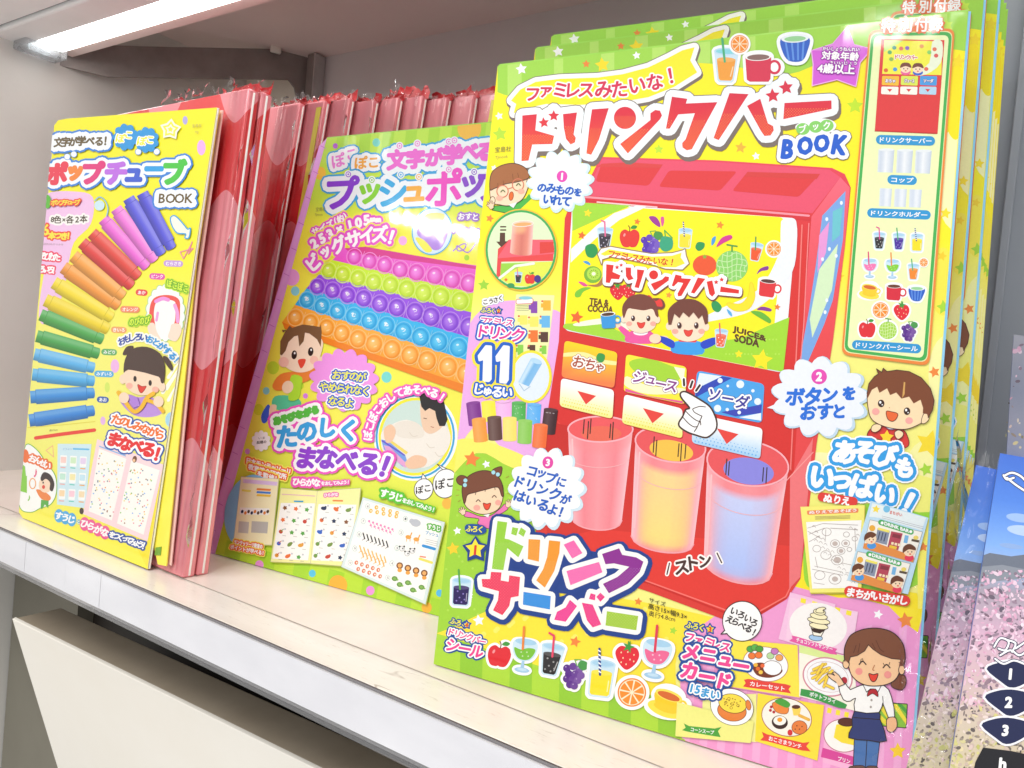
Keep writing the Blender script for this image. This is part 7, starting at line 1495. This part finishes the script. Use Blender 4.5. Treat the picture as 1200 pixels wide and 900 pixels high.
chars(pg, 'たのしみながら', [y3(p)[0] for p in ((572, 52), (612, 64), (648, 76), (684, 90), (724, 102), (764, 116), (802, 132))], [11.6, 10.6, 10, 10.6, 10.6, 11, 11], '#f4752c', [(5.4, '#2c58b0'), (3.0, '#fff')], .9, 12)
chars(pg, 'まなべる！', [y3(p)[0] for p in ((562, 158), (620, 180), (680, 190), (740, 212), (788, 235))], [16, 15.5, 14.5, 17, 17], '#ea2e34', [(6.4, '#2c58b0'), (3.8, '#fff')], 1.8, 12)
pg.begin('bottom_lettering')
for i, (a, b) in enumerate(((268, 560), (302, 570), (336, 580))): pg.ell(*y3((a, b))[0], 5.4, 8, '#52aee6')
chars(pg, 'すうじ', [y3(p)[0] for p in ((268, 560), (302, 570), (336, 580))], 8.6, '#fff', (), .8, 12)
pg.ell(*y3((372, 592))[0], 2.4, 3, '#3ab0d8', n=10); chars(pg, 'と', [y3((372, 592))[0]], 4.4, '#f6f4c4', (), .4)
for a, b in ((404, 603), (438, 615), (475, 632), (512, 648)): pg.ell(*y3((a, b))[0], 5.8, 8.2, '#f0609a')
chars(pg, 'ひらがな', [y3(p)[0] for p in ((404, 603), (438, 615), (475, 632), (512, 648))], 8.8, '#fff', (), .8, 14)
chars(pg, 'をつくってみよう！', [y3(p)[0] for p in ((550, 660), (572, 668), (594, 676), (616, 684), (638, 690), (658, 698), (680, 706), (700, 712), (716, 718))], [7, 8, 8, 7, 8, 8, 7, 8, 9], '#fff', [(3.0, '#3454a4')], .6, 14)
pg.begin('printed_music_cloud')
pg.blob(y3((62, 440), (75, 300), (95, 185), (150, 210), (195, 270), (250, 350), (255, 440), (225, 500), (170, 520), (130, 540), (80, 535), (58, 500)), '#fdfdfa', 4, '#6ab84a', .9)
pg.ell(*y3((92, 245))[0], 4, 8, '#f0743a'); chars(pg, 'おんせい', [y3(p)[0] for p in ((130, 258), (158, 268), (185, 282), (208, 295))], 8.4, '#fff', [(3, '#f0743a')], .7, 14)
pg.poly(y3((65, 290), (90, 300), (95, 350), (100, 350), (100, 440), (62, 430)), '#8ad04a'); pg.text('♪', y3((138, 355))[0], y3((150, 355))[0], 9, '#ee5a8a', (), .5); pg.text('♪', y3((105, 480))[0], y3((115, 480))[0], 6, '#8ad04a', (), .4)
pg.blob(y3((155, 420), (190, 430), (225, 460), (215, 480), (175, 470), (150, 430)), '#f08a4a', 4); pg.ell(*y3((200, 395))[0], 8.4, 9.6, '#fbdcc0', 10); pg.blob(y3((172, 360), (190, 330), (225, 345), (245, 390), (235, 430), (220, 420), (222, 385), (200, 365), (180, 378)), '#3a2c2a', 4)
pg.ell(*y3((186, 385))[0], .9, 1.3, '#2a2020', n=8); pg.ell(*y3((188, 408))[0], 1.8, 2.4, '#e2483a', n=10); pg.poly(y3((175, 475), (215, 480), (212, 520), (195, 500), (180, 525), (172, 520)), '#5ab04a'); pg.line(pg.ellp(*y3((130, 390))[0], 3.6, 6, 0, 16), 1.2, '#f4a86a', True)
pg.ell(*y3((388, 535))[0], 2.6, 4, '#4a3a34', 0, 10)
pg.finish()
body1 = slab(pg, C1, .0012, m_pages, 'cover_sheet', 0.0003, bev=.0003)
# the second sheet that shows under the cover's right edge
m_ysheet = mat_paint('yellow_sheet', '#f0e24a', '#f6ea5c', 40, .35, .1, 300); m_pinkcard = mat_paint('pale_pink_card', '#f6c4bc', '#fbd4cc', 40, .35, .1, 300)
slab(pg, [(248, 128), (253, 126.6), (227, 300), (191, 664), (181, 662), (168, 600)], .0010, m_ysheet, 'inner_sheet', .0022, bev=.0002)
slab(pg, [(248, 127), (254, 125.8), (225, 330), (193, 664), (180, 655)], .001, m_pinkcard, 'backing_card', .0045, bev=.0002)
m_green = mat_paint('printed_green_corner', '#6a9a30', '#7aaa3c', 40, .4, 0)
slab(pg, [(179, 642), (186, 641), (185, 651), (178, 651)], .0003, m_green, 'green_mark', .0018, bev=0)
tag(root1, 'leftmost book: yellow pop-tube activity book with rainbow tubes on its cover', 'book')

# red boxes with a pink lozenge pattern, one behind the other
def mat_lozenge():
    m, nt, b = newmat('red_box_lozenge_print')
    tc = nt.nodes.new('ShaderNodeTexCoord'); sep = nt.nodes.new('ShaderNodeSeparateXYZ'); nt.links.new(tc.outputs['Object'], sep.inputs[0])
    def M(op, a, v=None, w=None):
        n = nt.nodes.new('ShaderNodeMath'); n.operation = op; nt.links.new(a, n.inputs[0])
        if v is not None:
            if hasattr(v, 'is_output'): nt.links.new(v, n.inputs[1])
            else: n.inputs[1].default_value = v
        return n.outputs[0]
    x = M('ADD', M('MULTIPLY', M('ADD', sep.outputs[0], sep.outputs[1]), 1 / 0.088), 0.15); z = M('MULTIPLY', sep.outputs[2], 1 / 0.165); z = M('ADD', z, 0.32)
    fx = M('ABSOLUTE', M('SUBTRACT', M('FRACT', x), 0.5)); fz = M('ABSOLUTE', M('SUBTRACT', M('FRACT', z), 0.5))
    sx_ = M('POWER', M('MULTIPLY', fx, 2.0), 1.6); sz_ = M('POWER', M('MULTIPLY', fz, 2.0), 1.6)
    d = M('LESS_THAN', M('ADD', sx_, sz_), 0.60)
    mx = nt.nodes.new('ShaderNodeMix'); mx.data_type = 'RGBA'; nt.links.new(d, mx.inputs['Factor']); mx.inputs[6].default_value = (*lin('#de343a'), 1); mx.inputs[7].default_value = (*lin('#f08c96'), 1)
    nt.links.new(mx.outputs[2], b.inputs['Base Color']); b.inputs['Roughness'].default_value = .4; b.inputs['Coat Weight'].default_value = 1; b.inputs['Coat Roughness'].default_value = .12
    bump(nt, b, noise_tex(nt, 30, 2, .4, sx=(1, 1, .12)), .8, .008, 'Coat Normal'); bump(nt, b, noise_tex(nt, 40, 1, .4, sx=(2, 2, .14)), .25, .002)
    return m
m_red = mat_lozenge(); m_redpl = mat_paint('red_bag_header', '#c02028', '#d8343a', 50, .3, .6, 90)
ordn = ['first', 'second', 'third', 'fourth', 'fifth', 'sixth', 'seventh', 'eighth', 'ninth', 'tenth', 'eleventh', 'twelfth', 'thirteenth']
uR = pg1.uv((198.5, 652))[0] - .0006
bx0 = None
u3, back3 = pg1.u, np.array([-pg1.u[1], pg1.u[0], 0])
NB = 11
def crumple(name, base, dirs, n, h, amp, seed, mat, parent):
    """a thin ribbon of crumpled film standing on a polyline edge"""
    rn = random.Random(seed); V = []; F = []
    a, b = np.array(base[0]), np.array(base[1]); up, out = np.array(dirs[0]), np.array(dirs[1])
    for i in range(n + 1):
        t = i / n; p = a + (b - a) * t; hh = h * (0.55 + .75 * noise.noise(Vector((t * 9 + seed, seed * 1.7, 0))) + .3 * rn.random())
        for j in range(4):
            k = j / 3; V.append(p + up * hh * k + out * amp * (noise.noise(Vector((t * 14 + seed, k * 3, seed))) * 2.2 * k + (rn.random() - .5) * .6 * k))
    for i in range(n):
        for j in range(3): q = i * 4 + j; F.append((q, q + 4, q + 5, q + 1))
    return mesh_of(name, V, F, mat, parent, True)
for k in range(NB):
    dx_ = -.0052 if k < 2 else 0.0; t = k / (NB - 1); th_ = .0088 if k < 2 else .0070
    r = empty('toy_book_box')
    sh_u, sh_b = ((.0016 * k, .0065 + .0095 * k) if k < 2 else (-.066 + .0190 * (k - 2), .080 + .0075 * (k - 2)))
    M = pg1.M.copy() @ Matrix.Rotation(math.radians(-.5 if k < 2 else -3.0), 4, 'X'); o = pg1.A + u3 * sh_u + back3 * sh_b; M.translation = Vector(o); r.matrix_world = M
    W_, H_ = .19, (.3262 if k < 2 else .354 + .0010 * k) + .0012 * math.sin(k * 2.1)
    jit = .0012 * math.sin(k * 5.3)
    box('box', uR - W_ + .0, uR + .0135 + dx_ + jit, 0, th_, -.0004, H_ - .004, m_red, r, .0014)
    # pale seam line of the card inside the bag and bag film round it
    box('card_edge', uR + .0135 + dx_ + jit - .0002, uR + .0142 + dx_ + jit, .0035, .0048, .001, H_ - .006, m_pages, r, 0.0002)
    bag = crumple('bag_edge', ((uR + .0138 + dx_ + jit, -.001, H_ - .02), (uR + .0138 + dx_ + jit, -.001, .02)), ((1, -.2, 0), (0, -1, 0)), 40, .0042, .0026, k * 3.1 + 1, FILM, r)
    crumple('bag_top', ((uR - .10, .003, H_ - .0045), (uR + .015 + dx_ + jit, .003, H_ - .0045)), ((0, 0, 1), (0, -1, 0)), 44, .012, .0045, k * 1.7 + 4, FILM, r)
    crumple('red_header', ((uR - .03, .006, H_ - .0045), (uR + .0145 + dx_ + jit, .006, H_ - .0045)), ((.1, 0, 1), (0, 1, 0)), 14, 0.0075 + .005 * (k % 3 == 1), .0035, k * 2.3 + 9, m_redpl, r)
    film_sheet('bag_front', (uR - .012, -.0016, .001), (uR + .0150 + dx_ + jit, -.0016, .001), (uR + .0150 + dx_ + jit, -.0016, H_ - .003), (uR - .012, -.0016, H_ - .003), 14, 30, .0009, k * 2.9, r, FILM, 5, 3)
    if k in (3, 10): box('yellow_insert', uR + .006, uR + .0115, -.0006, -.0001, .001, H_ - .010, m_ysheet, r)
    tag(r, ordn[k] + ' red and pink bagged book box counted rightwards from the pop-tube cover', 'book', 'red bagged books in a row')
# ------------------------------------------------------------------ further copies in the piles
def copy_book(src, parts, du, db, dv, lab, grp, turn=0):
    r = src.copy(); COL.objects.link(r)
    u = Vector(src.matrix_world.col[0][:3]); y = Vector(src.matrix_world.col[1][:3]); v = Vector(src.matrix_world.col[2][:3])
    M = src.matrix_world.copy(); M.translation = M.translation + u * du + y * db + v * dv; r.matrix_world = M; r['label'] = lab; r['group'] = grp
    for ch in list(src.children):
        if ch.name.split('.')[0] in parts:
            c = ch.copy(); COL.objects.link(c); c.parent = r; c.matrix_parent_inverse = Matrix(); c.matrix_basis = ch.matrix_basis
    return r
G3 = 'drinks-bar books in a pile'
near3 = ['cover_ground', 'cover_stars', 'contents_panel', 'printed_boy_with_star_shirt', 'play_lettering', 'game_sheets', 'printed_waitress', 'page_block', 'blue_spine_edge', 'top_edge_fold', 'title_banner']
o1 = fit_shift(pg3, [((1097, 30), (1115.6, 7)), ((1094.7, 469), (1122.7, 410)), ((583, 77), (622, 65))])
o2 = fit_shift(pg3, [((1094.7, 469), (1142, 384)), ((583, 77), (638, 51)), ((1097, 30), (1136, -8))])
o5 = fit_shift(pg3, [((1135, 13), (1187, 23)), ((1101, 590), (1150, 520)), ((583, 77), (665, 60))])
offs = [tuple(o1), tuple(o2)] + [tuple(o2 + (o5 - o2) * t) for t in (.3, .55, .8, 1.0)]
lb = ['second drinks-bar book, its edge showing right behind the front copy', 'third drinks-bar book of the pile, half of its picture edge showing', 'fourth drinks-bar book of the pile, a thin yellow strip', 'fifth drinks-bar book of the pile, a thin yellow strip further back', 'sixth drinks-bar book, second from the back of the pile', 'rearmost drinks-bar book of the pile, next to the dark panel']
for i, (a, b, c) in enumerate(offs): copy_book(root3, near3 if i < 2 else [n for n in near3 if n not in ('title_banner', 'blue_spine_edge')], a, b, c, lb[i], G3)
copy_book(root2, ['cover_ground', 'page_block', 'top_edge_fold'], .012, .030, .004, 'plain green top edge of the second push-pop book, just above the front one', 'push-pop books')
# plastic bag round the right side of the pile
A3 = pg3.uv((1078, 700)); bgf = empty('clear_bag', M=pg3.M)
tag(bgf, 'loose clear plastic bag hanging at the right edge of the drinks-bar pile', 'plastic bag')
ub = pg3.uv((1063, 948)); ut = pg3.uv((1100, 470))
film_sheet('film', (ub[0] + .001, .004, .002), (ub[0] + .020, .050, .002), (ub[0] + .019, .055, .13), (ub[0] + .004, .004, .15), 20, 40, .004, 3, bgf)
film_sheet('film', (ub[0] + .012, .0, .002), (ub[0] + .030, .045, .002), (ub[0] + .020, .050, .10), (ub[0] + .006, .006, .11), 20, 40, .004, 8, bgf)
m_riser = mat_paint('riser_card', '#d8d2c8', '#e2ddd4', 20, .6, .1)
ris = box('shelf_riser', .012, .200, .024, .080, .0002, min(o[2] for o in offs) - .001, m_riser); ris.matrix_world = pg3.M; tag(ris, kind='structure')
# ------------------------------------------------------------------ blue blossom book, lower right
rootb = empty('travel_book')
lean_b = math.radians(20); Pt = aty((1172, 531), 0.300)
Ab = np.array([Pt[0] - .004, Pt[1] - (Pt[2] - .001) * math.tan(lean_b), .001])
pg = Page(rootb, Ab, math.radians(4), lean_b); pgb = pg
rnd = random.Random(11)
def blossom(clip, n, y0, y1):
    pg.clip = clip
    for i in range(n):
        x = rnd.uniform(clip[0][0] - 70, clip[1][0] + 5); y = rnd.uniform(y0, y1); t = (y - y0) / (y1 - y0); r = rnd.uniform(1.2, 5.5)
        base_ = grad([(0, '#c8a8c0'), (.4, '#dcb8cc'), (.7, '#d8c8b4'), (1, '#d0c48c')], t); r *= .62; c = rnd.choice(['#f2c4dc', '#e8a8c8', '#f8dcec', '#d890b4', '#f4d0e4', '#6a5464', '#3c3848', '#fbeef6', '#4a4452'] if t < .55 else ['#c8b0a8', '#e8d8a8', '#d8d47a', '#eac4d0', '#7a6a72', '#b4bc4a', '#f4e4dc', '#3a3436', '#a8946c', '#4a4440'])
        c = mixc(c, base_, rnd.uniform(.2, .62))
        pg.ell(x, y, r * rnd.uniform(.6, 1.6), r * rnd.uniform(.4, 1.0), c, rnd.uniform(0, 180), 7)
    pg.clip = None
CB = [(1172, 531), (1420, 575), (1380, 960), (1104, 955)]
pg.begin('cover_ground')
pg.grid(CB, 2, 16, lambda a, b: grad([(0, '#3a6cd0'), (.12, '#4c82e0'), (.25, '#80aef0'), (.30, '#a4c4f4'), (.33, '#98a0b4'), (.36, '#a09aa8'), (.5, '#d8b0c8'), (.75, '#d4c4b0'), (1, '#d8cc9c')], b))
pg.clip = CB
for x, y, rx, ry, c in ((1195, 607, 16, 5, '#9cbcec'), (1200, 622, 20, 6, '#b4ccf0'), (1185, 640, 14, 3, '#8cacdf')): pg.ell(x, y, rx, ry, c, 8)
pg.poly([(1140, 655), (1160, 648), (1185, 652), (1215, 648), (1210, 672), (1140, 680)], '#6c7484'); pg.poly([(1140, 665), (1175, 662), (1215, 670), (1215, 676), (1140, 684)], '#8a909c')
pg.clip = None
blossom([(1152, 668), (1225, 668), (1215, 960), (1104, 955)], 2600, 668, 960)
pg.begin('printed_number_badges')
def badge(cx, cy, n):
    P = crom([(cx - 27, cy - 8), (cx - 14, cy - 15), (cx + 4, cy - 17), (cx + 24, cy - 13), (cx + 38, cy - 6), (cx + 18, cy + 9), (cx + 2, cy + 14), (cx - 10, cy + 7)], 3)
    shapes(pg, [P], '#16204c', [(2.4, '#f4f4fa')]); chars(pg, n, [(cx + 1, cy - 2)], 17, '#fff', (), 1.4)
badge(1183, 792, '1'); badge(1181, 825, '2'); badge(1177, 858, '3')
pg.poly([(1143, 893), (1152, 876), (1185, 880), (1230, 890), (1225, 930), (1135, 930)], '#14141c'); chars(pg, 'h', [(1175, 895)], 19, '#fff', (), 1.4)
for P in ([(1165, 758), (1172, 748), (1182, 752), (1178, 762), (1170, 760)], [(1172, 768), (1184, 762), (1194, 768), (1202, 764)], [(1166, 772), (1176, 778), (1188, 774), (1200, 778)], [(1180, 750), (1190, 754), (1186, 764)], [(1190, 760), (1202, 752)]):
    pg.curve(P, 4.0, '#1c2850', 4)
for P in ([(1165, 758), (1172, 748), (1182, 752), (1178, 762), (1170, 760)], [(1172, 768), (1184, 762), (1194, 768), (1202, 764)], [(1166, 772), (1176, 778), (1188, 774), (1200, 778)], [(1180, 750), (1190, 754), (1186, 764)], [(1190, 760), (1202, 752)]):
    pg.curve(P, 2.2, '#fbfbff', 4)
for w, c in ((4.2, '#1c2850'), (2.4, '#fbfbff')):
    pg.curve([(1178, 557), (1186, 554), (1196, 558), (1204, 566)], w, c, 4); pg.curve([(1180, 560), (1190, 568), (1202, 576)], w, c, 4); pg.curve([(1176, 557), (1180, 562), (1188, 560)], w, c, 4)
pg.finish()
m_bpaper = mat_paint('blue_cover_back', '#3a5fb4', '#4870c4', 40, .35, .1)
slab(pg, CB, .008, m_bpaper, 'page_block', .0003)
tag(rootb, 'blue travel book with pink blossom and navy number badges, cut by the right picture edge', 'book', 'blue blossom travel books')
cp = copy_book(rootb, ['cover_ground', 'page_block'], -.0135, .012, -.001, 'blue blossom travel book showing only a slanting strip left of its front copy', 'blue blossom travel books')
cp.matrix_world = cp.matrix_world @ Matrix.Rotation(math.radians(2.8), 4, 'Y')
# clear bag with a folded, sealed left edge round the blue books
bb = empty('clear_bag', M=pg.M); tag(bb, 'crinkled clear bag round the blue blossom travel book at the lower right', 'plastic bag')
e0 = pg.uv((1172, 531)); e1 = pg.uv((1110, 920))
film_sheet('film', (e1[0] - .018, .004, e1[1]), (e1[0] - .002, -.002, e1[1]), (e0[0] - .001, -.001, e0[1] + .001), (e0[0] - .012, .006, e0[1] + .001), 10, 60, .003, 12, bb)
crumple('bag_seam', ((e1[0] - .0178, .004, e1[1]), (e0[0] - .012, .006, e0[1])), ((-1, -.6, 0), (0, -1, 0)), 60, .004, .003, 21, FILM, bb)
# sliver of one more blossom book, far right behind
rootf = empty('travel_book'); Pf = aty((1187, 395), 0.40); Ab = np.array([Pf[0], .40, .001])
pg = Page(rootf, Ab, 0.03, math.radians(2)); CF = [(1188, 392), (1330, 410), (1330, 620), (1176, 590)]
pg.begin('cover_ground'); pg.grid(CF, 1, 6, lambda a, b: grad([(0, '#a8a8b4'), (.3, '#8c92a8'), (.6, '#a8a8bc'), (1, '#5878c0')], b)); blossom([(1188, 392), (1215, 396), (1215, 540), (1176, 540)], 90, 400, 530)
pg.finish(); slab(pg, CF, .008, m_bpaper, 'page_block', .0003)
tag(rootf, 'grey-pink blossom book, only a sliver showing at the far right above the blue book', 'book')
print('tris', sum(len(o.data.polygons) for o in bpy.data.objects if o.type=='MESH'), 'maxlevel', max(l[4] for l in pg3.lv))
